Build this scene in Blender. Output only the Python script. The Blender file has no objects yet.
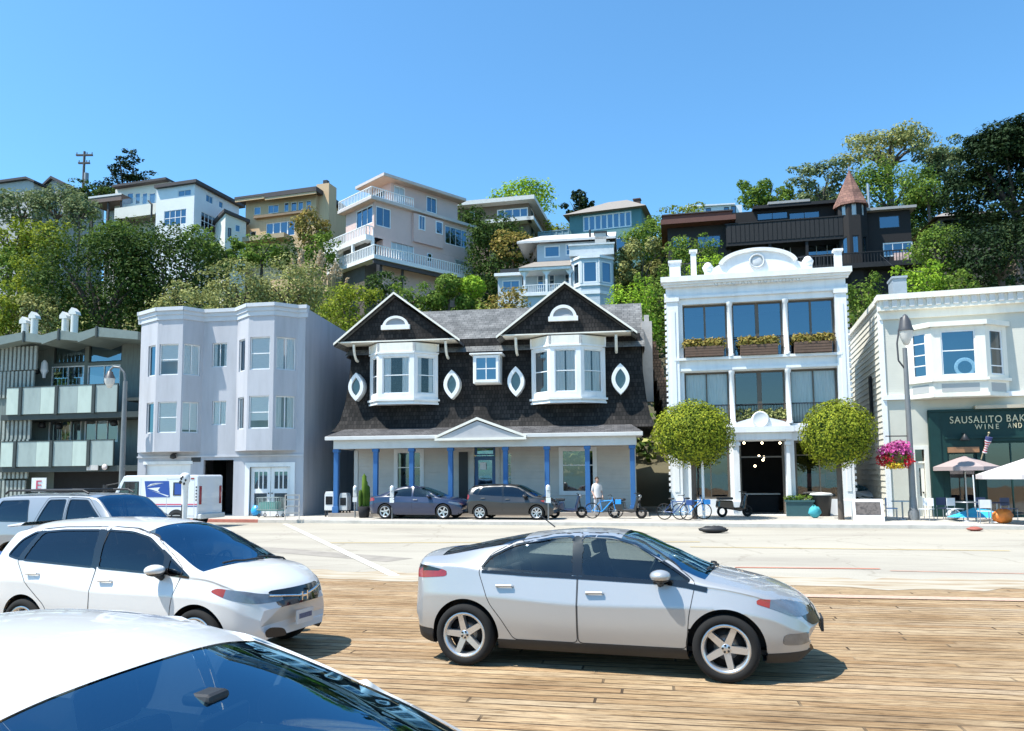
import bpy, bmesh, math, random
import numpy as np
from mathutils import Matrix, Vector
R = math.radians
C = bpy.context.scene.collection
SC = bpy.context.scene

# ------------------------------------------------------------------ camera, sky, sun, exposure
FPX = 770.0
PITCH, ROLL, HZ = 5.0, -0.5, 476.0
cam_d = bpy.data.cameras.new('camera')
cam = bpy.data.objects.new('camera', cam_d); C.objects.link(cam)
cam.location = (0, 0, 2.0)
CAMR = Matrix.Rotation(R(90 + PITCH), 3, 'X') @ Matrix.Rotation(R(ROLL), 3, 'Z')
cam.rotation_euler = CAMR.to_euler()
cam_d.sensor_width = 36; cam_d.lens = 36 * FPX / 1024
CY = HZ - FPX * math.tan(R(PITCH))
cam_d.shift_y = (CY - 365.5) / 1024
cam_d.clip_start = 0.05; cam_d.clip_end = 9000
SC.camera = cam

SUN_EL, SUN_PHI = 62.0, 20.0            # elevation; direction from -X turned towards the camera
sdir = Vector((-math.cos(R(SUN_PHI)) * math.cos(R(SUN_EL)), -math.sin(R(SUN_PHI)) * math.cos(R(SUN_EL)), math.sin(R(SUN_EL))))
w = bpy.data.worlds.new('World'); SC.world = w; w.use_nodes = True
nt = w.node_tree
sky = nt.nodes.new('ShaderNodeTexSky'); sky.sky_type = 'NISHITA'; sky.sun_disc = False
sky.sun_elevation = R(SUN_EL); sky.sun_rotation = math.atan2(sdir.x, sdir.y)
sky.air_density = 1.0; sky.dust_density = 0.6; sky.ozone_density = 2.0; sky.altitude = 0
bg = nt.nodes['Background']; bg.inputs['Strength'].default_value = 0.15
tint = nt.nodes.new('ShaderNodeMix'); tint.data_type = 'RGBA'; tint.blend_type = 'MULTIPLY'; tint.inputs[0].default_value = 1; tint.inputs[7].default_value = (.58, .97, 1.12, 1)
nt.links.new(sky.outputs[0], tint.inputs[6]); nt.links.new(tint.outputs[2], bg.inputs['Color'])
sun_d = bpy.data.lights.new('sun', 'SUN'); sun_d.energy = 5.0; sun_d.angle = R(0.5); sun_d.color = (1, 0.95, 0.87)
sun = bpy.data.objects.new('sun', sun_d); C.objects.link(sun)
sun.rotation_euler = sdir.to_track_quat('Z', 'Y').to_euler(); sun.location = (-40, -10, 80)
SC.view_settings.view_transform = 'Standard'; SC.view_settings.look = 'None'
SC.view_settings.gamma = 1; SC.view_settings.exposure = 0.70
try: SC.view_settings.use_curve_mapping = False
except Exception: pass
SC.render.engine = 'CYCLES'
SC.cycles.max_bounces = 8; SC.cycles.diffuse_bounces = 3; SC.cycles.glossy_bounces = 3
SC.cycles.transparent_max_bounces = 12; SC.cycles.transmission_bounces = 4
SC.cycles.caustics_reflective = False; SC.cycles.caustics_refractive = False
SC.cycles.use_denoising = True

# ------------------------------------------------------------------ pixel -> place helpers (layout measured off the photo, at real depths)
def ray(px, py):
    return CAMR @ Vector(((px - 512) / FPX, -(py - CY) / FPX, -1.0))
def at(px, py, Y):
    d = ray(px, py); return Vector((0, 0, 2.0)) + d * (Y / d.y)
def ground(px, py, z=0.0):
    d = ray(px, py); return Vector((0, 0, 2.0)) + d * ((z - 2.0) / d.z)
class Fac:
    """A facade frame: local x runs right along the facade, y into the building, z up; theta>0 brings the right end nearer."""
    def __init__(s, px, py, Y, theta):
        p = at(px, py, Y); s.o = Vector((p.x, p.y, 0)); t = R(theta); s.rz = -t
        s.M = Matrix.Translation(s.o) @ Matrix.Rotation(-t, 4, 'Z'); s.I = s.M.inverted()
        s.c = s.I @ Vector((0, 0, 2.0)); s.Ir = s.I.to_3x3()
    def uz(s, px, py, d=0.0):
        r = s.Ir @ ray(px, py); k = (d - s.c.y) / r.y; p = s.c + r * k; return p.x, p.z
    def vz(s, px, py, u):
        r = s.Ir @ ray(px, py); k = (u - s.c.x) / r.x; p = s.c + r * k; return p.y, p.z
    def u(s, px, py, d=0.0): return s.uz(px, py, d)[0]
    def z(s, px, py, d=0.0): return s.uz(px, py, d)[1]
    def rect(s, x0, y0, x1, y1, d=0.0):
        mx, my = (x0 + x1) / 2, (y0 + y1) / 2
        return s.u(x0, my, d), s.z(mx, y1, d), s.u(x1, my, d), s.z(mx, y0, d)   # u0,z0,u1,z1
    def vrect(s, x0, y0, x1, y1, u):
        mx, my = (x0 + x1) / 2, (y0 + y1) / 2
        return s.vz(x0, my, u)[0], s.vz(mx, y1, u)[1], s.vz(x1, my, u)[0], s.vz(mx, y0, u)[1]

# ------------------------------------------------------------------ materials
MAT = {}
def newmat(name):
    m = bpy.data.materials.new(name); m.use_nodes = True; MAT[name] = m
    n = m.node_tree.nodes; return m, n, m.node_tree.links, n['Principled BSDF']
def ramp(n, stops):
    r = n.new('ShaderNodeValToRGB'); e = r.color_ramp.elements
    while len(e) < len(stops): e.new(0.5)
    for k, (p, c) in enumerate(stops): e[k].position = p; e[k].color = (*c, 1)
    return r
def mul(c, k): return tuple(min(1, x * k) for x in c)
def mapping(n, l, scale=(1, 1, 1), rot=(0, 0, 0), coord='Object'):
    tc = n.new('ShaderNodeTexCoord'); mp = n.new('ShaderNodeMapping')
    mp.inputs['Scale'].default_value = scale; mp.inputs['Rotation'].default_value = rot
    l.new(tc.outputs[coord], mp.inputs['Vector']); return mp
def plain(name, col, rough=0.6, var=0.12, scale=3.0, stretch=(1, 1, 1), bump=0.0, bscale=40, metal=0.0, coat=0.0, spec=0.5):
    m, n, l, b = newmat(name)
    b.inputs['Roughness'].default_value = rough; b.inputs['Metallic'].default_value = metal
    b.inputs['Coat Weight'].default_value = coat; b.inputs['Coat Roughness'].default_value = 0.04
    b.inputs['Specular IOR Level'].default_value = spec
    mp = mapping(n, l, stretch)
    nz = n.new('ShaderNodeTexNoise'); nz.inputs['Scale'].default_value = scale; nz.inputs['Detail'].default_value = 6; nz.inputs['Roughness'].default_value = 0.65
    l.new(mp.outputs[0], nz.inputs['Vector'])
    r = ramp(n, [(0.3, mul(col, 1 - var)), (0.5, col), (0.72, mul(col, 1 + var * 0.6))])
    l.new(nz.outputs[0], r.inputs[0]); l.new(r.outputs[0], b.inputs['Base Color'])
    if bump:
        nb = n.new('ShaderNodeTexNoise'); nb.inputs['Scale'].default_value = bscale; nb.inputs['Detail'].default_value = 4
        l.new(mp.outputs[0], nb.inputs['Vector'])
        bp = n.new('ShaderNodeBump'); bp.inputs['Strength'].default_value = bump; bp.inputs['Distance'].default_value = 0.02
        l.new(nb.outputs[0], bp.inputs['Height']); l.new(bp.outputs[0], b.inputs['Normal'])
    return m
def siding(name, col, pitch=0.16, rough=0.6, var=0.1, axis='Z', strength=0.8):
    """boards with a lapped profile (bump), pitch in metres"""
    m, n, l, b = newmat(name); b.inputs['Roughness'].default_value = rough
    mp = mapping(n, l)
    sx = n.new('ShaderNodeSeparateXYZ'); l.new(mp.outputs[0], sx.inputs[0])
    dv = n.new('ShaderNodeMath'); dv.operation = 'DIVIDE'; dv.inputs[1].default_value = pitch; l.new(sx.outputs[axis], dv.inputs[0])
    fr = n.new('ShaderNodeMath'); fr.operation = 'FRACT'; l.new(dv.outputs[0], fr.inputs[0])
    iv = n.new('ShaderNodeMath'); iv.operation = 'SUBTRACT'; iv.inputs[0].default_value = 1; l.new(fr.outputs[0], iv.inputs[1])
    bp = n.new('ShaderNodeBump'); bp.inputs['Strength'].default_value = strength; bp.inputs['Distance'].default_value = 0.03
    l.new(iv.outputs[0], bp.inputs['Height']); l.new(bp.outputs[0], b.inputs['Normal'])
    nz = n.new('ShaderNodeTexNoise'); nz.inputs['Scale'].default_value = 1.6; nz.inputs['Detail'].default_value = 7
    l.new(mp.outputs[0], nz.inputs['Vector'])
    r = ramp(n, [(0.32, mul(col, 1 - var)), (0.5, col), (0.7, mul(col, 1 + var * .6))])
    l.new(nz.outputs[0], r.inputs[0]); l.new(r.outputs[0], b.inputs['Base Color'])
    return m
def shingle(name, c1, c2, gap, wd=0.16, ht=0.2, rough=0.85, rot=(R(90), 0, 0), bump=0.9):
    m, n, l, b = newmat(name); b.inputs['Roughness'].default_value = rough; b.inputs['Specular IOR Level'].default_value = 0.3
    mp = mapping(n, l, rot=rot)
    br = n.new('ShaderNodeTexBrick'); br.inputs['Scale'].default_value = 1; br.offset = 0.37; br.offset_frequency = 2
    br.inputs['Color1'].default_value = (*c1, 1); br.inputs['Color2'].default_value = (*c2, 1); br.inputs['Mortar'].default_value = (*gap, 1)
    br.inputs['Mortar Size'].default_value = 0.012; br.inputs['Brick Width'].default_value = wd; br.inputs['Row Height'].default_value = ht
    l.new(mp.outputs[0], br.inputs['Vector'])
    nz = n.new('ShaderNodeTexNoise'); nz.inputs['Scale'].default_value = 1.3; nz.inputs['Detail'].default_value = 8; l.new(mp.outputs[0], nz.inputs['Vector'])
    r = ramp(n, [(0.3, (.6, .6, .6)), (0.75, (1.5, 1.45, 1.4))]); l.new(nz.outputs[0], r.inputs[0])
    mx = n.new('ShaderNodeMix'); mx.data_type = 'RGBA'; mx.blend_type = 'MULTIPLY'; mx.inputs[0].default_value = 1
    l.new(br.outputs['Color'], mx.inputs[6]); l.new(r.outputs[0], mx.inputs[7]); l.new(mx.outputs[2], b.inputs['Base Color'])
    bp = n.new('ShaderNodeBump'); bp.inputs['Strength'].default_value = bump; bp.inputs['Distance'].default_value = 0.03
    l.new(br.outputs['Color'], bp.inputs['Height']); l.new(bp.outputs[0], b.inputs['Normal'])
    return m
def glass(name, tint, refl, rough=0.02, gcol=(1, 1, 1)):
    m, n, l, b = newmat(name); n.remove(b)
    out = n['Material Output']
    tr = n.new('ShaderNodeBsdfTransparent'); tr.inputs[0].default_value = (*tint, 1)
    gl = n.new('ShaderNodeBsdfGlossy'); gl.inputs['Roughness'].default_value = rough; gl.inputs[0].default_value = (*gcol, 1)
    lw = n.new('ShaderNodeLayerWeight'); lw.inputs[0].default_value = 0.25
    mr = n.new('ShaderNodeMapRange'); mr.inputs['To Min'].default_value = refl; mr.inputs['To Max'].default_value = 1
    l.new(lw.outputs['Fresnel'], mr.inputs[0])
    nz = n.new('ShaderNodeTexNoise'); nz.inputs['Scale'].default_value = 0.9; nz.inputs['Detail'].default_value = 2
    tc = n.new('ShaderNodeTexCoord'); l.new(tc.outputs['Object'], nz.inputs['Vector'])
    bp = n.new('ShaderNodeBump'); bp.inputs['Strength'].default_value = 0.06; bp.inputs['Distance'].default_value = 0.05
    l.new(nz.outputs[0], bp.inputs['Height']); l.new(bp.outputs[0], gl.inputs['Normal'])
    mx = n.new('ShaderNodeMixShader'); l.new(mr.outputs[0], mx.inputs[0]); l.new(tr.outputs[0], mx.inputs[1]); l.new(gl.outputs[0], mx.inputs[2])
    l.new(mx.outputs[0], out.inputs[0]); return m
def foliage(name, dark, mid, light, trans=0.25, rough=0.55):
    m, n, l, b = newmat(name)
    g = n.new('ShaderNodeNewGeometry'); oi = n.new('ShaderNodeTexCoord')
    mixc = lambda a, b, f: tuple(x + (y - x) * f for x, y in zip(a, b)); mid = mul(mid, 1.22); r = ramp(n, [(0.0, mixc(dark, mid, .35)), (0.5, mid), (1.0, mixc(mid, light, .6))]); l.new(g.outputs['Random Per Island'], r.inputs[0])
    nz = n.new('ShaderNodeTexNoise'); nz.inputs['Scale'].default_value = 1.4; nz.inputs['Detail'].default_value = 3; l.new(oi.outputs['Object'], nz.inputs['Vector'])
    r2 = ramp(n, [(0.35, (.65, .68, .6)), (0.65, (1.3, 1.22, 1.1))]); l.new(nz.outputs[0], r2.inputs[0])
    mx = n.new('ShaderNodeMix'); mx.data_type = 'RGBA'; mx.blend_type = 'MULTIPLY'; mx.inputs[0].default_value = 1
    l.new(r.outputs[0], mx.inputs[6]); l.new(r2.outputs[0], mx.inputs[7])
    l.new(mx.outputs[2], b.inputs['Base Color']); b.inputs['Roughness'].default_value = .7; b.inputs['Specular IOR Level'].default_value = 0.12
    t = n.new('ShaderNodeBsdfTranslucent'); l.new(mx.outputs[2], t.inputs[0])
    ms = n.new('ShaderNodeMixShader'); ms.inputs[0].default_value = trans
    l.new(b.outputs[0], ms.inputs[1]); l.new(t.outputs[0], ms.inputs[2]); l.new(ms.outputs[0], n['Material Output'].inputs[0])
    return m

white = plain('white_paint', (.78, .785, .78), .5, .11, 1.2, (2, 2, .35))
cream = plain('cream_paint', (.78, .75, .66), .55, .10, 1.2, (2, 2, .4))
trimg = plain('grey_trim', (.6, .6, .58), .55, .08, 2)
black = plain('black_metal', (.02, .02, .022), .5, .2, 5)
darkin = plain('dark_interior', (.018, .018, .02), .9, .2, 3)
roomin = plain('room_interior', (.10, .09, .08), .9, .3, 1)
blind = plain('white_blind', (.82, .83, .82), .8, .08, 6, (1, 1, 8))
curtain = plain('pale_curtain', (.70, .71, .69), .85, .25, 5, (6, 6, .2))
gl_blue = glass('window_glass', (.22, .3, .38), .20, gcol=(.55, .8, 1))
gl_dark = glass('shop_glass', (.35, .38, .4), .10)
gl_clear = glass('clear_glass', (.93, .95, .96), .05)
gl_rail = glass('frosted_rail_glass', (.7, .75, .76), .12, .3)

# ------------------------------------------------------------------ mesh building
class MB:
    def __init__(s, P=None):
        s.v = []; s.f = []; s.mi = []; s.sm = []; s.P = P or Matrix.Identity(4)
    def add(s, vs, fs, mi=0, smooth=False, P=None):
        k = len(s.v); P = s.P if P is None else s.P @ P
        s.v += [tuple(P @ Vector(q)) for q in vs]
        for f in fs: s.f.append([k + i for i in f]); s.mi.append(mi); s.sm.append(smooth)
        return s
    def box(s, x0, y0, z0, x1, y1, z1, mi=0, P=None):
        if x1 < x0: x0, x1 = x1, x0
        if y1 < y0: y0, y1 = y1, y0
        if z1 < z0: z0, z1 = z1, z0
        return s.add([(x0, y0, z0), (x1, y0, z0), (x1, y1, z0), (x0, y1, z0), (x0, y0, z1), (x1, y0, z1), (x1, y1, z1), (x0, y1, z1)],
                     [(3, 2, 1, 0), (4, 5, 6, 7), (0, 1, 5, 4), (1, 2, 6, 5), (2, 3, 7, 6), (3, 0, 4, 7)], mi, False, P)
    def quad(s, a, b, c, d, mi=0, P=None): return s.add([a, b, c, d], [(0, 1, 2, 3)], mi, False, P)
    def poly(s, pts, y0, y1, mi=0, P=None):
        """outline (x,z) counter-clockwise seen from -y, extruded from y0 to y1"""
        n = len(pts); vs = [(x, y0, z) for x, z in pts] + [(x, y1, z) for x, z in pts]
        return s.add(vs, [tuple(range(n)), tuple(range(2 * n - 1, n - 1, -1))] + [(i, i + n, (i + 1) % n + n, (i + 1) % n) for i in range(n)], mi, False, P)
    def prism(s, pts, z0, z1, mi=0, P=None):
        n = len(pts); vs = [(x, y, z0) for x, y in pts] + [(x, y, z1) for x, y in pts]
        return s.add(vs, [tuple(range(n - 1, -1, -1)), tuple(range(n, 2 * n))] + [(i, (i + 1) % n, (i + 1) % n + n, i + n) for i in range(n)], mi, False, P)
    def tube(s, a, b, r0, r1=None, n=10, mi=0, smooth=True, caps=True, P=None):
        r1 = r0 if r1 is None else r1; a = Vector(a); b = Vector(b); d = (b - a).normalized()
        x = d.orthogonal().normalized(); y = d.cross(x)
        vs = []; 
        for p, r in ((a, r0), (b, r1)):
            for k in range(n):
                t = 2 * math.pi * k / n; vs.append(p + x * (r * math.cos(t)) + y * (r * math.sin(t)))
        fs = [(k, (k + 1) % n, n + (k + 1) % n, n + k) for k in range(n)]
        s.add(vs, fs, mi, smooth, P)
        if caps: s.add(vs[:n], [tuple(range(n - 1, -1, -1))], mi, False, P); s.add(vs[n:], [tuple(range(n))], mi, False, P)
        return s
    def path(s, pts, r, n=8, mi=0, P=None):
        for a, b in zip(pts, pts[1:]): s.tube(a, b, r, r, n, mi, True, True, P)
        return s
    def lathe(s, prof, c=(0, 0, 0), n=20, mi=0, P=None, smooth=True):
        """profile [(r,z)] about the z axis"""
        vs = []; m = len(prof)
        for r, z in prof:
            for k in range(n):
                t = 2 * math.pi * k / n; vs.append((c[0] + r * math.cos(t), c[1] + r * math.sin(t), c[2] + z))
        fs = [(i * n + k, i * n + (k + 1) % n, (i + 1) * n + (k + 1) % n, (i + 1) * n + k) for i in range(m - 1) for k in range(n)]
        return s.add(vs, fs, mi, smooth, P)
    def ball(s, c, rx, ry=None, rz=None, n=14, m=9, mi=0, P=None):
        ry = rx if ry is None else ry; rz = rx if rz is None else rz; vs = []
        for i in range(m + 1):
            a = math.pi * i / m
            for k in range(n):
                t = 2 * math.pi * k / n; vs.append((c[0] + rx * math.sin(a) * math.cos(t), c[1] + ry * math.sin(a) * math.sin(t), c[2] - rz * math.cos(a)))
        return s.add(vs, [(i * n + k, i * n + (k + 1) % n, (i + 1) * n + (k + 1) % n, (i + 1) * n + k) for i in range(m) for k in range(n)], mi, True, P)
    def build(s, name, mats, parent=None, bevel=0.0):
        me = bpy.data.meshes.new(name); me.from_pydata(s.v, [], s.f)
        if not isinstance(mats, (list, tuple)): mats = [mats]
        for m in mats: me.materials.append(m)
        me.polygons.foreach_set('material_index', s.mi); me.polygons.foreach_set('use_smooth', s.sm); me.update()
        o = bpy.data.objects.new(name, me); C.objects.link(o)
        if parent is not None: o.parent = parent
        if bevel:
            b = o.modifiers.new('bevel', 'BEVEL'); b.width = bevel; b.segments = 2; b.limit_method = 'ANGLE'; b.angle_limit = R(50)
        return o
def thing(name, label, cat, loc=(0, 0, 0), rz=0.0, group=None):
    o = bpy.data.objects.new(name, None); C.objects.link(o); o.empty_display_size = 0.2
    o.location = loc; o.rotation_euler = (0, 0, rz); o['label'] = label; o['category'] = cat
    if group: o['group'] = group
    return o
def tag(o, label, cat, group=None):
    o['label'] = label; o['category'] = cat
    if group: o['group'] = group
    return o
def facthing(F, name, label, cat, group=None): return thing(name, label, cat, F.o, F.rz, group)
def structure(o): o['kind'] = 'structure'; return o
def copy_tree(o, parent=None):
    c = o.copy(); C.objects.link(c)
    if parent is not None: c.parent = parent
    for ch in [x for x in bpy.data.objects if x.parent == o]: copy_tree(ch, c)
    return c
def panel(x, y, ang):
    return Matrix.Translation((x, y, 0)) @ Matrix.Rotation(ang, 4, 'Z')
def wallh(mb, u0, u1, z0, z1, holes=(), y=0.0, rev=0.14, mi=0, P=None):
    """wall sheet facing -y with openings and reveals"""
    us = sorted({u0, u1, *[min(max(h[0], u0), u1) for h in holes], *[min(max(h[2], u0), u1) for h in holes]})
    zs = sorted({z0, z1, *[min(max(h[1], z0), z1) for h in holes], *[min(max(h[3], z0), z1) for h in holes]})
    for a, b in zip(us, us[1:]):
        for c, d in zip(zs, zs[1:]):
            mu, mz = (a + b) / 2, (c + d) / 2
            if any(h[0] < mu < h[2] and h[1] < mz < h[3] for h in holes): continue
            mb.quad((a, y, c), (b, y, c), (b, y, d), (a, y, d), mi, P)
    for a, c, b, d in holes:
        e = y + rev
        mb.quad((a, y, c), (a, y, d), (a, e, d), (a, e, c), mi, P); mb.quad((b, y, d), (b, y, c), (b, e, c), (b, e, d), mi, P)
        mb.quad((a, y, d), (b, y, d), (b, e, d), (a, e, d), mi, P); mb.quad((a, y, c), (a, e, c), (b, e, c), (b, y, c), mi, P)
def window(root, u0, z0, u1, z1, y=0.0, P=None, fw=0.07, fd=0.09, nx=1, nz=1, gl=None, fm=None, cover=None, sill=0.0, mw=0.045, xs=None, zs=None, name='window', part_drop=1.0):
    """frame (part) with pane and blind (sub-parts); y is the outer face of the frame"""
    P = P or Matrix.Identity(4); fm = fm or white; gl = gl or gl_blue
    m = MB(P)
    m.box(u0, y, z1 - fw, u1, y + fd, z1); m.box(u0, y, z0, u1, y + fd, z0 + fw)
    m.box(u0, y + .002, z0 + fw, u0 + fw, y + fd, z1 - fw); m.box(u1 - fw, y + .002, z0 + fw, u1, y + fd, z1 - fw)
    xs = xs if xs is not None else [k / nx for k in range(1, nx)]; zs = zs if zs is not None else [k / nz for k in range(1, nz)]
    for k in xs:
        c = u0 + (u1 - u0) * k; m.box(c - mw / 2, y + .012, z0 + fw, c + mw / 2, y + fd - .004, z1 - fw)
    for k in zs:
        c = z0 + (z1 - z0) * k; m.box(u0 + fw, y + .016, c - mw / 2, u1 - fw, y + fd - .007, c + mw / 2)
    if sill: m.box(u0 - sill, y - sill, z0 - .07, u1 + sill, y + .02, z0 - .002)
    f = m.build(name, fm, root)
    g = MB(P); g.quad((u0 + fw * .6, y + fd * .6, z0 + fw * .6), (u1 - fw * .6, y + fd * .6, z0 + fw * .6), (u1 - fw * .6, y + fd * .6, z1 - fw * .6), (u0 + fw * .6, y + fd * .6, z1 - fw * .6))
    g.build('pane', gl, f)
    if cover:
        kind, frac, mt = cover; g = MB(P); e = y + fd + .012; a, b = u0 + fw * .5, u1 - fw * .5
        if kind == 'blind': g.box(a, e, z1 - (z1 - z0) * frac, b, e + .01, z1 - .01); g.build('blind', mt, f)
        else:
            n = 14
            for s0, s1 in ((a, a + (b - a) * frac), (b - (b - a) * frac, b)):
                pts = [(s0 + (s1 - s0) * k / n, e + .012 + .012 * math.sin(k * 2.4)) for k in range(n + 1)]
                for p, q in zip(pts, pts[1:]): g.quad((p[0], p[1], z0), (q[0], q[1], z0), (q[0], q[1], z1), (p[0], p[1], z1))
            g.build('curtain', mt, f)
    return f
_font = []
def text_mesh(txt, size, depth=0.01, align='CENTER', spacing=1.0):
    cu = bpy.data.curves.new('lettering', 'FONT'); cu.body = txt; cu.size = size; cu.extrude = depth; cu.align_x = align; cu.space_character = spacing
    o = bpy.data.objects.new('lettering_tmp', cu); C.objects.link(o)
    dg = bpy.context.evaluated_depsgraph_get(); dg.update()
    me = bpy.data.meshes.new_from_object(o.evaluated_get(dg)); bpy.data.objects.remove(o); bpy.data.curves.remove(cu)
    return me
def lettering(root, txt, u, y, z, size, mt, P=None, align='CENTER', spacing=1.0, depth=0.01, name='lettering', width=None):
    me = text_mesh(txt, size, depth, align, spacing)
    xs = [v.co.x for v in me.vertices]
    k = width / (max(xs) - min(xs)) if width else 1.0
    T = (P or Matrix.Identity(4)) @ Matrix.Translation((u, y, z)) @ Matrix.Rotation(R(90), 4, 'X') @ Matrix.Diagonal((k, 1, 1, 1))
    me.transform(T); me.materials.clear(); me.materials.append(mt); me.name = name
    o = bpy.data.objects.new(name, me); C.objects.link(o); o.parent = root
    return o
def railing(mb, a, b, z0, z1, step=0.12, r=0.012, top=0.03, mi=0):
    a = Vector((*a, 0)); b = Vector((*b, 0)); L = (b - a).length; n = max(2, int(L / step))
    d = (b - a) / L; nrm = Vector((-d.y, d.x, 0))
    def bar(p, q, za, zb, w):
        p = Vector(p); q = Vector(q); o = nrm * w
        vs = [p - o, q - o, q + o, p + o]; mb.add([(v.x, v.y, za) for v in vs] + [(v.x, v.y, zb) for v in vs], [(3, 2, 1, 0), (4, 5, 6, 7), (0, 1, 5, 4), (1, 2, 6, 5), (2, 3, 7, 6), (3, 0, 4, 7)], mi)
    bar(a, b, z1 - top, z1, top * .7); bar(a, b, z0, z0 + top * .7, top * .6)
    for k in range(n + 1):
        p = a + d * (L * k / n); bar(p - d * r, p + d * r, z0 + top * .71, z1 - top - .001, r)
def hill(x, y):
    s = y + 0.176 * x
    pts = [(-999, 0), (47, 0), (49, 2.0), (66, 12.5), (90, 23.5), (118, 36), (160, 44), (400, 60)]
    for (a, za), (b, zb) in zip(pts, pts[1:]):
        if s <= b:
            return za + (zb - za) * (s - a) / (b - a) if za != zb or za else za
    return 60

# ================================================================== THE SETTING
def planks_mat():
    m, n, l, b = newmat('weathered_planks'); b.inputs['Roughness'].default_value = 0.85; b.inputs['Specular IOR Level'].default_value = 0.2
    mp = mapping(n, l)
    wv = n.new('ShaderNodeTexNoise'); wv.inputs['Scale'].default_value = .5; wv.inputs['Detail'].default_value = 2; l.new(mp.outputs[0], wv.inputs['Vector'])
    ad = n.new('ShaderNodeVectorMath'); ad.operation = 'MULTIPLY_ADD'; ad.inputs[1].default_value = (0, .08, 0); l.new(wv.outputs['Color'], ad.inputs[0]); l.new(mp.outputs[0], ad.inputs[2])
    br = n.new('ShaderNodeTexBrick'); br.inputs['Scale'].default_value = 1; br.offset = 0.0; br.offset_frequency = 2
    br.inputs['Brick Width'].default_value = 4.6; br.inputs['Row Height'].default_value = 0.165; br.inputs['Mortar Size'].default_value = 0.014; br.inputs['Mortar Smooth'].default_value = 0.3
    br.inputs['Color1'].default_value = (0, 0, 0, 1); br.inputs['Color2'].default_value = (1, 1, 1, 1); br.inputs['Mortar'].default_value = (.5, .5, .5, 1)
    sxy = n.new('ShaderNodeSeparateXYZ'); l.new(ad.outputs[0], sxy.inputs[0])
    dv = n.new('ShaderNodeMath'); dv.operation = 'DIVIDE'; dv.inputs[1].default_value = .165; l.new(sxy.outputs['Y'], dv.inputs[0]); fl = n.new('ShaderNodeMath'); fl.operation = 'FLOOR'; l.new(dv.outputs[0], fl.inputs[0])
    wn = n.new('ShaderNodeTexWhiteNoise'); wn.noise_dimensions = '1D'; l.new(fl.outputs[0], wn.inputs['W'])
    ma = n.new('ShaderNodeMath'); ma.operation = 'MULTIPLY_ADD'; ma.inputs[1].default_value = 4.6; l.new(wn.outputs['Value'], ma.inputs[0]); l.new(sxy.outputs['X'], ma.inputs[2])
    cx = n.new('ShaderNodeCombineXYZ'); l.new(ma.outputs[0], cx.inputs['X']); l.new(sxy.outputs['Y'], cx.inputs['Y']); l.new(cx.outputs[0], br.inputs['Vector'])
    r = ramp(n, [(0, (.335, .225, .125)), (.3, (.39, .28, .165)), (.6, (.425, .325, .21)), (.8, (.355, .24, .135)), (1, (.40, .32, .225))]); l.new(br.outputs['Color'], r.inputs[0])
    mp2 = mapping(n, l, (1.6, 15, 1)); g = n.new('ShaderNodeTexNoise'); g.inputs['Scale'].default_value = 2.2; g.inputs['Detail'].default_value = 9; g.inputs['Roughness'].default_value = .72; l.new(mp2.outputs[0], g.inputs['Vector'])
    rg = ramp(n, [(.31, (.13, .10, .08)), (.41, (.60, .54, .47)), (.5, (.97, .95, .92)), (.72, (1.35, 1.32, 1.27))]); l.new(g.outputs[0], rg.inputs[0])
    mx = n.new('ShaderNodeMix'); mx.data_type = 'RGBA'; mx.blend_type = 'MULTIPLY'; mx.inputs[0].default_value = 1; l.new(r.outputs[0], mx.inputs[6]); l.new(rg.outputs[0], mx.inputs[7])
    # broad worn / stained patches
    g2 = n.new('ShaderNodeTexNoise'); g2.inputs['Scale'].default_value = .9; g2.inputs['Detail'].default_value = 6; mp3 = mapping(n, l, (.5, 1.3, 1)); l.new(mp3.outputs[0], g2.inputs['Vector'])
    r2 = ramp(n, [(.30, (.60, .53, .46)), (.42, (.9, .86, .8)), (.55, (1, 1, 1)), (.7, (1.22, 1.2, 1.17))]); l.new(g2.outputs[0], r2.inputs[0])
    mx2 = n.new('ShaderNodeMix'); mx2.data_type = 'RGBA'; mx2.blend_type = 'MULTIPLY'; mx2.inputs[0].default_value = 1; l.new(mx.outputs[2], mx2.inputs[6]); l.new(r2.outputs[0], mx2.inputs[7])
    # gaps, split edges
    g3 = n.new('ShaderNodeTexNoise'); g3.inputs['Scale'].default_value = 1.6; g3.inputs['Detail'].default_value = 3; l.new(mp.outputs[0], g3.inputs['Vector'])
    gm = n.new('ShaderNodeMapRange'); gm.inputs['From Min'].default_value = .36; gm.inputs['From Max'].default_value = .54; gm.inputs['To Min'].default_value = .1; l.new(g3.outputs[0], gm.inputs[0])
    gf = n.new('ShaderNodeMath'); gf.operation = 'MULTIPLY'; l.new(br.outputs['Fac'], gf.inputs[0]); l.new(gm.outputs[0], gf.inputs[1])
    mx3 = n.new('ShaderNodeMix'); mx3.data_type = 'RGBA'; l.new(gf.outputs[0], mx3.inputs[0]); l.new(mx2.outputs[2], mx3.inputs[6]); mx3.inputs[7].default_value = (.075, .050, .030, 1)
    l.new(mx3.outputs[2], b.inputs['Base Color'])
    hs = n.new('ShaderNodeMath'); hs.operation = 'SUBTRACT'; l.new(g.outputs[0], hs.inputs[0]); l.new(br.outputs['Fac'], hs.inputs[1])
    bp = n.new('ShaderNodeBump'); bp.inputs['Strength'].default_value = .8; bp.inputs['Distance'].default_value = .025; l.new(hs.outputs[0], bp.inputs['Height']); l.new(bp.outputs[0], b.inputs['Normal'])
    return m
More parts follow.
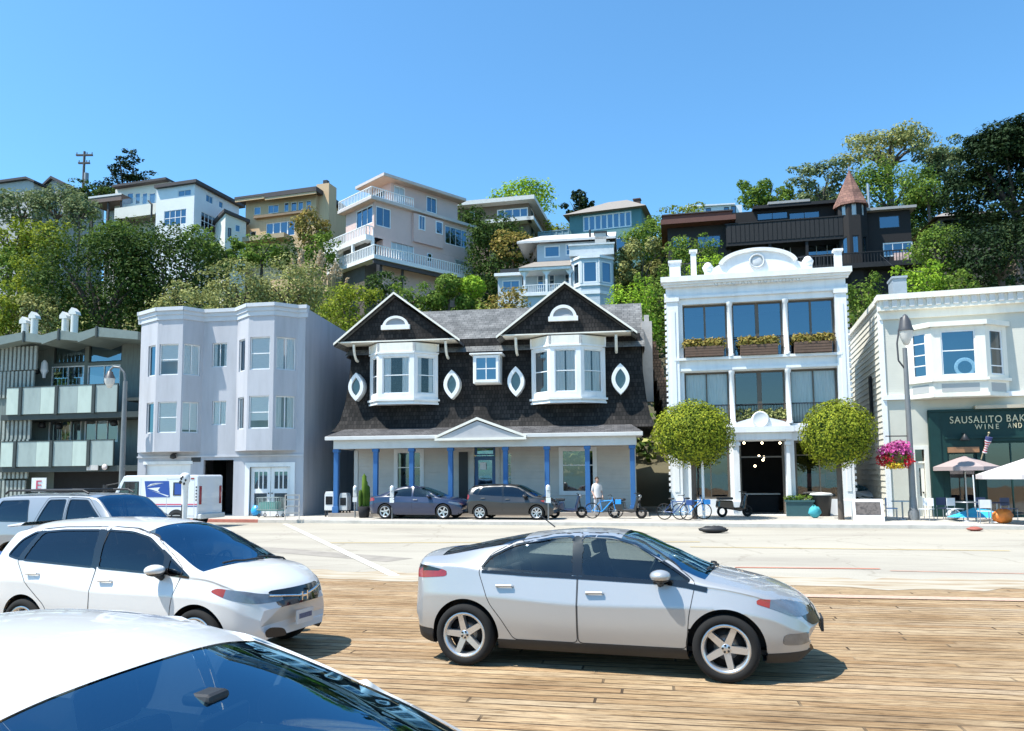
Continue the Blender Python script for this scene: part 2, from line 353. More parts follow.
def road_mat(name, base, dark):
    m, n, l, b = newmat(name); b.inputs['Roughness'].default_value = 0.9; b.inputs['Specular IOR Level'].default_value = 0.2
    mp = mapping(n, l)
    a = n.new('ShaderNodeTexNoise'); a.inputs['Scale'].default_value = .35; a.inputs['Detail'].default_value = 9; a.inputs['Roughness'].default_value = .6
    mps = mapping(n, l, (.35, 1.2, 1)); l.new(mps.outputs[0], a.inputs['Vector'])
    r = ramp(n, [(.3, dark), (.5, base), (.7, mul(base, 1.12))]); l.new(a.outputs[0], r.inputs[0])
    f = n.new('ShaderNodeTexNoise'); f.inputs['Scale'].default_value = 45; f.inputs['Detail'].default_value = 3; l.new(mp.outputs[0], f.inputs['Vector'])
    rf = ramp(n, [(.3, (.8, .8, .8)), (.7, (1.15, 1.15, 1.15))]); l.new(f.outputs[0], rf.inputs[0])
    v = n.new('ShaderNodeTexVoronoi'); v.feature = 'DISTANCE_TO_EDGE'; v.inputs['Scale'].default_value = .28; l.new(mp.outputs[0], v.inputs['Vector'])
    nzv = n.new('ShaderNodeTexNoise'); nzv.inputs['Scale'].default_value = 1.2; nzv.inputs['Detail'].default_value = 5; l.new(mp.outputs[0], nzv.inputs['Vector'])
    wv = n.new('ShaderNodeVectorMath'); wv.operation = 'MULTIPLY_ADD'; wv.inputs[1].default_value = (.9, .9, 0); l.new(nzv.outputs['Color'], wv.inputs[0]); l.new(mp.outputs[0], wv.inputs[2]); l.new(wv.outputs[0], v.inputs['Vector'])
    rv = ramp(n, [(0, (.80, .79, .77)), (.004, (.88, .87, .86)), (.010, (1, 1, 1))]); l.new(v.outputs['Distance'], rv.inputs[0])
    prev = r.outputs[0]
    for o in (rf.outputs[0], rv.outputs[0]):
        mx = n.new('ShaderNodeMix'); mx.data_type = 'RGBA'; mx.blend_type = 'MULTIPLY'; mx.inputs[0].default_value = 1; l.new(prev, mx.inputs[6]); l.new(o, mx.inputs[7]); prev = mx.outputs[2]
    l.new(prev, b.inputs['Base Color'])
    bp = n.new('ShaderNodeBump'); bp.inputs['Strength'].default_value = .3; bp.inputs['Distance'].default_value = .01; l.new(f.outputs[0], bp.inputs['Height']); l.new(bp.outputs[0], b.inputs['Normal'])
    return m
def sheet(name, pts, z, m, o=(0, 0), ang=0.0):
    mb = MB(); mb.add([(x, y, 0) for x, y in pts], [tuple(range(len(pts)))])
    ob = mb.build(name, m); ob.location = (o[0], o[1], z); ob.rotation_euler = (0, 0, ang); return structure(ob)
planks = planks_mat()
road_m = road_mat('beige_road', (.385, .352, .29), (.30, .27, .225))
walk_m = road_mat('pale_pavement', (.45, .42, .37), (.36, .33, .29))
soil_m = plain('dry_soil', (.09, .08, .045), .95, .35, .3, bump=.6, bscale=3)
water_m = plain('bay_water', (.03, .10, .16), .12, .2, .1)
# boundary of the boardwalk, and the kerb line, both parallel to the street
BA = math.atan2(-2.3, 12.3)
bo = ground(330, 575); bo = (bo.x, bo.y)
kl, kr = ground(250, 522.5), ground(950, 529)
KA = math.atan2(kr.y - kl.y, kr.x - kl.x)
sheet('ground', [(-4000, -4000), (4000, -4000), (4000, 4000), (-4000, 4000)], -0.35, water_m)
sheet('boardwalk', [(-60, 0), (70, 0), (70, -60), (-60, -60)], 0.0, planks, bo, BA)
sheet('road', [(-90, -1.2), (100, -1.2), (100, 26), (-90, 26)], -0.004, road_m, bo, BA)
sm, sn, sl, sb = newmat('sandy_worn_edge'); sb.inputs['Roughness'].default_value = .9; smp = mapping(sn, sl, (.5, 2.2, 1)); snz = sn.new('ShaderNodeTexNoise'); snz.inputs['Scale'].default_value = 1.8; snz.inputs['Detail'].default_value = 8; sl.new(smp.outputs[0], snz.inputs['Vector']); srp = ramp(sn, [(.36, (.30, .22, .14)), (.48, (.37, .31, .22)), (.6, (.41, .365, .29))]); sl.new(snz.outputs[0], srp.inputs[0]); sl.new(srp.outputs[0], sb.inputs['Base Color'])
rs_ = random.Random(8); eb = [(-60 + k * .5, -.55 + rs_.uniform(-.3, .25)) for k in range(261)]; et = [(x, .75 + rs_.uniform(-.35, .35)) for x, _ in eb]
mb = MB()
for k in range(260): mb.add([(*eb[k], 0), (*eb[k + 1], 0), (*et[k + 1], 0), (*et[k], 0)], [(0, 1, 2, 3)])
o_ = structure(mb.build('sand_strip', sm)); o_.location = (bo[0], bo[1], .004); o_.rotation_euler = (0, 0, BA)
# pavement slab with kerb
def kerb_local(px, py):
    p = ground(px, py); d = Vector((p.x - kl.x, p.y - kl.y)); return d.x * math.cos(KA) + d.y * math.sin(KA)
mb = MB(); mb.box(-70, .16, -.02, 90, 22, .14)
structure(mb.build('pavement', walk_m)).location = (kl.x, kl.y, 0); bpy.data.objects['pavement'].rotation_euler = (0, 0, KA)
mb = MB(); red = plain('red_kerb_paint', (.42, .16, .12), .8, .3, 3); kerbm = plain('kerb_concrete', (.5, .47, .42), .9, .2, 2, bump=.3)
mb.box(-70, 0, -.02, -9, .158, .143, 0); mb.box(-9, 0, -.02, .4, .158, .143, 1); mb.box(.4, 0, -.02, 90, .158, .143, 0)
k = structure(mb.build('kerb', [kerbm, red], bevel=.02)); k.location = (kl.x, kl.y, 0); k.rotation_euler = (0, 0, KA)
# painted and patched strips on the road
yel = plain('worn_yellow_paint', (.55, .40, .13), .85, .35, 6, (1, 3, 1)); wht = plain('worn_white_paint', (.58, .56, .5), .85, .3, 5, (1, 3, 1))
redp = plain('worn_red_paint', (.50, .20, .13), .85, .4, 5, (1, 4, 1)); asp = plain('dark_patch', (.28, .25, .21), .9, .25, 2)
def strip(name, a, b, wd, m, z=.008):
    p, q = ground(*a), ground(*b); d = (q - p).normalized(); nrm = Vector((-d.y, d.x, 0)) * wd / 2
    mb = MB(); mb.add([p - nrm, q - nrm, q + nrm, p + nrm], [(0, 1, 2, 3)]); o = mb.build(name, m); o.location.z = z; return structure(o)
strip('yellow_line', (330, 543), (700, 542), .11, yel); strip('yellow_line', (690, 547), (1010, 551), .09, yel)
strip('white_line', (285, 524), (395, 576), .22, wht); strip('red_line', (735, 567.5), (880, 569), .13, redp); strip('red_line', (890, 571), (1080, 575), .06, redp)
strip('red_strip', (800, 596), (1060, 601), .32, plain('faded_brick_strip', (.50, .33, .24), .9, .25, 8, (3, 1, 1)), .012)
strip('road_patch', (250, 548), (400, 560), .9, asp, .0)
# hillside
nx, ny = 130, 90; rnd = random.Random(4)
vs = []; 
for j in range(ny):
    for i in range(nx):
        x = -160 + 320 * i / (nx - 1); y = 40 + 230 * (j / (ny - 1)) ** 1.4
        vs.append((x, y - .0, hill(x, y) + (rnd.uniform(-.5, .5) if hill(x, y) > 1 else -.3)))
mb = MB(); mb.add(vs, [(j * nx + i, j * nx + i + 1, (j + 1) * nx + i + 1, (j + 1) * nx + i) for j in range(ny - 1) for i in range(nx - 1)], 0, True)
structure(mb.build('hillside', soil_m))

# ================================================================== 1 green-grey flats (far left)
gg = plain('grey_green_wood', (.15, .18, .165), .7, .2, 3, (4, 4, .4)); gg_l = plain('grey_green_fascia', (.16, .20, .185), .6, .15, 2)
gg_d = plain('dark_green_trim', (.035, .045, .042), .6, .2, 3); pan_a = plain('pale_green_panel', (.45, .53, .47), .6, .12, 2, (1, 1, .4)); pan_b = plain('grey_green_panel', (.30, .36, .34), .6, .14, 2, (1, 1, .4))
F = Fac(137, 515, 40.2, 12)
t = facthing(F, 'apartment_building', 'grey green three storey flats with zigzag roof and panelled balconies', 'building')
def X(px, py=400, d=0): return F.u(px, py, d)
def Zf(py, px=70, d=0): return F.z(px, py, d)
uL = X(-110); zt = Zf(333); D = 1.9
m = MB(); b3 = F.rect(57, 346, 137, 384, D); 
wins3 = [F.rect(*q, D) for q in ((54, 345, 85, 363), (89, 343, 122, 362), (51, 366, 84, 386), (87, 365, 120, 386))]
wins2 = [F.rect(*q, D) for q in ((48, 419, 81, 442), (84, 418, 118, 442))]
gdoor = F.rect(36, 470, 119, 515, D)
wallh(m, uL, 0, .12, zt, wins3 + wins2, D, .1)
m.box(0, D, .12, .12, 14, zt); m.quad((uL, 14, .12), (uL, 14, zt), (0, 14, zt), (0, 14, .12)); m.box(uL, .4, .1, X(2), D, zt)
m.build('wall', gg, t)
# floor slabs
m = MB(); z3, z2 = Zf(413), Zf(466)
for z in (z3, z2): m.box(X(1), 0.05, z - .3, 0, D, z)
m.box(X(120), .3, Zf(402), -.05, D, Zf(399)); m.build('balcony_slab', gg_d, t)
# balcony panels and posts
for (y0, y1, cuts) in ((386, 413, (7, 20, 22, 41, 56, 58, 78, 93, 95, 118)), (441, 466, (4, 17, 19, 39, 53, 55, 75, 90, 92, 116))):
    pa = MB(); po = MB(); cols = (0, None, 1, 0, None, 1, 0, None, 1)
    zz0, zz1 = Zf(y1), Zf(y0)
    for a, b, cidx in zip(cuts, cuts[1:], cols):
        if cidx is None: po.box(X(a) - .02, -.1, zz0 - .05, X(b) + .04, .02, zz1 + .04)
        else: pa.box(X(a), -.03, zz0, X(b) - .012, .03, zz1, cidx)
    po.box(X(cuts[0]), -.045, zz1 + .003, X(cuts[-1]), .035, zz1 + .05); po.box(X(cuts[-1]) - .04, -.045, zz0, X(cuts[-1]), .035, zz1)
    pa.build('balcony_panel', [pan_a, pan_b], t); po.build('balcony_frame', gg_d, t)
for q in wins3: window(t, *q, D + .03, nx=1 if q[1] > Zf(364) else 2, gl=gl_blue, fm=white if q[1] < Zf(364) else gg_d)
for q in wins2: window(t, *q, D + .03, nx=3, gl=gl_dark, cover=('curtain', .35, blind))
# slatted screens
for (px0, px1, y0, y1) in ((-30, 32, 343, 367), (-30, 30, 368, 395), (-30, 29, 418, 438), (-30, 28, 438, 478), (-30, 26, 480, 514)):
    m = MB(); a, b = X(px0), X(px1); n = int((b - a) / .26)
    for k in range(n): m.box(a + (b - a) * k / n, .28, Zf(y1), a + (b - a) * (k + .55) / n, .39, Zf(y0))
    m.build('slat_screen', MAT.get('weathered_slats') or plain('weathered_slats', (.30, .33, .30), .8, .2, 4), t)
# folded roof
pk = [(-60, 340), (-30, 335), (-10, 338), (24, 332), (42, 335), (59, 330), (78, 333), (97, 327), (138, 331.5)]
m = MB(); pts = [F.uz(px, py, -.5) for px, py in pk]
for (a, za), (b, zb) in zip(pts, pts[1:]):
    m.add([(a, -.5, za), (b, -.5, zb), (b, 13, zb), (a, 13, za), (a, -.5, za - .5), (b, -.5, zb - .42), (b, 13, zb - .42), (a, 13, za - .5)], [(0, 1, 2, 3), (7, 6, 5, 4), (4, 5, 1, 0), (3, 2, 6, 7), (0, 3, 7, 4), (1, 5, 6, 2)], 0)
for a, za in pts[3::2]: m.box(a - .05, -.56, za - .55, a + .05, -.45, za + .05, 1)
m.build('roof', [gg_l, gg_d], t)
cw = plain('galvanised_white', (.66, .65, .6), .5, .1, 4)
for px, py0, py1 in ((25, 318, 334), (34, 313, 334), (65, 313, 334), (74, 309, 334)):
    u, z0 = F.uz(px, py1, 3); z1 = F.z(px, py0, 3); m = MB()
    m.lathe([(.2, z0 - .6), (.2, z1 - .35)], (u, 3, 0), 12); m.poly([(-.26, 0), (.26, 0), (.2, .18), (-.06, .42), (-.26, .2)], -.2, .2, 0, Matrix.Translation((u, 3, z1 - .36)))
    m.build('vent_cowl', cw, t)
# ground floor: dark sheet for the recess, signs, door, pots
m = MB(); m.box(X(30), D - .02, .14, X(119), D - .005, Zf(469), 0); m.build('dark_recess_sheet', darkin, t)  # flat dark sheet: the recess's shade is put into its colour
m = MB(); m.box(*[v for v in (X(90), -.05, Zf(470.5))], X(101), .0, Zf(465.5)); m.build('sign_board', plain('grey_sign', (.5, .48, .45), .6), t)
m = MB(); m.lathe([(0, 0), (.16, 0), (.16, .03), (0, .03)], (0, 0, 0), 16, 0, Matrix.Translation((X(108), -.05, Zf(467.5))) @ Matrix.Rotation(R(90), 4, 'X')); m.build('round_sign', plain('pale_sign', (.6, .5, .47), .6), t)
for px in (44, 42): 
    pass
for px, py in ((36, 374), (42, 428), (59, 429), (114, 426)):
    u, z = F.uz(px, py, 1.2); m = MB(); m.lathe([(.02, .35), (.16, .3), (.2, .05), (.12, 0)], (u, 1.2, z), 12); m.tube((u, 1.2, z + .33), (u, 1.2, z + .8), .012); m.build('hanging_lantern', black, t)
u, z = F.uz(44, 378, 1.0); m = MB(); m.lathe([(.05, 1.0), (.16, .85), (.2, .45), (.22, .4), (.1, .2), (.08, 0)], (u, 1.0, z), 14); m.build('balcony_lamp', white, t)

# ================================================================== 2 pale lavender flats with bays
lav = plain('lavender_stucco', (.43, .437, .468), .75, .17, .9, (1.6, 1.6, .22), bump=.25, bscale=25); lavd = plain('lavender_trim', (.50, .505, .53), .7, .08, 2)
F = Fac(136, 515, 39.4, 9)
t = facthing(F, 'apartment_building', 'pale lavender three storey stucco flats with two angled window bays', 'building')
W = F.u(303, 500); ztop = (F.z(303, 306) + F.z(137, 317)) / 2; zb = (F.z(150, 452) + F.z(290, 450)) / 2
h1, h0 = 0.85, 0
flatw = [F.rect(212, 343, 227, 367, 0), F.rect(212, 401, 226, 425, 0)]
door = F.rect(203, 460, 233, 512, 0); fr = F.rect(247, 464, 293, 512, 0); gar = F.rect(145, 464, 190, 512, 0)
for q in (door, fr, gar): pass
door = (door[0], .15, door[2], door[3]); fr = (fr[0], .15, fr[2], fr[3]); gar = (gar[0], .15, gar[2], gar[3])
m = MB(); wallh(m, 0, W, .1, ztop, flatw + [door, fr, gar], 0, .16)
m.quad((0, 0, .1), (0, 0, ztop), (0, 13, ztop), (0, 13, .1)); m.quad((W, 0, .1), (W, 13, .1), (W, 13, ztop - .5), (W, 0, ztop)); m.quad((0, 13, .1), (0, 13, ztop), (W, 13, ztop), (W, 13, .1)); m.quad((0, 0, ztop - .3), (W, 0, ztop - .3), (W, 13, ztop - .5), (0, 13, ztop - .3))
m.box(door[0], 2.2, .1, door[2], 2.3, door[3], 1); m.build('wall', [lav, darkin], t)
rows = ((343, 374), (400, 431))
covers = {0: [None, ('blind', .55, blind), ('curtain', .5, blind)], 1: [None, ('blind', .98, blind), ('blind', .9, blind)], 2: [None, ('blind', .97, blind), ('curtain', .42, blind)], 3: [('curtain', .3, blind), ('blind', .75, blind), ('curtain', .34, curtain)]}
zrow = [(F.z(215, b, 0), F.z(215, a, 0)) for a, b in rows]
for bi, (ol, il, ir, orr, wn) in enumerate(((139, 155.5, 181, 202, ((147, 154), (158, 177), (182.5, 199))), (236, 247, 273, 297, ((238, 244), (249, 269), (275.5, 295))))):
    A = (F.u(ol, 400, 0), 0); B = (F.u(il, 400, -.85), -.85); Cc = (F.u(ir, 400, -.85), -.85); Dd = (F.u(orr, 400, 0), 0)
    bay = MB(); cor = MB()
    for si, (p, q, wpx) in enumerate(((A, B, wn[0]), (B, Cc, wn[1]), (Cc, Dd, wn[2]))):
        L = math.hypot(q[0] - p[0], q[1] - p[1]); P = panel(p[0], p[1], math.atan2(q[1] - p[1], q[0] - p[0]))
        f0 = (wpx[0] - (ol, il, ir)[si]) / ((il, ir, orr)[si] - (ol, il, ir)[si]); f1 = (wpx[1] - (ol, il, ir)[si]) / ((il, ir, orr)[si] - (ol, il, ir)[si])
        hs = [(L * f0, z0 + (.03 if bi else -.1), L * f1, z1 + (.06 if bi else -.12)) for z0, z1 in zrow]
        wallh(bay, 0, L, zb, ztop, hs, 0, .13, 0, P)
        for ri, h in enumerate(hs):
            cv = covers[bi * 1 + (0 if ri == 0 else 0)][si] if False else covers[(bi if ri == 0 else 2 + bi) if bi == 0 else (2 if ri == 0 else 3)][si] if False else covers[{(0, 0): 0, (1, 0): 2, (0, 1): 1, (1, 1): 3}[(bi, ri)]][si]
            window(t, *h, .07, P, .055, .05, nx=1 if si < 2 else 2, nz=2 if (si == 1) else 1, gl=gl_clear if cv else gl_blue, fm=white, cover=cv)
        # cornice following the bay
        cor.box(-.08, -.18, ztop - .06, L + .08, .2, ztop + .12, 0, P); cor.box(-.04, -.10, ztop - .26, L + .04, .1, ztop - .062, 0, P); cor.box(-.02, -.05, ztop - .5, L + .02, .05, ztop - .262, 0, P)
    bay.prism([A, B, Cc, Dd], zb - .02, zb, 1); bay.build('bay', [lav, lavd], t)
    cor.build('bay_cornice', plain('pale_blue_cornice', (.54, .56, .585), .6, .08, 2) if 'pale_blue_cornice' not in MAT else MAT['pale_blue_cornice'], t)
for q, cv in zip(flatw, (('curtain', .25, curtain), ('curtain', .48, blind))): window(t, *q, .07, None, .05, .05, nx=2, gl=gl_clear, cover=cv)
m = MB()
for a, b in ((-.2, F.u(139, 400)), (F.u(202, 400), F.u(236, 400)), (F.u(297, 400), W + .12)):
    m.box(a, -.18, ztop - .061, b, .2, ztop + .119); m.box(a, -.10, ztop - .259, b, .1, ztop - .063); m.box(a, -.05, ztop - .499, b, .05, ztop - .261)
m.build('cornice', MAT['pale_blue_cornice'], t)
m = MB(); m.box(-.02, -.06, zb - .3, W + .02, .0, zb - .22); m.build('string_course', lavd, t)
# french doors
for k in range(2):
    a = fr[0] + .15 + (fr[2] - fr[0] - .3) * k / 2; b = fr[0] + .15 + (fr[2] - fr[0] - .3) * (k + 1) / 2 - .02
    d = MB(); zm = .15 + (fr[3] - .15) * .52
    wallh(d, a, b, .15, fr[3] - .15, [(a + .18, zm, b - .18, fr[3] - .38), (a + .18, .5, b - .18, zm - .22)], .1, .05)
    for q in (1, 2): x = a + .18 + (b - a - .36) * q / 3; d.box(x - .03, .11, zm, x + .03, .14, fr[3] - .38)
    dd = d.build('door', white, t); g = MB(); g.quad((a + .1, .14, .4), (b - .1, .14, .4), (b - .1, .14, fr[3] - .3), (a + .1, .14, fr[3] - .3)); g.build('pane', gl_blue, dd)
    h = MB(); h.ball(((b - .08) if k == 0 else (a + .08), .07, 1.25), .035); h.build('handle', black, dd)
m = MB(); m.box(fr[0] - .1, -.05, .15, fr[0] + .13, .04, fr[3] + .08); m.box(fr[2] - .13, -.05, .15, fr[2] + .1, .04, fr[3] + .08); m.box(fr[0] + .13, -.048, fr[3] - .14, fr[2] - .13, .04, fr[3] + .078); m.build('door_frame', white, t)
m = MB(); n = 4
for k in range(n): m.box(gar[0], .1, .15 + (gar[3] - .15) * k / n + .015, gar[2], .14, .15 + (gar[3] - .15) * (k + 1) / n)
m.build('garage_door', white, t)
m = MB(); m.box(gar[0] - .12, -.04, gar[3] - .02, gar[2] + .12, .05, gar[3] + .14); m.build('garage_lintel', white, t)
u, z = F.uz(195, 459, -.1); m = MB(); m.box(u - .25, -.03, z - .14, u + .25, 0, z + .14); s_ = m.build('house_number_plate', black, t)
u, z = F.uz(173, 459, -.25); m = MB(); m.lathe([(.02, .3), (.14, .2), (.16, .05), (.03, 0)], (u, -.25, z), 12); m.box(u - .03, -.25, z + .24, u + .03, 0, z + .3); m.build('wall_lamp', black, t)

# ================================================================== 3 dark shingle house with two gables
shin = shingle('dark_shingles', (.034, .031, .030), (.010, .010, .0105), (.003, .003, .003), .15, .2); roofg = shingle('grey_roof_shingles', (.17, .175, .175), (.11, .115, .115), (.06, .06, .065), .3, .2, rot=(0, 0, 0), bump=.5)
lapb = siding('beige_lap_siding', (.60, .56, .51), .17, .6, .07, strength=1.0); bluep = plain('blue_paint', (.03, .13, .33), .5, .12, 4); bluedk = plain('dark_blue_door', (.03, .10, .24), .4, .1, 4)
F = Fac(336, 516, 37.0, 8)
t = facthing(F, 'shingle_house', 'black shingled house with twin gables and blue porch posts', 'house')
X = lambda px, py=430, d=0: F.u(px, py, d); Zf = lambda py, px=490, d=0: F.z(px, py, d)
uR = X(641, 480); zp = .32; zbeam = Zf(447); zgut = Zf(437)
DW = 2.3                                                     # ground-floor wall sits behind the porch
m = MB(); m.box(-.3, -.25, .1, uR + .3, DW, zp); m.build('porch_floor', plain('porch_boards', (.34, .3, .26), .8, .15, 3), t)
gw = [F.rect(394, 449, 424, 498, DW), F.rect(559, 447, 597, 495, DW)]; gd = F.rect(472, 447, 498, 512, DW); gd = (gd[0], zp, gd[2], gd[3]); sd = [F.rect(501, 452, 513, 490, DW), F.rect(459, 452, 468, 500, DW)]
m = MB(); wallh(m, X(355, 480, DW), uR - .2, zp, zbeam + .1, gw + [gd] + sd[:1], DW, .12)
m.quad((X(355, 480, DW), DW, .1), (X(355, 480, DW), DW, 4.6), (X(355, 480, DW), 13, 4.6), (X(355, 480, DW), 13, .1)); m.quad((uR - .2, DW, .1), (uR - .2, 13, .1), (uR - .2, 13, 5), (uR - .2, DW, 5))
m.build('ground_floor_wall', lapb, t)
m = MB(); m.box(X(355, 480, DW) - .04, DW - .05, zp, X(358, 480, DW), DW + .03, zbeam); m.box(uR - .25, DW - .05, zp, uR - .17, DW + .05, zbeam); m.build('corner_board', trimg, t)
for q in gw: window(t, *q, DW - .05, None, .2, .16, nz=2, gl=gl_dark, zs=[.62])
window(t, *sd[0], DW - .03, None, .1, .1, nz=3, gl=gl_dark, fm=lapb)
m = MB(); m.box(sd[1][0], DW - .04, sd[1][1], sd[1][2], DW - .001, sd[1][3]); m.build('notice_board', black, t)
u0, z0, u1, z1 = gd; m = MB(); wallh(m, u0 + .12, u1 - .12, z0, z1 - .45, [(u0 + .3, z0 + 1.25, u1 - .3, z1 - .65)], DW + .06, .05); wallh(m, u0 + .12, u1 - .12, z1 - .4, z1, [(u0 + .25, z1 - .34, u1 - .25, z1 - .06)], DW + .06, .05)
dd = m.build('front_door', bluedk, t); g = MB(); g.quad((u0 + .2, DW + .1, z0 + 1), (u1 - .2, DW + .1, z0 + 1), (u1 - .2, DW + .1, z1 - .05), (u0 + .2, DW + .1, z1 - .05)); g.build('pane', gl_blue, dd)
m = MB(); m.ball((u0 + .22, DW + .0, z0 + 1.0), .045); m.build('handle', plain('brass', (.6, .45, .2), .3, .1, metal=1), dd)
m = MB(); m.box(u0 - .1, DW - .06, zp, u0 + .115, DW + .04, z1 + .1); m.box(u1 - .115, DW - .06, zp, u1 + .1, DW + .04, z1 + .1); m.build('door_frame', lapb, t)
u, z = F.uz(483, 466, DW - .0); m = MB(); m.box(u - .16, DW + .03, z - .18, u + .16, DW + .055, z + .18); m.build('door_notice', white, dd)
for px in (336.4, 375.8, 411.8, 450.8, 505.8, 547.3, 587.8, 632.8):
    u = X(px, 480, 0); m = MB(); m.box(u - .11, -.11, zp, u + .11, .11, zbeam); m.box(u - .15, -.15, zp, u + .15, .15, zp + .3); m.box(u - .15, -.15, zbeam - .16, u + .15, .15, zbeam - .01); m.build('porch_post', bluep, t, bevel=.015)
# beam, gutter, porch roof
uA, uB = X(325, 440, -.35), X(643, 436, -.35)
m = MB(); m.box(uA + .35, -.16, zbeam, uB - .3, .16, zgut - .01); m.box(uA + .33, -.02, zbeam + .02, uA + .5, DW, zgut - .02); m.box(uB - .45, -.02, zbeam + .02, uB - .28, DW, zgut - .02); m.build('porch_beam', trimg, t)
m = MB(); m.box(uA, -.4, zgut - .06, uB, -.24, zgut + .12); m.box(uA, -.24, zgut - .02, uB, DW, zgut + .02); m.build('gutter', trimg, t, bevel=.02)
zs1 = F.z(490, 428, 1.0)
m = MB(); m.add([(uA, -.36, zgut + .13), (uB, -.36, zgut + .13), (uB - .6, 1.3, zs1 + .15), (uA + .6, 1.3, zs1 + .15), (uA, 3, zgut + .13), (uB, 3, zgut + .13)], [(0, 1, 2, 3), (0, 3, 4), (1, 5, 2)]); m.build('porch_roof', shingle('porch_roof_shingles', (.10, .10, .105), (.06, .06, .065), (.03, .03, .03), .3, .2, rot=(0, 0, 0), bump=.4), t)
# entry pediment
a, za = F.uz(438, 438, -.5); b, zb2 = F.uz(523, 437, -.5); c, zc = F.uz(477, 421, -.5)
m = MB(); zz = (za + zb2) / 2; m.poly([(a, zz), (b, zz), (c, zc)], -.5, 1.6, 0); m.build('pediment', plain('pediment_grey', (.42, .42, .43), .6, .08, 2), t)
m = MB(); 
for p, q in (((a - .15, zz - .03), (c, zc + .06)), ((c, zc + .06), (b + .15, zz - .03))):
    m.add([(p[0], -.56, p[1]), (q[0], -.56, q[1]), (q[0], 1.6, q[1]), (p[0], 1.6, p[1]), (p[0], -.56, p[1] + .12), (q[0], -.56, q[1] + .12), (q[0], 1.6, q[1] + .12), (p[0], 1.6, p[1] + .12)], [(0, 1, 5, 4), (4, 5, 6, 7), (3, 2, 1, 0), (0, 4, 7, 3), (1, 2, 6, 5)])
m.box(a - .15, -.57, zz - .12, b + .15, -.45, zz - .005); m.build('pediment_moulding', cream, t)
# flared shingled storey (outline loop lofted between base and eaves)
DB, DT = .9, 1.75
ub0, ub1 = X(331, 428, DB), X(657, 424, DB); ut0, ut1 = X(352.5, 345, DT), X(640, 338, DT); zlo, zhi = Zf(429, 490, DB), Zf(338, 490, DT)
rings = []
for k, (f, g) in enumerate(((0, 0), (.04, .20), (.12, .42), (.3, .66), (.6, .86), (1, 1))):
    z = zlo + (zhi - zlo) * f; l = ub0 + (ut0 - ub0) * g; r = ub1 + (ut1 - ub1) * g; d = DB + (DT - DB) * g
    rings.append([(l, d, z), (r, d, z), (r, 12 - d + DB, z), (l, 12 - d + DB, z)])
m = MB()
for p, q in zip(rings, rings[1:]):
    for k in range(4): m.quad(p[k], p[(k + 1) % 4], q[(k + 1) % 4], q[k])
m.quad(*rings[0][::-1]); m.quad(*rings[-1])
# gables
gab = []
for (e0, e1, ap) in (((340.5, 343), (455, 338), (395, 296)), ((502.5, 335), (631, 331), (565, 285.5))):
    d = .75; a, za = F.uz(*e0, d); b, zb3 = F.uz(*e1, d); c, zc = F.uz(*ap, d); zz = (za + zb3) / 2; gab.append((a, b, c, zz, zc))
    m.poly([(a + .12, zz), (b - .12, zz), (c, zc - .12)], d, 8, 0)
m.build('shingled_wall', shin, t)
rid = F.z(480, 309.5, 5.5); zmid = F.z(480, 352, DT - .3)
m = MB()
for a, b, c, zz, zc in gab:
    for p in ((a - .25, zz - .12), (b + .25, zz - .12)):
        q = (c, zc + .08); m.add([(p[0], .55, p[1]), (q[0], .55, q[1]), (q[0], 9.5, q[1]), (p[0], 9.5, p[1]), (p[0], .55, p[1] - .13), (q[0], .55, q[1] - .13), (q[0], 9.5, q[1] - .13), (p[0], 9.5, p[1] - .13)], [(0, 1, 2, 3), (7, 6, 5, 4), (3, 2, 6, 7), (0, 3, 7, 4)])
m.add([(ut0 - .2, DT - .5, zmid), (ut1 + .2, DT - .5, zmid), (ut1 + .2, 5.5, rid), (ut0 - .2, 5.5, rid), (ut0 - .2, 11, zmid), (ut1 + .2, 11, zmid)], [(0, 1, 2, 3), (3, 2, 5, 4)])
m.add([(ut0 - .2, 1.4, zmid - .1), (ut1 + .2, 1.4, zmid - .1), (ut1 + .2, 5.5, rid - .1), (ut0 - .2, 5.5, rid - .1), (ut0 - .2, 11, zmid - .1), (ut1 + .2, 11, zmid - .1)], [(0, 3, 4), (1, 5, 2)])
m.build('roof', roofg, t)
m = MB()
for a, b, c, zz, zc in gab:
    for p in ((a - .28, zz - .16), (b + .28, zz - .16)):
        q = (c, zc + .07); dx = .0
        m.add([(p[0], .5, p[1] - .02), (q[0], .5, q[1] - .02), (q[0], .549, q[1] - .02), (p[0], .549, p[1] - .02), (p[0], .5, p[1] + .09), (q[0], .5, q[1] + .09), (q[0], .549, q[1] + .09), (p[0], .549, p[1] + .09)], [(0, 1, 5, 4), (4, 5, 6, 7), (3, 2, 1, 0), (2, 3, 7, 6)])
    m.box(a - .1, .6, zz - .06, b + .1, 1.8, zz - .002)
m.build('bargeboard', cream, t)
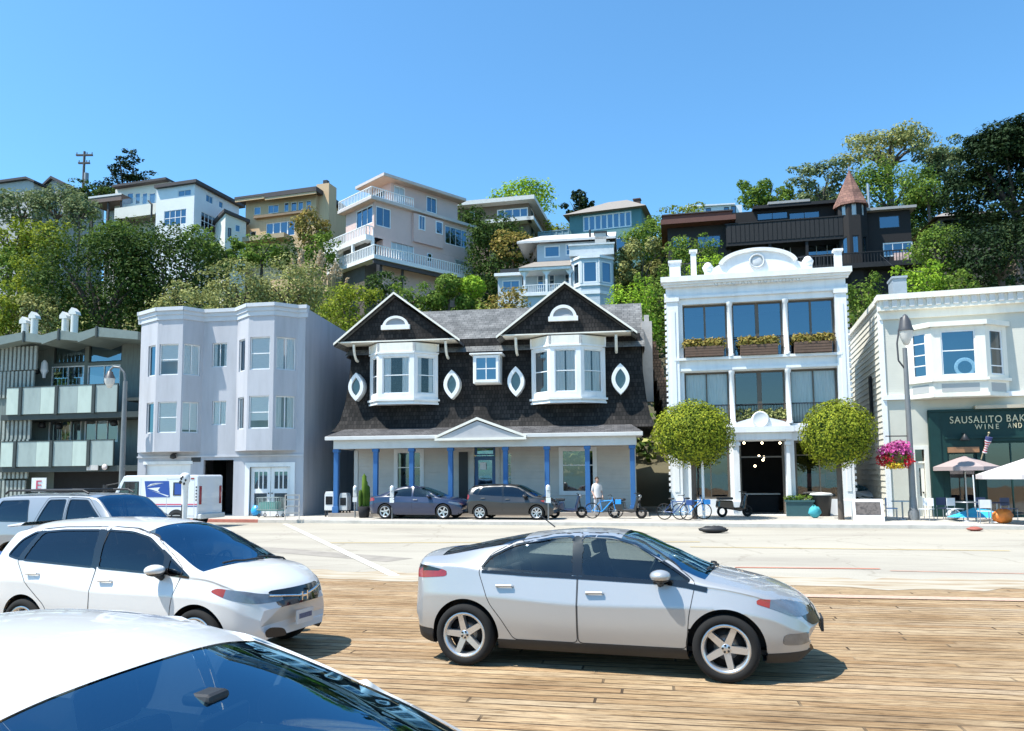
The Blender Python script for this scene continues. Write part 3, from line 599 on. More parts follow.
# lunettes
for px0, px1, py0, py1 in ((382.5, 409, 316, 328), (549.5, 577, 305, 319.5)):
    a, z = F.uz(px0, py1, .7); b, _ = F.uz(px1, py1, .7); zt_ = F.z((px0 + px1) / 2, py0, .7); c = (a + b) / 2; rx, rz = (b - a) / 2, zt_ - z
    arc = [(c + rx * math.cos(R(k * 10)), z + rz * math.sin(R(k * 10))) for k in range(19)]; inn = [(c + rx * .74 * math.cos(R(k * 10)), z + .12 + (rz - .12) * .74 * math.sin(R(k * 10))) for k in range(19)]
    m = MB(); 
    for k in range(18): m.poly([arc[k], arc[k + 1], inn[k + 1], inn[k]][::-1] if False else [inn[k], arc[k], arc[k + 1], inn[k + 1]], .62, .76)
    m.box(a - .05, .6, z - .1, b + .05, .76, z + .12); lu = m.build('lunette_window', white, t)
    g = MB(); g.poly(inn, .7, .755); g.build('louvre', siding('grey_louvre', (.34, .35, .36), .07) if 'grey_louvre' not in MAT else MAT['grey_louvre'], lu)
# angled bays
for bi, (ol, il, ir, orr, yt, yb) in enumerate(((370, 378, 414, 438, 342.5, 403), (531.5, 550, 581, 605.5, 335, 401.5))):
    d1 = .55; d0 = 1.35
    A = (X(ol, 375, d0), d0); B = (X(il, 375, d1), d1); Cc = (X(ir, 375, d1), d1); Dd = (X(orr, 375, d0), d0); zt_ = Zf(yt, (ol + orr) / 2, d1); zb_ = Zf(yb, (ol + orr) / 2, d1)
    zw1 = Zf(yt + 9.5, (ol + orr) / 2, d1); zw0 = zb_ + .32; b_ = MB(); s_ = MB()
    for si, (p, q) in enumerate(((A, B), (B, Cc), (Cc, Dd))):
        L = math.hypot(q[0] - p[0], q[1] - p[1]); P = panel(p[0], p[1], math.atan2(q[1] - p[1], q[0] - p[0])); e = .17 if si != 1 else .22
        h = (e, zw0 + .15, L - e, zw1 - .2)
        wallh(b_, 0, L, zb_, zw1, [h], 0, .12, 0, P); b_.box(.06, -.02, zw1 + .03, L - .06, .05, zt_, 1, P); s_.box(-.02, -.06, zw1 - .05, L + .02, .04, zw1 + .03, 0, P); s_.box(-.05, -.1, zb_ + .12, L + .05, .02, zb_ + .22, 0, P); s_.box(-.02, -.05, zb_ - .05, L + .02, .02, zb_ + .03, 0, P)
        window(t, *h, .05, P, .06, .06, nz=2, gl=gl_clear if si else gl_dark, cover=('curtain', .28 if bi == 0 else .46, blind if bi == 0 else curtain))
    for si, (p, q) in enumerate(((A, B), (B, Cc), (Cc, Dd))):
        for r_ in (p, q): b_.box(r_[0] - .05, r_[1] - .03, zw1 + .02, r_[0] + .05, r_[1] + .06, zt_, 0)
    b_.prism([A, B, Cc, Dd], zb_ - .03, zb_ - .001, 0); b_.add([(*A, zt_), (*B, zt_), (*Cc, zt_), (*Dd, zt_)], [(0, 1, 2, 3)])
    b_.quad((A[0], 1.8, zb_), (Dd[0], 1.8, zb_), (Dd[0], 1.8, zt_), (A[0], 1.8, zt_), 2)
    b_.build('bay', [white, cream, darkin], t); s_.build('bay_moulding', white, t)
# eye windows
for px, py, hw, hh in ((356.5, 387, 7.5, 14), (452, 384.5, 8, 14.5), (516, 381.5, 8.3, 15), (620.5, 379, 9, 15.5)):
    d = 1.12; c, z = F.uz(px, py, d); rx = abs(F.u(px + hw, py, d) - c); rz = abs(F.z(px, py - hh, d) - z)
    def eye(k, j): 
        tt = -1 + 2 * j / 12; return (c + k * rx * (1 - tt * tt), z + (rz * (abs(k) ** .45 if k else 1)) * tt)
    ring = [eye(1, j) for j in range(13)] + [eye(-1, 12 - j) for j in range(1, 12)]; inn = [(c + (x - c) * .58, z + (q - z) * .66) for x, q in ring]
    m = MB(); n = len(ring)
    for k in range(n): m.poly([inn[k], ring[k], ring[(k + 1) % n], inn[(k + 1) % n]], d - .12, d + .5)
    e = m.build('eye_window', white, t); g = MB(); g.poly(inn, d - .0, d + .5); g.build('pane', plain('eye_glass', (.05, .09, .10), .05, .3, 2, spec=.9) if 'eye_glass' not in MAT else MAT['eye_glass'], e)
# brackets
for px, py in ((354.5, 345), (446, 341.5), (516, 338), (616, 335)):
    u, z = F.uz(px, py, .9); m = MB()
    for k in range(6):
        a0 = R(90 * k / 6); a1 = R(90 * (k + 1) / 6)
        m.tube((u, 1.4 - .75 * math.sin(a1 if False else a0) * 0.8, z - .75 * math.cos(a0)), (u, 1.4 - .75 * math.sin(a1) * .8, z - .75 * math.cos(a1)), .07, .07, 6)
    m.build('bracket', cream, t)
# dormer
q = F.rect(474, 355.5, 498.5, 382, .8); m = MB(); m.box(q[0] - .05, .82, q[1] - .05, q[2] + .05, 3, q[3] + .05); m.box(q[0] - .2, .65, q[3] + .052, q[2] + .2, 3, q[3] + .12); dm = m.build('dormer', white, t); window(t, *q, .74, None, .12, .07, nx=2, nz=2, gl=gl_blue, cover=None)
# roof vents
for px, py in ((451, 333), (492, 330)):
    p = F.uz(px, py, 4); m = MB(); m.tube((p[0], 4, p[1] - .6), (p[0], 4, p[1]), .05); m.ball((p[0], 4, p[1]), .09); m.build('roof_vent', black, t)
# scalloped flank and chimney
m = MB(); zz0, zz1 = Zf(430, 660, 2), Zf(338, 660, 2)
for k in range(9):
    f = k / 9; m.box(ut1 + .3 + .9 * (1 - f), 1.6 + .25 * k, zz0 + (zz1 - zz0) * f, ut1 + .75 + .9 * (1 - f), 9, zz0 + (zz1 - zz0) * (f + .14))
m.build('flared_flank', shingle('brown_shingles', (.16, .11, .08), (.10, .07, .05), (.03, .025, .02), .14, .15), t)
u, z = F.uz(647, 342, 3); z1 = F.z(647, 322, 3); m = MB(); m.box(u - .25, 2.8, z - 3, u + .25, 3.3, z1); m.box(u - .12, 2.95, z1, u + .12, 3.15, z1 + .35); m.build('chimney', plain('chimney_render', (.42, .4, .38), .8, .15, 2), t)

# ================================================================== 4 white Grecian building
F = Fac(671.5, 512, 36.0, 12)
t = facthing(F, 'grecian_building', 'white classical building of three wide window bays under an arched parapet', 'building')
X = lambda px, py=400, d=0: F.u(px, py, d); Zf = lambda py, px=760, d=0: F.z(px, py, d)
W = X(851, 400); zc = Zf(273.5)
op3 = [F.rect(683, 303, 727.5, 358, 0), F.rect(732.5, 300, 783.5, 355.5, 0), F.rect(788, 297, 836, 353.5, 0)]
zt3 = max(q[3] for q in op3) - .05; zb3 = sum(q[1] for q in op3) / 3; op3 = [(q[0], zb3, q[2], zt3) for q in op3]
op2 = [(q[0], Zf(424), q[2], Zf(370)) for q in op3]
gdr = F.rect(740, 441, 786, 512, 0); gdr = (gdr[0], .16, gdr[2], gdr[3]); sh = [F.rect(692, 440, 730, 499, 0), F.rect(795, 440, 846, 499, 0)]
m = MB(); wallh(m, 0, W, .1, zc, op3 + op2 + [gdr] + sh, 0, .35)
B4 = 5.5; m.quad((0, 0, .1), (0, 0, zc), (0, B4, zc), (0, B4, .1)); m.quad((W, 0, .1), (W, B4, .1), (W, B4, zc), (W, 0, zc)); m.quad((0, B4, .1), (0, B4, zc), (W, B4, zc), (W, B4, .1)); m.quad((0, 0, zc - .4), (W, 0, zc - .4), (W, B4, zc - .4), (0, B4, zc - .4)); m.box(.01, B4 + .01, .1, W - .01, 15, 7.2)  # unseen rear is shaped low to let sun reach the bakery flank
for q in op3 + op2: m.box(q[0] - .3, 3.2, q[1] - .1, q[2] + .3, 3.3, q[3] + .1, 1)
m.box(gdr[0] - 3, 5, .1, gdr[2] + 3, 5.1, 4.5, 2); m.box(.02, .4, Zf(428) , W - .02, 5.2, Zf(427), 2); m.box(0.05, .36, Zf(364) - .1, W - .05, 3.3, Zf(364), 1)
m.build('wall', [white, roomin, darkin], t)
# pilasters, architraves, cornice
m = MB()
for a, b in ((-.02, X(682, 400) - .02), (X(837.5, 400), W + .02)):
    m.box(a + .05, -.16, .12, b - .05, -.001, zc - .9); m.box(a, -.22, zc - 1.15, b, -.001, zc - .9); m.box(a, -.22, .12, b, -.001, .8)
    m.box(a + .2, -.19, 1.2, b - .2, -.161, zc - 1.6)
for q0, q1 in zip(op3, op3[1:]):
    c = (q0[2] + q1[0]) / 2
    for zz0, zz1 in ((zb3, zt3), (op2[0][1], op2[0][3])):
        m.lathe([(.14, 0), (.14, .12), (.11, .14), (.095, zz1 - zz0 - .2), (.13, zz1 - zz0 - .15), (.14, zz1 - zz0)], (c, -.1, zz0), 14)
m.build('pilaster', white, t)
m = MB(); m.box(-.06, -.12, zt3 + .28, W + .06, -.001, zt3 + .4); m.box(-.1, -.2, zt3 + 1.0 if zt3 + 1.0 < zc - .3 else zc - .45, W + .1, -.001, zc - .25); m.box(-.22, -.42, zc - .249, W + .22, .3, zc); m.box(-.14, -.3, zc - .36, W + .14, -.001, zc - .2505)
m.box(-.05, -.12, zb3 - .62, W + .05, -.001, zb3 - .5); m.box(.3, -.2, zb3 - .12, W - .3, -.001, zb3 - .002); m.box(-.05, -.14, Zf(432), W + .05, -.001, Zf(426)); m.build('cornice', white, t)
n = 36
for uu in (-.03, W + .03):
    m = MB()
    for k in range(n): m.box(uu - .045, -.05, 1.2 + (zc - 1.8) * k / n, uu + .045, .12, 1.2 + (zc - 1.8) * (k + .55) / n)
    m.build('quoin', white, t)
# frieze lettering
ul, zl = F.uz(714, 284, -.2); ur, zr = F.uz(800, 277, -.2); carve = plain('carved_letter_grey', (.55, .54, .51), .8, .08)
zf_ = (zc - .25 + zt3 + .4) / 2
lettering(t, 'GRECIAN BUILDING', (ul + ur) / 2, -.205, (zl + zr) / 2 - .13, .36, carve, spacing=1.5, width=ur - ul, depth=.008)
# arched parapet
c, z0 = F.uz(757.5, 274, .1); top = F.z(757.5, 249.5, .1); rx = (X(803, 270, .1) - X(712, 272, .1)) / 2; rz = top - z0
pts = [(c + rx * 1.18, zc), (c + rx * 1.18, zc + .22)] + [(c + rx * 1.05, zc + .3)]
pts += [(c + rx * .84 * math.cos(R(k)), zc + .42 + (rz - .42) * math.sin(R(k))) for k in range(8, 173, 6)] + [(c - rx * 1.05, zc + .3), (c - rx * 1.18, zc + .22), (c - rx * 1.18, zc)]
m = MB(); m.poly(pts, -.05, .3); 
inn = [(c + rx * .84 * 1.04 * math.cos(R(k)), zc + .42 + (rz - .38) * math.sin(R(k))) for k in range(8, 173, 6)]; arc = [(c + rx * .78 * math.cos(R(k)), zc + .38 + (rz - .5) * math.sin(R(k))) for k in range(8, 173, 6)]
for k in range(len(inn) - 1): m.poly([arc[k], inn[k], inn[k + 1], arc[k + 1]], -.16, -.051)
for sgn in (-1, 1): m.lathe([(0, 0), (.2, .05), (.26, .25), (.12, .45), (0, .5)], (c + sgn * rx * 1.1, .12, zc + .22), 12)
m.build('parapet_arch', white, t)
u, z = F.uz(757, 261, -.1); m = MB(); T_ = Matrix.Translation((u, -.06, z)) @ Matrix.Rotation(R(90), 4, 'X'); m.lathe([(.27, 0), (.27, .08), (.34, .1), (.36, .02), (.36, 0)], (0, 0, 0), 24, 0, T_); m.lathe([(0, .03), (.2, .05), (.27, .0)], (0, 0, 0), 20, 0, T_); m.build('medallion', plain('medallion_grey', (.55, .57, .58), .7, .1, 4), t)
for px0, px1, py0, d in ((669.5, 680.5, 263, .3), (691, 696.5, 252, .3), (835.5, 842.5, 251, .3)):
    a, b = X(px0, 270, d), X(px1, 270, d); m = MB(); m.box(a, d, zc - .3, b, d + (b - a), Zf(py0, px0, d)); m.box(a - .06, d - .06, Zf(py0, px0, d), b + .06, d + .06 + b - a, Zf(py0, px0, d) + .1); m.build('parapet_post', white, t)
m = MB(); railing(m, (X(790, 262, .5), .5), (X(835, 260, .5), .5), zc, Zf(256, 812, .5), .16, .012); railing(m, (X(681, 262, .5), .5), (X(712, 260, .5), .5), zc, Zf(263, 690, .5), .16, .012); m.build('roof_railing', black, t)
# glazing
brz = plain('bronze_frame', (.10, .08, .06), .4, .15, 4)
for i, q in enumerate(op3):
    window(t, *q, .28, None, .08, .1, nx=2, gl=gl_blue, fm=brz, mw=.09 if i != 1 else .16)
    m = MB(); railing(m, (q[0], .12), (q[2], .12), q[1] + .03, q[1] + (q[3] - q[1]) * .36, .12, .009, .04); m.build('balcony_rail', black, t)
for i, q in enumerate(op2):
    window(t, *q, .28, None, .08, .1, nx=2, gl=gl_clear if i != 1 else gl_dark, fm=brz, mw=.06 if i != 1 else .2, cover=('curtain', .5, curtain) if i != 1 else None)
    m = MB(); railing(m, (q[0], .12), (q[2], .12), q[1] + .03, q[1] + (q[3] - q[1]) * .38, .12, .009, .04); m.build('balcony_rail', black, t)
# door case
a, b = X(731.5, 480), X(792.5, 480); zd = gdr[3]
m = MB()
for p, q in ((a + .1, gdr[0] - .02), (gdr[2] + .02, b - .1)): m.box(p, -.28, .12, q, -.001, zd + .05); m.box(p - .08, -.36, .12, q + .08, -.001, .75); m.box(p - .06, -.34, zd - .2, q + .06, -.001, zd - .06)
m.box(a, -.4, zd + .05, b, -.001, zd + .38); m.box(a - .1, -.55, zd + .381, b + .1, -.001, Zf(427)); m.build('door_case', white, t)
zq = Zf(427) ; c = (a + b) / 2; zq2 = Zf(413, 761, -.3); m = MB(); pts = [(a + .05, zq), (b - .05, zq), (b - .1, zq + .12)] + [(c + (b - a) / 2 * .9 * k, zq + .14 + (zq2 - zq) * .55 * (1 - abs(k)) ** .8) for k in (.8, .5, .25, 0, -.25, -.5, -.8)] + [(a + .1, zq + .12)]
m.poly(pts, -.4, -.05); m.lathe([(.0, .06), (.3, .06), (.36, .09), (.38, 0)], (0, 0, 0), 20, 0, Matrix.Translation((c, -.4, zq2 - .3)) @ Matrix.Rotation(R(90), 4, 'X')); m.poly([(c + .38 * math.cos(R(k)), zq2 - .3 + .38 * math.sin(R(k))) for k in range(0, 360, 20)], -.401, -.1); m.build('door_pediment', white, t)
for q, cv in zip(sh, (None, None)): window(t, *q, .1, None, .1, .12, nx=2, gl=gl_dark, fm=brz, zs=[.75])
m = MB(); m.box(gdr[0], .3, gdr[3] - .75, gdr[2], .36, gdr[3] - .68); m.box(gdr[0], .28, .15, gdr[0] + .1, .36, gdr[3]); m.box(gdr[2] - .1, .28, .15, gdr[2], .36, gdr[3]); m.build('door_transom', brz, t)
lampm, n_, l_, b_ = newmat('warm_bulb'); b_.inputs['Emission Color'].default_value = (1, .8, .55, 1); b_.inputs['Emission Strength'].default_value = 6
for px, py in ((744, 443), (762, 443), (780, 443), (759, 456), (763, 460), (755, 466), (764, 457)):
    u, z = F.uz(px, py, 2.0); m = MB(); m.ball((u, 2.0, z), .055, n=8, m=6); m.build('ceiling_bulb', lampm, t)
m = MB(); u, z = F.uz(758, 487, 2.5); m.box(u - .9, 2.4, .1, u + .9, 3.0, 1.0); m.box(u - 1, 2.3, 1.0, u + 1, 3.1, 1.06, 1); m.build('shop_counter', [darkin, trimg], t)
m = MB(); u = X(823, 470); m.box(u - .9, .9, .5, u + .9, 1.3, 1.3, 0); m.box(u + .25, .7, 1.7, u + .9, .75, 2.5, 1); m.box(u - .8, .7, 1.4, u + .2, .75, 2.0, 2); m.build('shop_display', [roomin, plain('orange_cloth', (.6, .15, .05), .8), plain('red_print', (.45, .2, .2), .8)], t)
boxw = plain('planter_wood', (.13, .08, .055), .8, .25, 4)
WB = []
for (x0, x1, y0, y1) in ((685, 723.5, 347, 357), (740, 777, 345, 355.5), (794, 831, 342, 353)):
    q = F.rect(x0, y0, x1, y1, -.05); WB.append((F, q))

# ================================================================== 5 bakery building
gcl = plain('pale_grey_green_paint', (.56, .545, .46), .6, .06, 2); dkg = plain('dark_green_paint', (.006, .036, .033), .55, .15, 3, spec=.3)
F = Fac(890, 514, 33.2, 16)
t = facthing(F, 'bakery_building', 'pale clapboard building with a bay window over a dark green shopfront', 'building')
X = lambda px, py=430, d=0: F.u(px, py, d); Zf = lambda py, px=960, d=0: F.z(px, py, d)
W = X(1130, 430); zc = (Zf(299, 890) + Zf(291, 1022)) / 2; zband = Zf(394, 960)
fu0 = X(930, 470); zg = Zf(409.5, 975)
sdoor = F.rect(915, 449, 927, 512, 0); sdoor = (sdoor[0], .16, sdoor[2], sdoor[3])
m = MB(); wallh(m, 0, fu0, .1, zband, [sdoor], 0, .25, 1); m.quad((fu0, 0, zg), (W, 0, zg), (W, 0, zband), (fu0, 0, zband), 1); m.quad((0, 0, zband), (W, 0, zband), (W, 0, zc), (0, 0, zc), 2)
dep = 15
m.quad((W, 0, .1), (W, dep, .1), (W, dep, zc), (W, 0, zc)); m.quad((0, dep, .1), (0, dep, zc), (W, dep, zc), (W, dep, .1)); m.quad((0, 0, zc - .3), (W, 0, zc - .3), (W, dep, zc - .3), (0, dep, zc - .3))
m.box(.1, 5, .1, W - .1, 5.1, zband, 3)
m.build('wall', [gcl, gcl, siding('fine_grey_siding', (.53, .525, .46), .11, .6, .05, strength=.25), darkin], t)
# real lapped boards on the flank
clap = plain('cream_clapboard', (.66, .64, .56), .6, .06, 2); m = MB(); nb = int((zc + .3) / .26)
for k in range(nb):
    z0 = .1 + k * .26; z1 = z0 + .26
    m.add([(-.045, 0, z0), (-.045, dep, z0), (-.008, dep, z1), (-.008, 0, z1), (0, 0, z0), (0, dep, z0)], [(1, 0, 3, 2), (0, 1, 5, 4)])
m.build('clapboard_flank', clap, t)
m = MB(); m.box(-.09, -.06, .12, .1, .12, zc - .1); m.build('corner_board', white, t)
v, z = F.vz(873, 400, 0)
m = MB(); m.box(-.12, v - .25, z - .9, -.05, v + .25, z + 1.1); m.build('flank_window', darkin, t)
# parapet on the flank, cornice with dentils
m = MB(); m.box(-.16, -.45, zc - .1, W + .2, .3, zc + .14, 0); m.box(-.1, -.32, zc - .55, W, -.001, zc - .42, 0); m.box(-.05, -.12, zc - .9, W, -.001, zc - .551, 0); m.box(-.05, -.29, zc - .419, W, -.001, zc - .103, 0); m.box(-.14, .301, zc - .15, .02, dep, zc + .1, 0)
n = 26
for k in range(n): u = .1 + (W - .1) * k / n; m.box(u, -.36, zc - .42, u + .2, -.05, zc - .102, 1)
m.build('cornice', [cream, trimg], t)
m = MB(); m.box(-.06, -.14, zband - .16, W, -.001, zband + .04); m.build('string_course', white, t)
u, z = F.uz(904, 299, 1.5); m = MB(); m.box(X(893, 290, 1.2), 1.2, zc - .3, X(907, 290, 1.2), 2.2, Zf(278, 900, 1.2)); m.box(X(892, 290, 1.2), 1.15, Zf(278, 900, 1.2), X(908, 290, 1.2), 2.25, Zf(276, 900, 1.2)); m.build('roof_unit', plain('grey_blue_metal', (.33, .38, .42), .5, .1, 3), t)
# bay
d1 = -.85; bay = [(X(906, 350, 0), 0), (X(931.5, 350, d1), d1), (X(986, 350, d1), d1), (X(1007, 350, 0), 0)]
zt_, zb_ = Zf(321.5, 958, d1), Zf(396, 958, d1); zs_ = Zf(378, 958, d1); zw0, zw1 = Zf(375, 958, d1), Zf(330, 958, d1)
b_ = MB(); s_ = MB()
for si, (p, q) in enumerate(zip(bay, bay[1:])):
    L = math.hypot(q[0] - p[0], q[1] - p[1]); P = panel(p[0], p[1], math.atan2(q[1] - p[1], q[0] - p[0])); e = .26 if si != 1 else .36
    h = (e, zw0, L - e, zw1); wallh(b_, 0, L, zb_, zt_, [h], 0, .14, 0, P); b_.box(e - .05, -.012, zb_ + .18, L - e + .05, -.001, zs_ - .22, 1, P)
    s_.box(-.06, -.14, zt_ - .18, L + .06, .05, zt_ + .02, 0, P); s_.box(-.05, -.1, zs_ - .12, L + .05, .03, zs_, 0, P); s_.box(-.04, -.06, zb_ - .02, L + .04, .03, zb_ + .12, 0, P)
    window(t, *h, .03, P, .06, .07, nz=2 if si == 1 else 3, zs=[.55] if si == 1 else [.26, .5, .76] if si == 0 else [.2, .58], gl=gl_blue if si < 2 else gl_dark, cover=('curtain', .3, curtain) if si == 2 else None)
b_.prism(bay, zb_ - .04, zb_ - .001, 0); b_.add([(*q, zt_) for q in bay], [(0, 1, 2, 3)]); b_.build('bay', [cream, plain('bay_grey_panel', (.40, .41, .40), .6, .06, 2)], t); s_.build('bay_moulding', cream, t)
# round paper lantern / medallion in the bay window
u, z = F.uz(963, 368, d1 + .35); m = MB(); m.lathe([(0, 0), (.12, .02), (.36, .05), (.46, .02), (.46, 0)], (0, 0, 0), 28, 0, Matrix.Translation((u, d1 + .11, z)) @ Matrix.Rotation(R(90), 4, 'X')); m.build('window_medallion', plain('pale_blue_disc', (.16, .33, .45), .5, .3, 14), t)
# green shopfront
zh = Zf(436, 985, -.15); m = MB(); D5 = -.18
zo0 = .6; holes = [F.rect(948.5, 452, 978, 497, D5), F.rect(985, 441, 1015, 512, D5)]; holes[0] = (holes[0][0], .75, holes[0][2], holes[0][3]); holes[1] = (holes[1][0], .16, X(1100, 470, D5), holes[1][3])
wallh(m, fu0, W, .12, zg, holes, D5, .22); m.quad((fu0, D5, .12), (fu0, D5, zg), (fu0, 0, zg), (fu0, 0, .12)); m.quad((fu0, D5, zg), (W, D5, zg), (W, 0, zg), (fu0, 0, zg))
m.box(fu0 - .02, D5 - .07, zg - .08, W, D5 - .001, zg + .02); m.box(X(944, 430, D5), D5 - .05, zh - .1, W, D5 - .001, zh); m.box(fu0 + .02, D5 - .05, .13, X(945, 470, D5) - .1, D5 - .001, zg - .09); m.build('shopfront', dkg, t)
m = MB(); q = F.rect(947.5, 447, 979, 452.5, D5); m.box(q[0], D5 - .06, q[1], q[2], D5 - .002, q[3]); m.build('timber_lintel', plain('stained_timber', (.30, .15, .07), .6, .2, 4), t)
for h in holes: window(t, *h, D5 + .08, None, .08, .1, nx=1 if h is holes[0] else 4, gl=gl_dark, fm=dkg)
gold = plain('gilt_letter', (.62, .55, .36), .45, .1)
u0, z0 = F.uz(950, 423.5, D5 - .02); u1, _ = F.uz(1002, 422, D5 - .02); lettering(t, 'SAUSALITO', (u0 + u1) / 2, D5 - .03, z0, .42, gold, spacing=1.15, width=u1 - u0, depth=.015)
u2, z2 = F.uz(1006, 421.7, D5 - .02); u3, _ = F.uz(1024, 421, D5 - .02); lettering(t, 'BAKERY', u2, D5 - .03, z2 - .0, .42, gold, align='LEFT', spacing=1.15, width=(u3 - u2) * 2.05, depth=.015)
u0, z0 = F.uz(975, 430, D5 - .02); u1, _ = F.uz(999, 429, D5 - .02); lettering(t, 'WINE', (u0 + u1) / 2, D5 - .03, z0 + .03, .3, gold, spacing=1.5, width=u1 - u0, depth=.015)
u0, z0 = F.uz(1008, 428.5, D5 - .02); u1, _ = F.uz(1022, 428, D5 - .02); lettering(t, 'AND', (u0 + u1) / 2, D5 - .03, z0 + .02, .3, gold, spacing=1.4, width=u1 - u0, depth=.015)
u, z = F.uz(965, 440, D5 - .3); m = MB(); m.lathe([(.03, .25), (.06, .2), (.2, 0), (.19, -.01)], (u, D5 - .3, z), 14); m.tube((u, D5, z + .3), (u, D5 - .3, z + .24), .02); m.build('gooseneck_lamp', black, t)
a, b, c, d = sdoor; m = MB(); wallh(m, a + .06, c - .06, b, d - .6, [(a + .2, 1.0, c - .2, d - .8)], .12, .05); dd = m.build('side_door', cream, t); g = MB(); g.quad((a, .2, b), (c, .2, b), (c, .2, d), (a, .2, d)); g.build('pane', gl_dark, dd); m = MB(); m.ball((c - .14, .08, 1.15), .04); m.build('handle', black, dd)
m = MB(); m.box(a - .12, -.04, .15, a + .05, .1, d + .15); m.box(c - .05, -.04, .15, c + .12, .1, d + .15); m.box(a + .05, -.04, d - .02, c - .05, .1, d + .15); m.box(a + .05, .05, d - .6, c - .05, .12, d - .52); m.build('side_door_frame', cream, t)
u0, z0 = F.uz(975, 407, -.35); m = MB(); m.box(u0, -.4, z0 - .08, W, -.001, z0 + .06); m.build('awning_case', plain('tan_awning_case', (.46, .40, .30), .6, .1), t)
FBAK, F5D = F, D5

# ================================================================== HOUSES ON THE HILL
def shell(m, x0, y0, z0, x1, y1, z1, fh=(), lh=(), rh=(), rev=.15, mi=0):
    """box house: front with holes fh, left side holes lh (v,z), right side holes rh (v,z)"""
    wallh(m, x0, x1, z0, z1, fh, y0, rev, mi)
    PR = Matrix.Translation((x1, y0, 0)) @ Matrix.Rotation(R(90), 4, 'Z'); wallh(m, 0, y1 - y0, z0, z1, [(a - y0, b, c - y0, d) for a, b, c, d in rh], 0, rev, mi, PR)
    PL = Matrix.Translation((x0, y1, 0)) @ Matrix.Rotation(R(-90), 4, 'Z'); wallh(m, 0, y1 - y0, z0, z1, [(y1 - c, b, y1 - a, d) for a, b, c, d in lh], 0, rev, mi, PL)
    m.quad((x1, y1, z0), (x0, y1, z0), (x0, y1, z1), (x1, y1, z1), mi); m.quad((x0, y0, z1 - .02), (x1, y0, z1 - .02), (x1, y1, z1 - .02), (x0, y1, z1 - .02), mi)
    return PR, PL
def swin(root, F, PR, y0, h, side='r', y1=0, **k):
    if side == 'r': return window(root, h[0] - y0, h[1], h[2] - y0, h[3], .03, PR, **k)
    return window(root, y1 - h[2], h[1], y1 - h[0], h[3], .03, PR, **k)
def order(q): return (min(q[0], q[2]), q[1], max(q[0], q[2]), q[3])
wcream = plain('warm_white_stucco', (.70, .68, .60), .7, .06, 1); wcool = plain('white_siding', (.72, .73, .74), .6, .05, 1); darkroof = plain('dark_roof_edge', (.06, .05, .05), .7, .2, 2)
# --- white and cream house
F = Fac(112, 215, 102, 17); t = facthing(F, 'hill_house', 'white and cream modern hill house with dark roof edge and roof terrace', 'house')
W = F.u(194, 210); Wm = F.u(156, 210)
zr = F.z(194, 184); zf = hill(F.o.x, F.o.y) - 3; zt_ = F.z(160, 201); dp = 15
fh = [F.rect(178, 190, 191, 196), F.rect(164, 210, 186, 225)]
rh = [order(F.vrect(206, 195.5, 213, 203, W)), order(F.vrect(219, 201.5, 223, 208, W)), order(F.vrect(201, 214.5, 216, 232, W))]
dp = max(q[2] for q in rh) + 3.5
m = MB(); PR, PL = shell(m, Wm, 0, zf, W, dp, zr, fh, (), rh); m.build('wall', wcool, t)
window(t, *fh[0], .04, nx=2, gl=gl_blue); window(t, *fh[1], .04, nx=4, nz=2, gl=gl_blue, mw=.09)
swin(t, F, PR, 0, rh[0], nx=2); swin(t, F, PR, 0, rh[1]); swin(t, F, PR, 0, rh[2], nx=4, nz=2, gl=gl_dark, mw=.1)
up = [F.rect(x0, 193, x1, 204, 2.5) for x0, x1 in ((127, 133), (135, 140), (142, 147), (149, 155))]
m = MB(); zr2 = F.z(140, 186, 2.5); shell(m, F.u(115, 200, 2.5), 2.5, zt_ - 1, Wm - .02, dp, zr2, up); m.build('upper_wall', wcream, t)
for q in up: window(t, *q, 2.54, gl=gl_blue, fm=wcool)
m = MB(); shell(m, 0, .4, F.z(130, 216), Wm - .01, 4, F.z(130, 205)); m.box(F.u(118, 218, 3), 3, zf, Wm - .02, 6, F.z(130, 216.2)); m.build('terrace_wall', wcream, t)
m = MB(); m.quad((F.u(120, 200), .42, F.z(130, 205)), (Wm, .42, F.z(130, 205)), (Wm, .42, F.z(130, 197)), (F.u(120, 200), .42, F.z(130, 197))); m.build('terrace_glass', gl_rail, t)
m = MB(); m.box(F.u(114, 190, 2), 1.6, zr2, Wm - .01, dp + .5, zr2 + .3); m.box(Wm, -.5, zr + .002, W + .6, dp + .6, zr + .42); m.build('roof', darkroof, t)
m = MB(); a = F.u(152, 200, -.2); m.path([(a, -.2, F.z(152, 222)), (a, -.2, F.z(152, 205)), (a - .6, -.2, F.z(150, 201))], .12); m.build('downpipe', black, t)
# --- lower cream wing in front of ochre house
F = Fac(225, 235, 97, -35); t = facthing(F, 'garden_cottage', 'small cream lean-to house with dark sloping roof beside the white hill house', 'house')
W = F.u(246, 232); m = MB(); zA, zB = F.z(226, 213), F.z(245, 222); zb = hill(F.o.x, F.o.y) - 4; m.poly([(0, zb), (W, zb), (W, zB), (0, zA)], 0, 5); m.build('wall', wcream, t)
m = MB(); m.poly([(-.3, zA), (W + .4, zB - .1), (W + .4, zB + .3), (-.3, zA + .4)], -.4, 5.4); m.build('roof', darkroof, t)
q = F.rect(228, 228, 231, 237); window(t, *q, -.06, gl=gl_dark, fm=black); q = F.rect(235, 225, 240, 232); window(t, *q, -.06, gl=gl_blue)
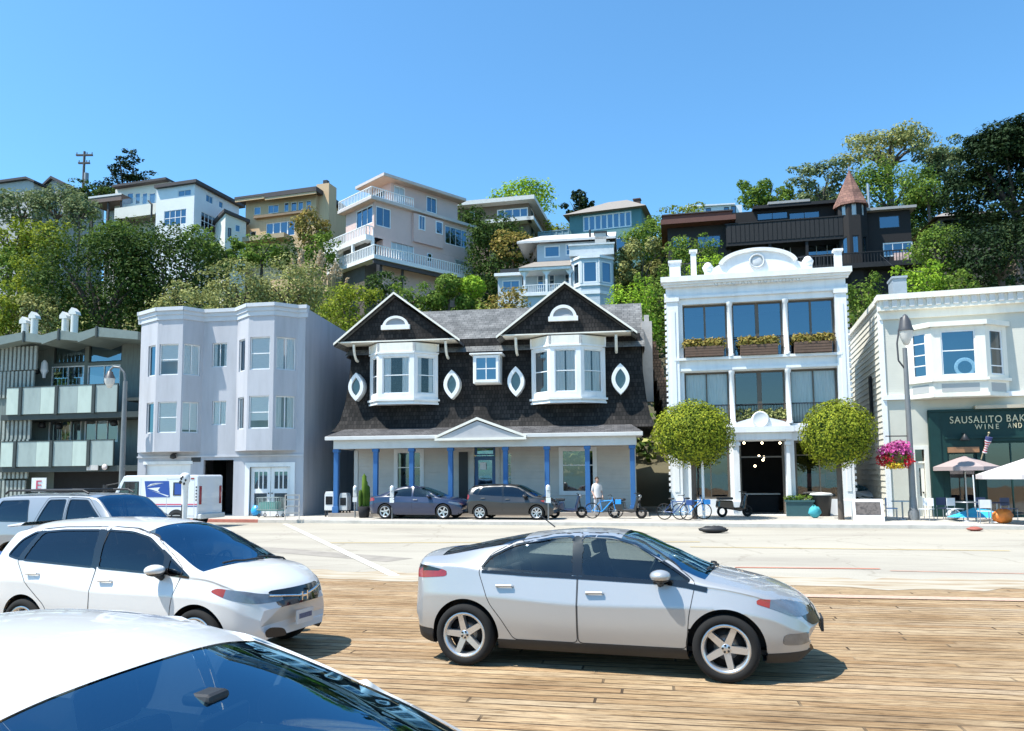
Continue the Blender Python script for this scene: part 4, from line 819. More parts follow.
# --- far left pale houses
F = Fac(2, 200, 112, 12); t = facthing(F, 'hill_house', 'grey gabled house half hidden behind trees at the upper left', 'house')
W = F.u(33, 200); zb = hill(F.o.x, F.o.y) - 3; m = MB(); za, zm_ = F.z(4, 184), F.z(30, 180); m.poly([(-4, zb), (W, zb), (W, zm_ - .5), (W - 1, zm_), (-4, za)], 0, 9); m.build('wall', plain('pale_grey_stucco', (.45, .43, .40), .7), t)
m = MB(); m.poly([(-4.3, za), (W - 1, zm_ + .05), (W + .5, zm_ - .6), (W + .5, zm_ - .3), (W - 1, zm_ + .4), (-4.3, za + .35)], -.5, 9.3); m.build('roof', darkroof, t); window(t, .4, F.z(10, 201), 2.2, F.z(10, 193), -.05)
F = Fac(46, 196, 114, 12); t = facthing(F, 'hill_house', 'small pale gable showing above the grey-green trees near the utility pole', 'house')
W = F.u(66, 190); m = MB(); zb = hill(F.o.x, F.o.y) - 2; a, b, c = F.z(46, 186), F.z(52, 179.5), F.z(65, 186); m.poly([(0, zb), (W, zb), (W, c), (F.u(53, 180), b), (0, a)], 0, 8); m.build('wall', MAT['pale_grey_stucco'], t)
m = MB(); ua = F.u(53, 180); m.poly([(-.5, a - .3), (ua, b), (W + .5, c - .3), (W + .5, c + .05), (ua, b + .4), (-.5, a + .05)], -.5, 8.3); m.build('roof', darkroof, t); window(t, 1, zb + 2.6, 2.2, zb + 4, -.05)
F = Fac(88, 212, 104, 15); t = facthing(F, 'carport', 'dark flat roofed carport with pale fascia left of the white hill house', 'carport')
W = F.u(121, 205); z0, z1 = F.z(100, 203), F.z(100, 196); m = MB(); m.box(0, 0, z1 - .9, W, 6, z1); m.build('roof', plain('brown_fascia', (.16, .11, .09), .7), t)
m = MB(); m.box(0, -.06, z1 - .2, W + .05, -.002, z1 + .06); m.build('fascia', trimg, t)
for uu in (.3, W * .55, W - .3): m = MB(); m.box(uu - .12, .3, hill(F.o.x, F.o.y) - 3, uu + .12, .55, z1 - .9); m.build('post', darkroof, t)
m = MB(); m.box(.2, 3, hill(F.o.x, F.o.y) - 3, W, 3.2, z1 - 1); m.build('back_wall', MAT['pale_grey_stucco'], t)
# --- ochre house
och = plain('ochre_board', (.60, .41, .235), .7, .12, 2, (4, 4, .3)); F = Fac(245, 238, 100, 17); t = facthing(F, 'hill_house', 'ochre board house with tall chimney, long roof eaves and window boxes', 'house')
W = F.u(316, 215); zb = hill(F.o.x, F.o.y) - 5; z1, z2 = F.z(255, 200.5), F.z(296, 195); ub = F.u(270, 200)
fh = [F.rect(*q) for q in ((254, 207, 260.5, 214.5), (268, 205, 278.5, 213), (284, 202.5, 288.5, 211.5), (291, 202, 296.5, 211), (298, 201.5, 303, 210.5), (306, 200.5, 311, 210), (250, 231.5, 256, 237))]
lo = F.rect(266, 222, 294.5, 236.5)
m = MB(); shell(m, 0, 0, zb, W, 12, z1, fh[:0] + [lo, fh[6]] + [q for q in fh[:6]]); m.box(ub, .3, z1 - .02, W, 12, z2); m.build('wall', och, t)
for q in fh: window(t, *q, .04, nx=1 if q[2] - q[0] < 1.1 else 2, gl=gl_blue)
window(t, *lo, .04, nx=4, gl=gl_blue, mw=.16)
m = MB(); m.box(-.9, -1.2, z1, ub - .05, 12.5, z1 + .3, 0); m.box(ub - .04, -1.2, z2 + .002 - .3, W + .7, 12.5, z2 + .3, 0); m.box(-.85, -1.12, z1 - .35, ub - .1, -.9, z1 - .001, 1); m.box(ub, -1.12, z2 - .62, W + .6, -.9, z2 - .31, 1); m.build('roof', [darkroof, och], t)
m = MB(); a, za = F.uz(256, 217.5); b, zb_ = F.uz(311, 211.5); zz = (za + zb_) / 2; m.box(a, -.55, zz - .25, b, -.001, zz + .1); m.build('window_ledge', plain('dark_ochre', (.26, .17, .10), .7), t)
m = MB(); m.box(-.4, -1.6, F.z(268, 243), F.u(291, 240), -.001, F.z(268, 238.5)); m.build('deck', plain('tan_deck', (.40, .30, .18), .7), t)
u0, u1 = F.u(318.5, 190, 1), F.u(331, 190, 1); m = MB(); m.box(u0, .5, zb, u1, 2.4, F.z(325, 185, 1)); m.box(F.u(323, 182, 1), 1, F.z(325, 185, 1), F.u(327, 182, 1), 1.6, F.z(325, 180, 1), 1); m.build('chimney', [och, black], t)
# --- pink house on stilts
pink = plain('pink_stucco', (.62, .45, .40), .75, .06, 1, bump=.2); F = Fac(374, 240, 78, -44); t = facthing(F, 'hill_house', 'large pink stucco house with three tiers of white railed decks', 'house')
W = F.u(473, 250); zb = hill(F.o.x + 4, F.o.y) - 7; z2b = F.z(374, 237); z2t = F.z(374, 201); z1b = F.z(376, 262)
r2 = [F.rect(*q) for q in ((376, 207.5, 391, 227), (416.5, 216.5, 423, 231), (433.5, 222.5, 440.5, 235), (445, 228, 467, 246))]
D = F.vz(346, 215, 0)[0]; r1 = [F.rect(*q) for q in ((391, 243, 414, 259), (427, 253, 432.5, 262), (455, 260, 467, 271))]
lw = [order(F.vrect(356, 208, 372.5, 226, 0))]
m = MB(); PR, PL = shell(m, 0, 0, z2b, W, D, z2t, r2, lw); shell(m, F.u(391, 250) - 1.0, .0, zb, W, D, z2b - .01, r1, ()); m.box(F.u(412, 240), -.35, F.z(425, 245), F.u(441.5, 240), -.001, z2t - .2)
m.build('wall', pink, t)
for i, q in enumerate(r2): 
    y = -.32 if i in (1, 2) else .04
    if i in (1, 2): y = -.42
    window(t, *q, y, nx=(2, 2, 1, 4)[i], gl=gl_blue, fw=.1)
for i, q in enumerate(r1): window(t, *q, .04, nx=(4, 1, 1)[i], gl=gl_clear if i != 1 else gl_blue, fw=.1, cover=('blind', .97, blind) if i != 1 else None)
swin(t, F, PL, 0, lw[0], 'l', D, nx=3, fw=.1)
# top storey
x3 = F.u(391, 190, 1.2); z3t = F.z(391, 181.5, 1.2); W3 = F.u(457.5, 215, 1.2)
r3 = [F.rect(394, 186.5, 405, 202, 1.2), F.rect(426.5, 197, 437, 213, 1.2)]
m = MB(); shell(m, x3, 1.2, z2t, W3, D - .3, z3t, r3, [(2.4, z2t + .2, 5.2, z3t - .5)]); m.build('top_storey', pink, t)
window(t, *r3[0], 1.24, nx=2, gl=gl_clear, fw=.1, cover=('curtain', .5, blind)); window(t, *r3[1], 1.24, nx=2, gl=gl_blue, fw=.12)
PL3 = Matrix.Translation((x3, D - .3, 0)) @ Matrix.Rotation(R(-90), 4, 'Z'); window(t, D - .3 - 5.2, z2t + .2, D - .3 - 2.4, z3t - .5, .04, PL3, nx=3, fw=.1)
wood = plain('white_deck_paint', (.76, .77, .76), .55, .05, 2)
m = MB(); m.box(x3 - 1.6, .2, z3t, W3 + .5, D + .3, z3t + .3, 0); m.box(x3 - 1.55, .25, z3t - .06, W3 + .45, D + .2, z3t - .002, 1); m.build('roof', [plain('pale_roof_edge', (.55, .48, .44), .7), plain('soffit_tan', (.50, .36, .27), .7)], t)
m = MB(); m.box(-.7, -.5, z2t, W + .6, D + .6, z2t + .32, 0); m.box(-.65, -.45, z2t - .06, -.01, D + .5, z2t - .002, 1); m.build('terrace_slab', [MAT['pale_roof_edge'], MAT['soffit_tan']], t)
m = MB(); railing(m, (-.6, -.4), (-.6, D + .5), z2t + .34, z2t + 1.35, .28, .03, .08); railing(m, (-.6, -.4), (x3 + 1.8, -.4), z2t + .34, z2t + 1.35, .28, .03, .08); m.build('terrace_railing', wood, t)
# decks
zd = F.z(373, 236); m = MB(); m.box(-.95, .05, zd - .5, -.01, D + 3, zd); m.build('deck', wood, t); m = MB(); railing(m, (-.9, .1), (-.9, D + 3), zd, zd + 1.05, .3, .04, .09); railing(m, (-.9, .1), (-.05, .1), zd, zd + 1.05, .3, .04, .09); m.build('deck_railing', wood, t)
zl = F.z(378, 261); u_e = F.u(484, 280, -1.6); m = MB(); m.box(-1.1, -1.7, zl - .35, u_e, -.01, zl, 0); m.box(-1.1, -.009, zl - .35, -.02, D + 2, zl, 0); m.box(-1, -1.5, zl - .8, u_e - .3, -1.3, zl - .351, 1); m.build('deck', [wood, darkroof], t)
m = MB(); railing(m, (-1.05, -1.65), (u_e, -1.65), zl, zl + 1.1, .3, .045, .09); railing(m, (-1.05, -1.65), (-1.05, D + 2), zl, zl + 1.1, .3, .045, .09); m.build('deck_railing', wood, t)
for x, y in ((-.1, .1), (-.8, D * .5), (-.8, D + .5)): m = MB(); m.box(x - .13, y - .13, zl, x + .13, y + .13, zd - .5 if y > 1 else z2b); m.build('deck_post', wood, t)
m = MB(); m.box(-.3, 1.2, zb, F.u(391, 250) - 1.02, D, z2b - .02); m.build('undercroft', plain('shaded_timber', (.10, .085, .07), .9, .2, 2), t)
for x in (-.5, 2.2): m = MB(); m.tube((x, -.9, zb), (x + .8, -.9, zl - .4), .16, .16, 6); m.build('stilt', darkroof, t)
# --- brown flat roofed house
brn = plain('brown_board', (.17, .125, .085), .7, .15, 2, (3, 3, .3)); F = Fac(457, 230, 100, 13); t = facthing(F, 'hill_house', 'brown flat roofed house with wide pale fascia and ribbon window', 'house')
W = F.u(529, 215); z1 = F.z(495, 206); zb = hill(F.o.x, F.o.y) - 5; fh = [F.rect(497, 208.5, 528, 222), F.rect(469, 211, 474.5, 217)]
rh = [order(F.vrect(531, 210, 534, 219, W)), order(F.vrect(531, 226, 534.5, 239, W))]
m = MB(); PR, PL = shell(m, 0, 0, zb, W, 13, z1, fh, (), rh); m.build('wall', brn, t); window(t, *fh[0], .04, nx=4, gl=gl_blue, fw=.14, mw=.12, zs=[.35]); window(t, *fh[1], .04)
for q in rh: swin(t, F, PR, 0, q, fw=.12)
m = MB(); m.box(-2, -1.4, z1, W + 1.0, 14, z1 + .55); m.build('roof', plain('pale_fascia', (.60, .59, .55), .6), t)
m = MB(); m.box(F.u(478, 220), -1.5, F.z(500, 226), W + .5, -.002, F.z(500, 222.5)); m.box(W + .001, -1.5, F.z(500, 226), W + .9, 9, F.z(500, 222.5)); m.build('balcony_slab', MAT['pale_fascia'], t)
# --- teal house
teal = siding('teal_board', (.08, .20, .21), .2, .6, .08, strength=.3); F = Fac(570, 250, 98, 19); t = facthing(F, 'hill_house', 'teal house with long white framed ribbon window under a hip roof', 'house')
W = F.u(642, 235); z1 = F.z(606, 212); zb = hill(F.o.x, F.o.y) - 5; a = F.rect(583, 213.5, 631.5, 229); b = F.rect(614, 236.5, 636, 250)
m = MB(); shell(m, 0, 0, zb, W, 9, z1, [a, b]); m.build('wall', teal, t); window(t, *a, .04, nx=8, gl=gl_blue, fw=.16, mw=.2); window(t, *b, .04, nx=1, gl=gl_blue, fw=.16)
rz = F.z(615, 205, 4.5); m = MB(); x0, x1, y0, y1 = -.7, W + .7, -.8, 9.8; m.add([(x0, y0, z1), (x1, y0, z1), (x1, y1, z1), (x0, y1, z1), (W * .45, 4.5, rz + .5), (W * .72, 4.5, rz + .5)], [(0, 1, 5, 4), (1, 2, 5), (2, 3, 4, 5), (3, 0, 4), (3, 2, 1, 0)]); m.build('roof', plain('grey_brown_roof', (.25, .22, .19), .85, .15, 4), t)
u0, u1 = F.u(634, 205, 3), F.u(640.5, 205, 3); m = MB(); m.box(u0, 2.6, z1 - 1, u1, 3.3, F.z(637, 200.5, 3)); m.box(u0 - .08, 2.5, F.z(637, 200.5, 3), u1 + .08, 3.4, F.z(637, 199.5, 3)); m.build('chimney', plain('dark_brick', (.10, .06, .05), .9, .2, 8), t)
zt_ = F.z(556, 231.5, -.5); m = MB(); ul = F.u(539, 240, -.5); m.box(ul, -.6, F.z(556, 241, -.5), -.01, -.4, zt_); m.box(ul, -.7, zt_, -.01, -.3, zt_ + .12); 
for k in range(6): x = ul * k / 5; m.box(x - .1, -.66, F.z(556, 241, -.5), x + .1, -.34, zt_ + .2)
m.build('terrace_fence', plain('teal_grey_fence', (.16, .25, .28), .6), t)
# --- pale blue victorian house
pb = siding('pale_blue_board', (.44, .50, .54), .2, .6, .05, strength=.35); F = Fac(523, 300, 74, 9); t = facthing(F, 'victorian_house', 'pale blue wooden house with a white trimmed bay and a railed porch', 'house')
W = F.u(613, 280); zb = hill(F.o.x + 4, F.o.y) - 5; zpf = F.z(540, 293); zpt = F.z(545, 271); ubx = F.u(571, 270)
D1 = 1.8
pw = [F.rect(537, 272.5, 544, 289, D1), F.rect(548.5, 272, 555, 288, D1), F.rect(564.5, 270, 570.5, 288, D1)]
m = MB(); shell(m, 0, D1, zpf, ubx, 10, zpt + 1, pw); shell(m, 0, 0, zb, ubx, 10, zpf - .3); uw = [F.rect(544, 245.5, 560, 257.5, 2.4), F.rect(565.5, 243.5, 572.5, 255.5, 2.4)]
zu0, zu1 = F.z(552, 263, 2.4), F.z(552, 243.5, 2.4); shell(m, F.u(537, 250, 2.4), 2.4, zu0, W - .3, 9, zu1, uw); shell(m, ubx + .01, 0, zb, W, 10, F.z(592, 256)); m.build('wall', pb, t)
for q in pw[:2]: window(t, *q, D1 + .02, nz=2, gl=gl_blue, fw=.12)
window(t, *pw[2], D1 + .02, nz=2, gl=gl_dark, fw=.1); window(t, *uw[0], 2.43, gl=gl_blue, fw=.14); window(t, *uw[1], 2.43, nz=2, gl=gl_blue, fw=.12)
m = MB(); m.box(-.3, -.5, zpt, ubx, D1 + .2, zpt + .28); m.add([(-.4, -.6, zpt + .29), (ubx, -.6, zpt + .29), (ubx, 2.4, zu0 + .2), (.9, 2.4, zu0 + .2), (-.4, 4, zpt + .29)], [(0, 1, 2, 3), (0, 3, 4)], 1); m.build('porch_roof', [white, MAT['grey_brown_roof']], t)
m = MB(); m.box(-.1, -.3, zpf - .3, ubx, D1, zpf); m.build('porch_floor', white, t)
m = MB(); railing(m, (0, -.2), (ubx, -.2), zpf, zpf + .8, .2, .03, .07); m.build('porch_railing', white, t)
for px in (524.5, 546.5, 570): u = F.u(px, 280, -.2); m = MB(); m.box(u - .1, -.3, zpf, u + .1, -.1, zpt); m.poly([(u - .5, zpt - .001), (u - .09, zpt - .5), (u + .09, zpt - .5), (u + .5, zpt - .001)], -.22, -.18); m.build('porch_post', white, t)
xa, xb = F.u(527, 245, 2), W + .3; m = MB(); zrd = F.z(560, 237, 6); m.add([(xa - 1, 1.8, zu1), (xb, 1.8, zu1), (xb, 6, zrd), (xa + 1, 6, zrd), (xb, 10, zu1), (xa - 1, 10, zu1), (xa - 1, 1.8, zu1 + .22), (xb, 1.8, zu1 + .22), (xb, 6, zrd + .22), (xa + 1, 6, zrd + .22), (xb, 10, zu1 + .22), (xa - 1, 10, zu1 + .22)], [(6, 7, 8, 9), (9, 8, 10, 11), (9, 11, 6), (0, 1, 7, 6), (1, 0, 3, 2), (1, 4, 10, 8, 7), (2, 3, 5, 4), (0, 6, 11, 5), (4, 5, 11, 10)]); m.build('roof', plain('white_grey_roof', (.55, .54, .52), .7), t)
# bay
d1 = -1.1; pts = [(F.u(572, 270, 0), 0), (F.u(580.5, 270, d1), d1), (F.u(599.5, 270, d1), d1), (F.u(610, 270, 0) + .3, 0)]; zt_, zbb = F.z(590, 257, d1), F.z(590, 300, d1)
bm_ = MB(); sm_ = MB()
for p, q in zip(pts, pts[1:]):
    L = math.hypot(q[0] - p[0], q[1] - p[1]); P = panel(p[0], p[1], math.atan2(q[1] - p[1], q[0] - p[0])); h = (.22, F.z(590, 282.5, d1), L - .22, F.z(590, 261, d1))
    wallh(bm_, 0, L, zbb - 4, zt_, [h], 0, .1, 0, P); sm_.box(-.05, -.12, zt_ - .1, L + .05, .03, zt_ + .14, 0, P); sm_.box(-.03, -.08, h[1] - .3, L + .03, .03, h[1] - .14, 0, P); sm_.box(-.06, -.04, h[1], .14, .03, h[3], 0, P); sm_.box(-.02, -.07, F.z(590, 294, d1), L + .02, .03, F.z(590, 291, d1), 0, P)
    window(t, *h, .0, P, .12, .08, gl=gl_blue)
bm_.add([(*q, zt_) for q in pts], [(0, 1, 2, 3)]); bm_.build('bay', pb, t); sm_.build('bay_moulding', white, t)
m = MB(); zp0, zp1 = F.z(592, 256.5), F.z(592, 246.5); m.box(ubx - .1, -.5, zp0, W + .15, .5, zp1); m.box(ubx - .2, -.6, zp1, W + .25, .6, zp1 + .15); m.build('parapet', plain('pale_blue_trim', (.58, .61, .62), .6), t)
u0 = F.u(595, 240, 2); m = MB(); m.box(u0, 1.8, zu1 - .5, u0 + 1.1, 2.8, F.z(600, 233.5, 2)); m.box(u0 - .1, 1.7, F.z(600, 233.5, 2), u0 + 1.2, 2.9, F.z(600, 232, 2), 1); m.tube((u0 - .5, 2.2, zu1), (u0 - .5, 2.2, F.z(594, 229, 2)), .1, .1, 8, 1); m.build('chimney', [plain('pale_chimney', (.52, .50, .46), .7), black], t)
F = Fac(498, 300, 76, 9); t = facthing(F, 'garden_annex', 'low pale blue annex with dark railed roof deck left of the porch', 'house')
W = F.u(522, 285); zb = hill(F.o.x, F.o.y) - 4; q = F.rect(502, 280, 520, 290); zt_ = F.z(510, 276.5); m = MB(); shell(m, 0, 0, zb, W, 6, zt_, [q]); m.build('wall', pb, t); window(t, *q, .04, nx=2, fw=.12)
m = MB(); m.box(-.3, -.4, zt_, W + .2, 6, zt_ + .3); m.build('roof', white, t); m = MB(); m.box(.2, .3, zt_ + .31, W, .42, F.z(510, 268)); m.build('deck_wall', black, t)
m = MB(); m.box(.4, 3, zt_ + .3, W, 6, F.z(510, 261)); m.build('deck_screen', plain('white_screen', (.6, .6, .6), .6), t)
# --- rust roofed house and white house behind
F = Fac(668, 250, 72, 12); t = facthing(F, 'hill_house', 'low dark red timber house with wide flat eaves behind the white building', 'house')
W = F.u(731, 240); zb = hill(F.o.x + 4, F.o.y) - 6; z1 = F.z(700, 226); q = F.rect(697, 235, 721, 248); q2 = F.rect(672, 236, 690, 248)
rst = plain('rust_timber', (.13, .05, .035), .7, .15, 3); m = MB(); shell(m, 0, 0, zb, W, 7, z1, [q, q2]); m.build('wall', plain('brown_black_board', (.02, .016, .015), .7, .2, 2), t); window(t, *q, .04, nx=3, fm=black, fw=.1); window(t, *q2, .04, nx=2, fm=black, fw=.1)
m = MB(); m.box(-.6, -1.3, z1, W + .4, 8, z1 + .45, 0); m.box(-.4, -.8, z1 + .46, W + .1, 8, z1 + .95, 0); m.box(-.5, -1.0, z1 + .951, W + .2, 8, z1 + 1.05, 1); m.build('roof', [rst, darkroof], t)
F = Fac(690, 215, 105, 8); t = facthing(F, 'hill_house', 'small white flat roofed house on the skyline behind the dark house', 'house')
W = F.u(742, 210); zb = hill(F.o.x, F.o.y) - 5; z1 = F.z(716, 206); qs = [F.rect(706, 208, 711, 213), F.rect(724, 207, 729, 213), F.rect(731, 206, 736, 213)]; m = MB(); shell(m, 0, 0, zb, W, 7, z1, qs); m.box(F.u(735, 205), 1, z1, W, 5, F.z(738, 202.5)); m.build('wall', wcool, t)
for q in qs: window(t, *q, .04, gl=gl_blue, fm=black)
m = MB(); m.box(-.3, -.3, z1, F.u(735, 205) - .02, 7.2, z1 + .2); m.build('roof', wcool, t)
# --- dark turreted house
dk = plain('black_brown_shingle', (.011, .009, .009), .8, .25, 6); drk = plain('near_black_timber', (.008, .008, .009), .7, .2, 4); F = Fac(728, 262, 70, 12); t = facthing(F, 'turreted_house', 'dark brown timber house with pointed turret and long black balconies', 'house')
W = F.u(925, 250); zb = hill(F.o.x + 9, F.o.y) - 7; zbt, zbb = F.z(790, 221), F.z(790, 240); u1 = F.u(848, 230)
up = [F.rect(757, 212, 788, 219.5, 1.6), F.rect(789, 211.5, 820, 219, 1.6)]; lowq = [F.rect(770, 247, 791, 257, 1.6), F.rect(806, 243, 838, 256, 1.6)]
m = MB(); shell(m, 0, 1.6, zb, u1, 9, F.z(790, 208.5, 1.6), up + lowq); rw = [F.rect(879, 215.5, 900, 228, .8), F.rect(883, 242, 913, 256, .8)]; shell(m, F.u(862, 230), .8, zb, F.u(914, 230), 9, F.z(890, 211, .8), rw); m.build('wall', dk, t)
for q in up: window(t, *q, 1.63, nx=2, fm=drk, gl=gl_blue)
for q in lowq: window(t, *q, 1.63, nx=3, fm=trimg, gl=gl_blue)
window(t, *rw[0], .83, nx=1, fm=black, gl=gl_blue, zs=[]); window(t, *rw[1], .83, nx=3, fm=white, gl=gl_blue, fw=.12)
m = MB(); m.box(-.1, -.2, zbb - .25, u1, 1.6, zbb, 0); m.box(-.1, -.2, zbb, u1, -.05, zbt, 0); m.box(-.2, -.28, zbt, u1, .03, zbt + .1, 0)
n = 26
for k in range(n): x = u1 * k / n; m.box(x, -.24, zbb + .05, x + u1 / n * .85, -.2005, zbt - .05, 1)
m.build('balcony', [drk, plain('black_board', (.013, .013, .014), .75, .3, 5)], t)
for px in (770, 807): u = F.u(px, 250, 0); m = MB(); m.box(u - .12, -.1, zb, u + .12, .14, zbb - .25); m.build('balcony_post', drk, t)
m = MB(); m.box(F.u(753, 208, 1), .9, F.z(790, 208.5, 1.6) + .002, u1, 9.2, F.z(790, 207, 1.6) + .15, 0); m.box(F.u(768, 206, 1), .85, F.z(790, 207, 1.6) + .16, F.u(810, 206, 1), 9, F.z(790, 205.5, 1.6) + .25, 1); m.box(F.u(861, 210), .2, F.z(890, 211, .8), F.u(914, 210) + .3, 9.3, F.z(890, 208.5, .8), 1); m.build('roof', [drk, plain('light_grey_roof', (.33, .32, .31), .8)], t)
# lower deck
zd = F.z(885, 262, -1.2); m = MB(); a, b = F.u(800, 258, -1.2), F.u(925, 258, -1.2); m.box(a, -1.4, zd - .4, b, .8, zd); m.build('deck', drk, t); m = MB(); railing(m, (a, -1.3), (b, -1.3), zd, zd + 1.0, .25, .025, .08); m.build('deck_railing', drk, t)
m = MB(); m.box(a + .3, .2, zb, b - .3, .3, zd - .4); m.build('undercroft', drk, t)
# turret
tu, _ = F.uz(853, 230, .2); ty = .6; rr = abs(F.u(869, 230, .2) - F.u(838, 230, .2)) / 2; zt_ = F.z(853, 200.5, .2 - rr); ap = F.z(851, 171, ty)
m = MB(); N = 8
for k in range(N):
    a0, a1 = 2 * math.pi * (k - .5) / N, 2 * math.pi * (k + .5) / N
    p = (tu + rr * math.cos(a0), ty + rr * math.sin(a0)); q = (tu + rr * math.cos(a1), ty + rr * math.sin(a1)); L = math.hypot(q[0] - p[0], q[1] - p[1]); P = panel(p[0], p[1], math.atan2(q[1] - p[1], q[0] - p[0]))
    hs = [(.2, F.z(853, 216.5, -.4), L - .2, F.z(853, 202.5, -.4)), (.2, F.z(853, 254, -.4), L - .2, F.z(853, 236, -.4))]
    wallh(m, 0, L, zb, zt_, hs, 0, .1, 0, P)
    if math.sin(2 * math.pi * k / N) < .3:
        for i, h in enumerate(hs): window(t, *h, .02, P, fw=.1, gl=gl_clear if k in (5, 6, 7) and i == 0 else gl_blue, fm=drk, cover=('blind', .95, blind) if i == 0 else ('curtain', .3, blind))
m.build('turret_wall', dk, t)
m = MB(); m.lathe([(rr * 1.18, zt_ - .1), (rr * 1.14, zt_ + .15), (rr * .82, zt_ + (ap - zt_) * .3), (rr * .4, zt_ + (ap - zt_) * .68), (.06, ap)], (tu, ty, 0), 8, 0, None, False); m.lathe([(0, zt_ - .1), (rr * 1.18, zt_ - .1)], (tu, ty, 0), 8); m.lathe([(.03, ap), (.03, ap + .5), (0, ap + .5)], (tu, ty, 0), 6); m.build('turret_roof', shingle('red_brown_shingles', (.24, .13, .10), (.17, .09, .075), (.08, .05, .04), .3, .25), t)
u, z = F.uz(868.5, 199, 1); m = MB(); m.tube((u, 1, z - 3), (u, 1, F.z(868.5, 184, 1)), .13, .13, 8); m.build('flue', plain('pale_flue', (.45, .48, .5), .4, metal=.6), t)
# cushions and chairs on the deck
m = MB(); u, z = F.uz(904, 254, -.6); m.box(u - .7, -.9, zd + .1, u + .7, -.3, zd + .5); m.box(u - .7, -.3, zd + .1, u + .7, -.15, zd + 1.0); o = m.build('deck_sofa', plain('pale_pink_cushion', (.55, .42, .38), .8)); o.parent = None; o.location = F.o; o.rotation_euler = (0, 0, F.rz); tag(o, 'small pink cushioned sofa on the deck of the dark turreted house', 'sofa')
# --- far right house
F = Fac(940, 240, 76, 12); t = facthing(F, 'hill_house', 'shaded house with grey brown roof beneath the big dark cypress', 'house')
W = F.u(1000, 225); zb = hill(F.o.x, F.o.y) - 6; qs = [F.rect(943, 219, 972, 231), F.rect(983, 218, 996, 229)]; z1 = F.z(960, 217); m = MB(); shell(m, 0, 0, zb, W, 7, z1, qs); m.build('wall', plain('grey_brown_wall', (.12, .11, .10), .7), t); window(t, *qs[0], .04, nx=3, fm=black); window(t, *qs[1], .04, fm=trimg)
m = MB(); m.add([(-.6, -.7, z1), (W + .6, -.7, z1), (W + .6, 8, z1 + .1), (-.6, 8, z1 + .1), (1.5, 3.5, z1 + 1.6), (W - 1.5, 3.5, z1 + 1.6)], [(0, 1, 5, 4), (1, 2, 5), (2, 3, 4, 5), (3, 0, 4)]); m.build('roof', MAT['grey_brown_roof'], t)
# --- utility pole
p = at(83, 190, 118); z0 = hill(p.x, p.y) - 1; zt_ = at(83, 151.5, 118).z
t = thing('utility_pole', 'wooden utility pole with two crossarms on the left skyline', 'utility pole', (p.x, p.y, 0)); m = MB(); m.tube((0, 0, z0), (0, 0, zt_), .28, .18, 8); m.build('pole', plain('pole_wood', (.13, .11, .10), .9), t)
for dz, L in ((.6, 1.3), (1.9, .9)): m = MB(); m.box(-L, -.15, zt_ - dz - .12, L, .15, zt_ - dz + .12); [m.tube((x, 0, zt_ - dz + .12), (x, 0, zt_ - dz + .45), .07) for x in (-L + .1, 0 + .4, L - .1)]; m.build('crossarm', MAT['pole_wood'], t)
m = MB(); m.tube((.5, -.1, zt_ - 5.2), (.5, -.1, zt_ - 3.6), .35, .35, 10); m.build('transformer', plain('grey_transformer', (.3, .31, .32), .6), t)

# ================================================================== TREES AND SHRUBS
FOL = dict(
    dark=foliage('dark_leaf', (.018, .040, .010), (.045, .088, .020), (.10, .145, .034), .3),
    mid=foliage('mid_leaf', (0.034, 0.077, 0.013), (0.115, 0.198, 0.033), (0.298, 0.371, 0.077), .35),
    olive=foliage('olive_leaf', (0.081, 0.109, 0.038), (0.258, 0.282, 0.109), (0.488, 0.486, 0.218), .3),
    yellow=foliage('yellow_green_leaf', (.06, .095, .010), (.18, .235, .025), (.40, .43, .05), .35),
    lime=foliage('bright_green_leaf', (0.054, 0.128, 0.013), (0.231, 0.384, 0.036), (0.488, 0.640, 0.077), .35),
    grey=foliage('grey_green_leaf', (0.047, 0.077, 0.036), (0.149, 0.198, 0.100), (0.326, 0.371, 0.192), .3),
    cyp=foliage('cypress_leaf', (.008, .018, .008), (.018, .038, .014), (.036, .058, .02), .12),
    rust=foliage('rust_tinted_leaf', (0.081, 0.090, 0.026), (0.244, 0.218, 0.058), (0.543, 0.346, 0.141), .3),
    plume=foliage('pampas_plume', (.35, .28, .2), (.52, .44, .34), (.66, .58, .46)),
    ball=foliage('clipped_leaf', (.07, .11, .012), (.18, .22, .018), (.36, .37, .04), .15))
bark = plain('grey_bark', (.10, .08, .065), .9, .3, 6, (3, 3, .5), bump=.6, bscale=12)
def leafmesh(name, P, N, size, rng, mat, elong=1.6):
    n = len(P); a = rng.normal(size=(n, 3)); t1 = np.cross(N, a); t1 /= np.linalg.norm(t1, axis=1, keepdims=True) + 1e-9; t2 = np.cross(N, t1); t2 /= np.linalg.norm(t2, axis=1, keepdims=True) + 1e-9
    s = (size * rng.uniform(.55, 1.35, size=(n, 1))) / 2; e = elong
    bend = N * s * .35
    V = np.stack([P - t1 * s * e, P - t2 * s + bend, P + t1 * s * e, P + t2 * s + bend], 1).reshape(-1, 3)
    me = bpy.data.meshes.new(name); me.vertices.add(4 * n); me.vertices.foreach_set('co', V.astype(np.float32).ravel())
    me.loops.add(4 * n); me.loops.foreach_set('vertex_index', np.arange(4 * n, dtype=np.int32)); me.polygons.add(n)
    me.polygons.foreach_set('loop_start', np.arange(0, 4 * n, 4, dtype=np.int32)); me.polygons.foreach_set('loop_total', np.full(n, 4, np.int32)); me.update(calc_edges=True); me.materials.append(mat)
    return me
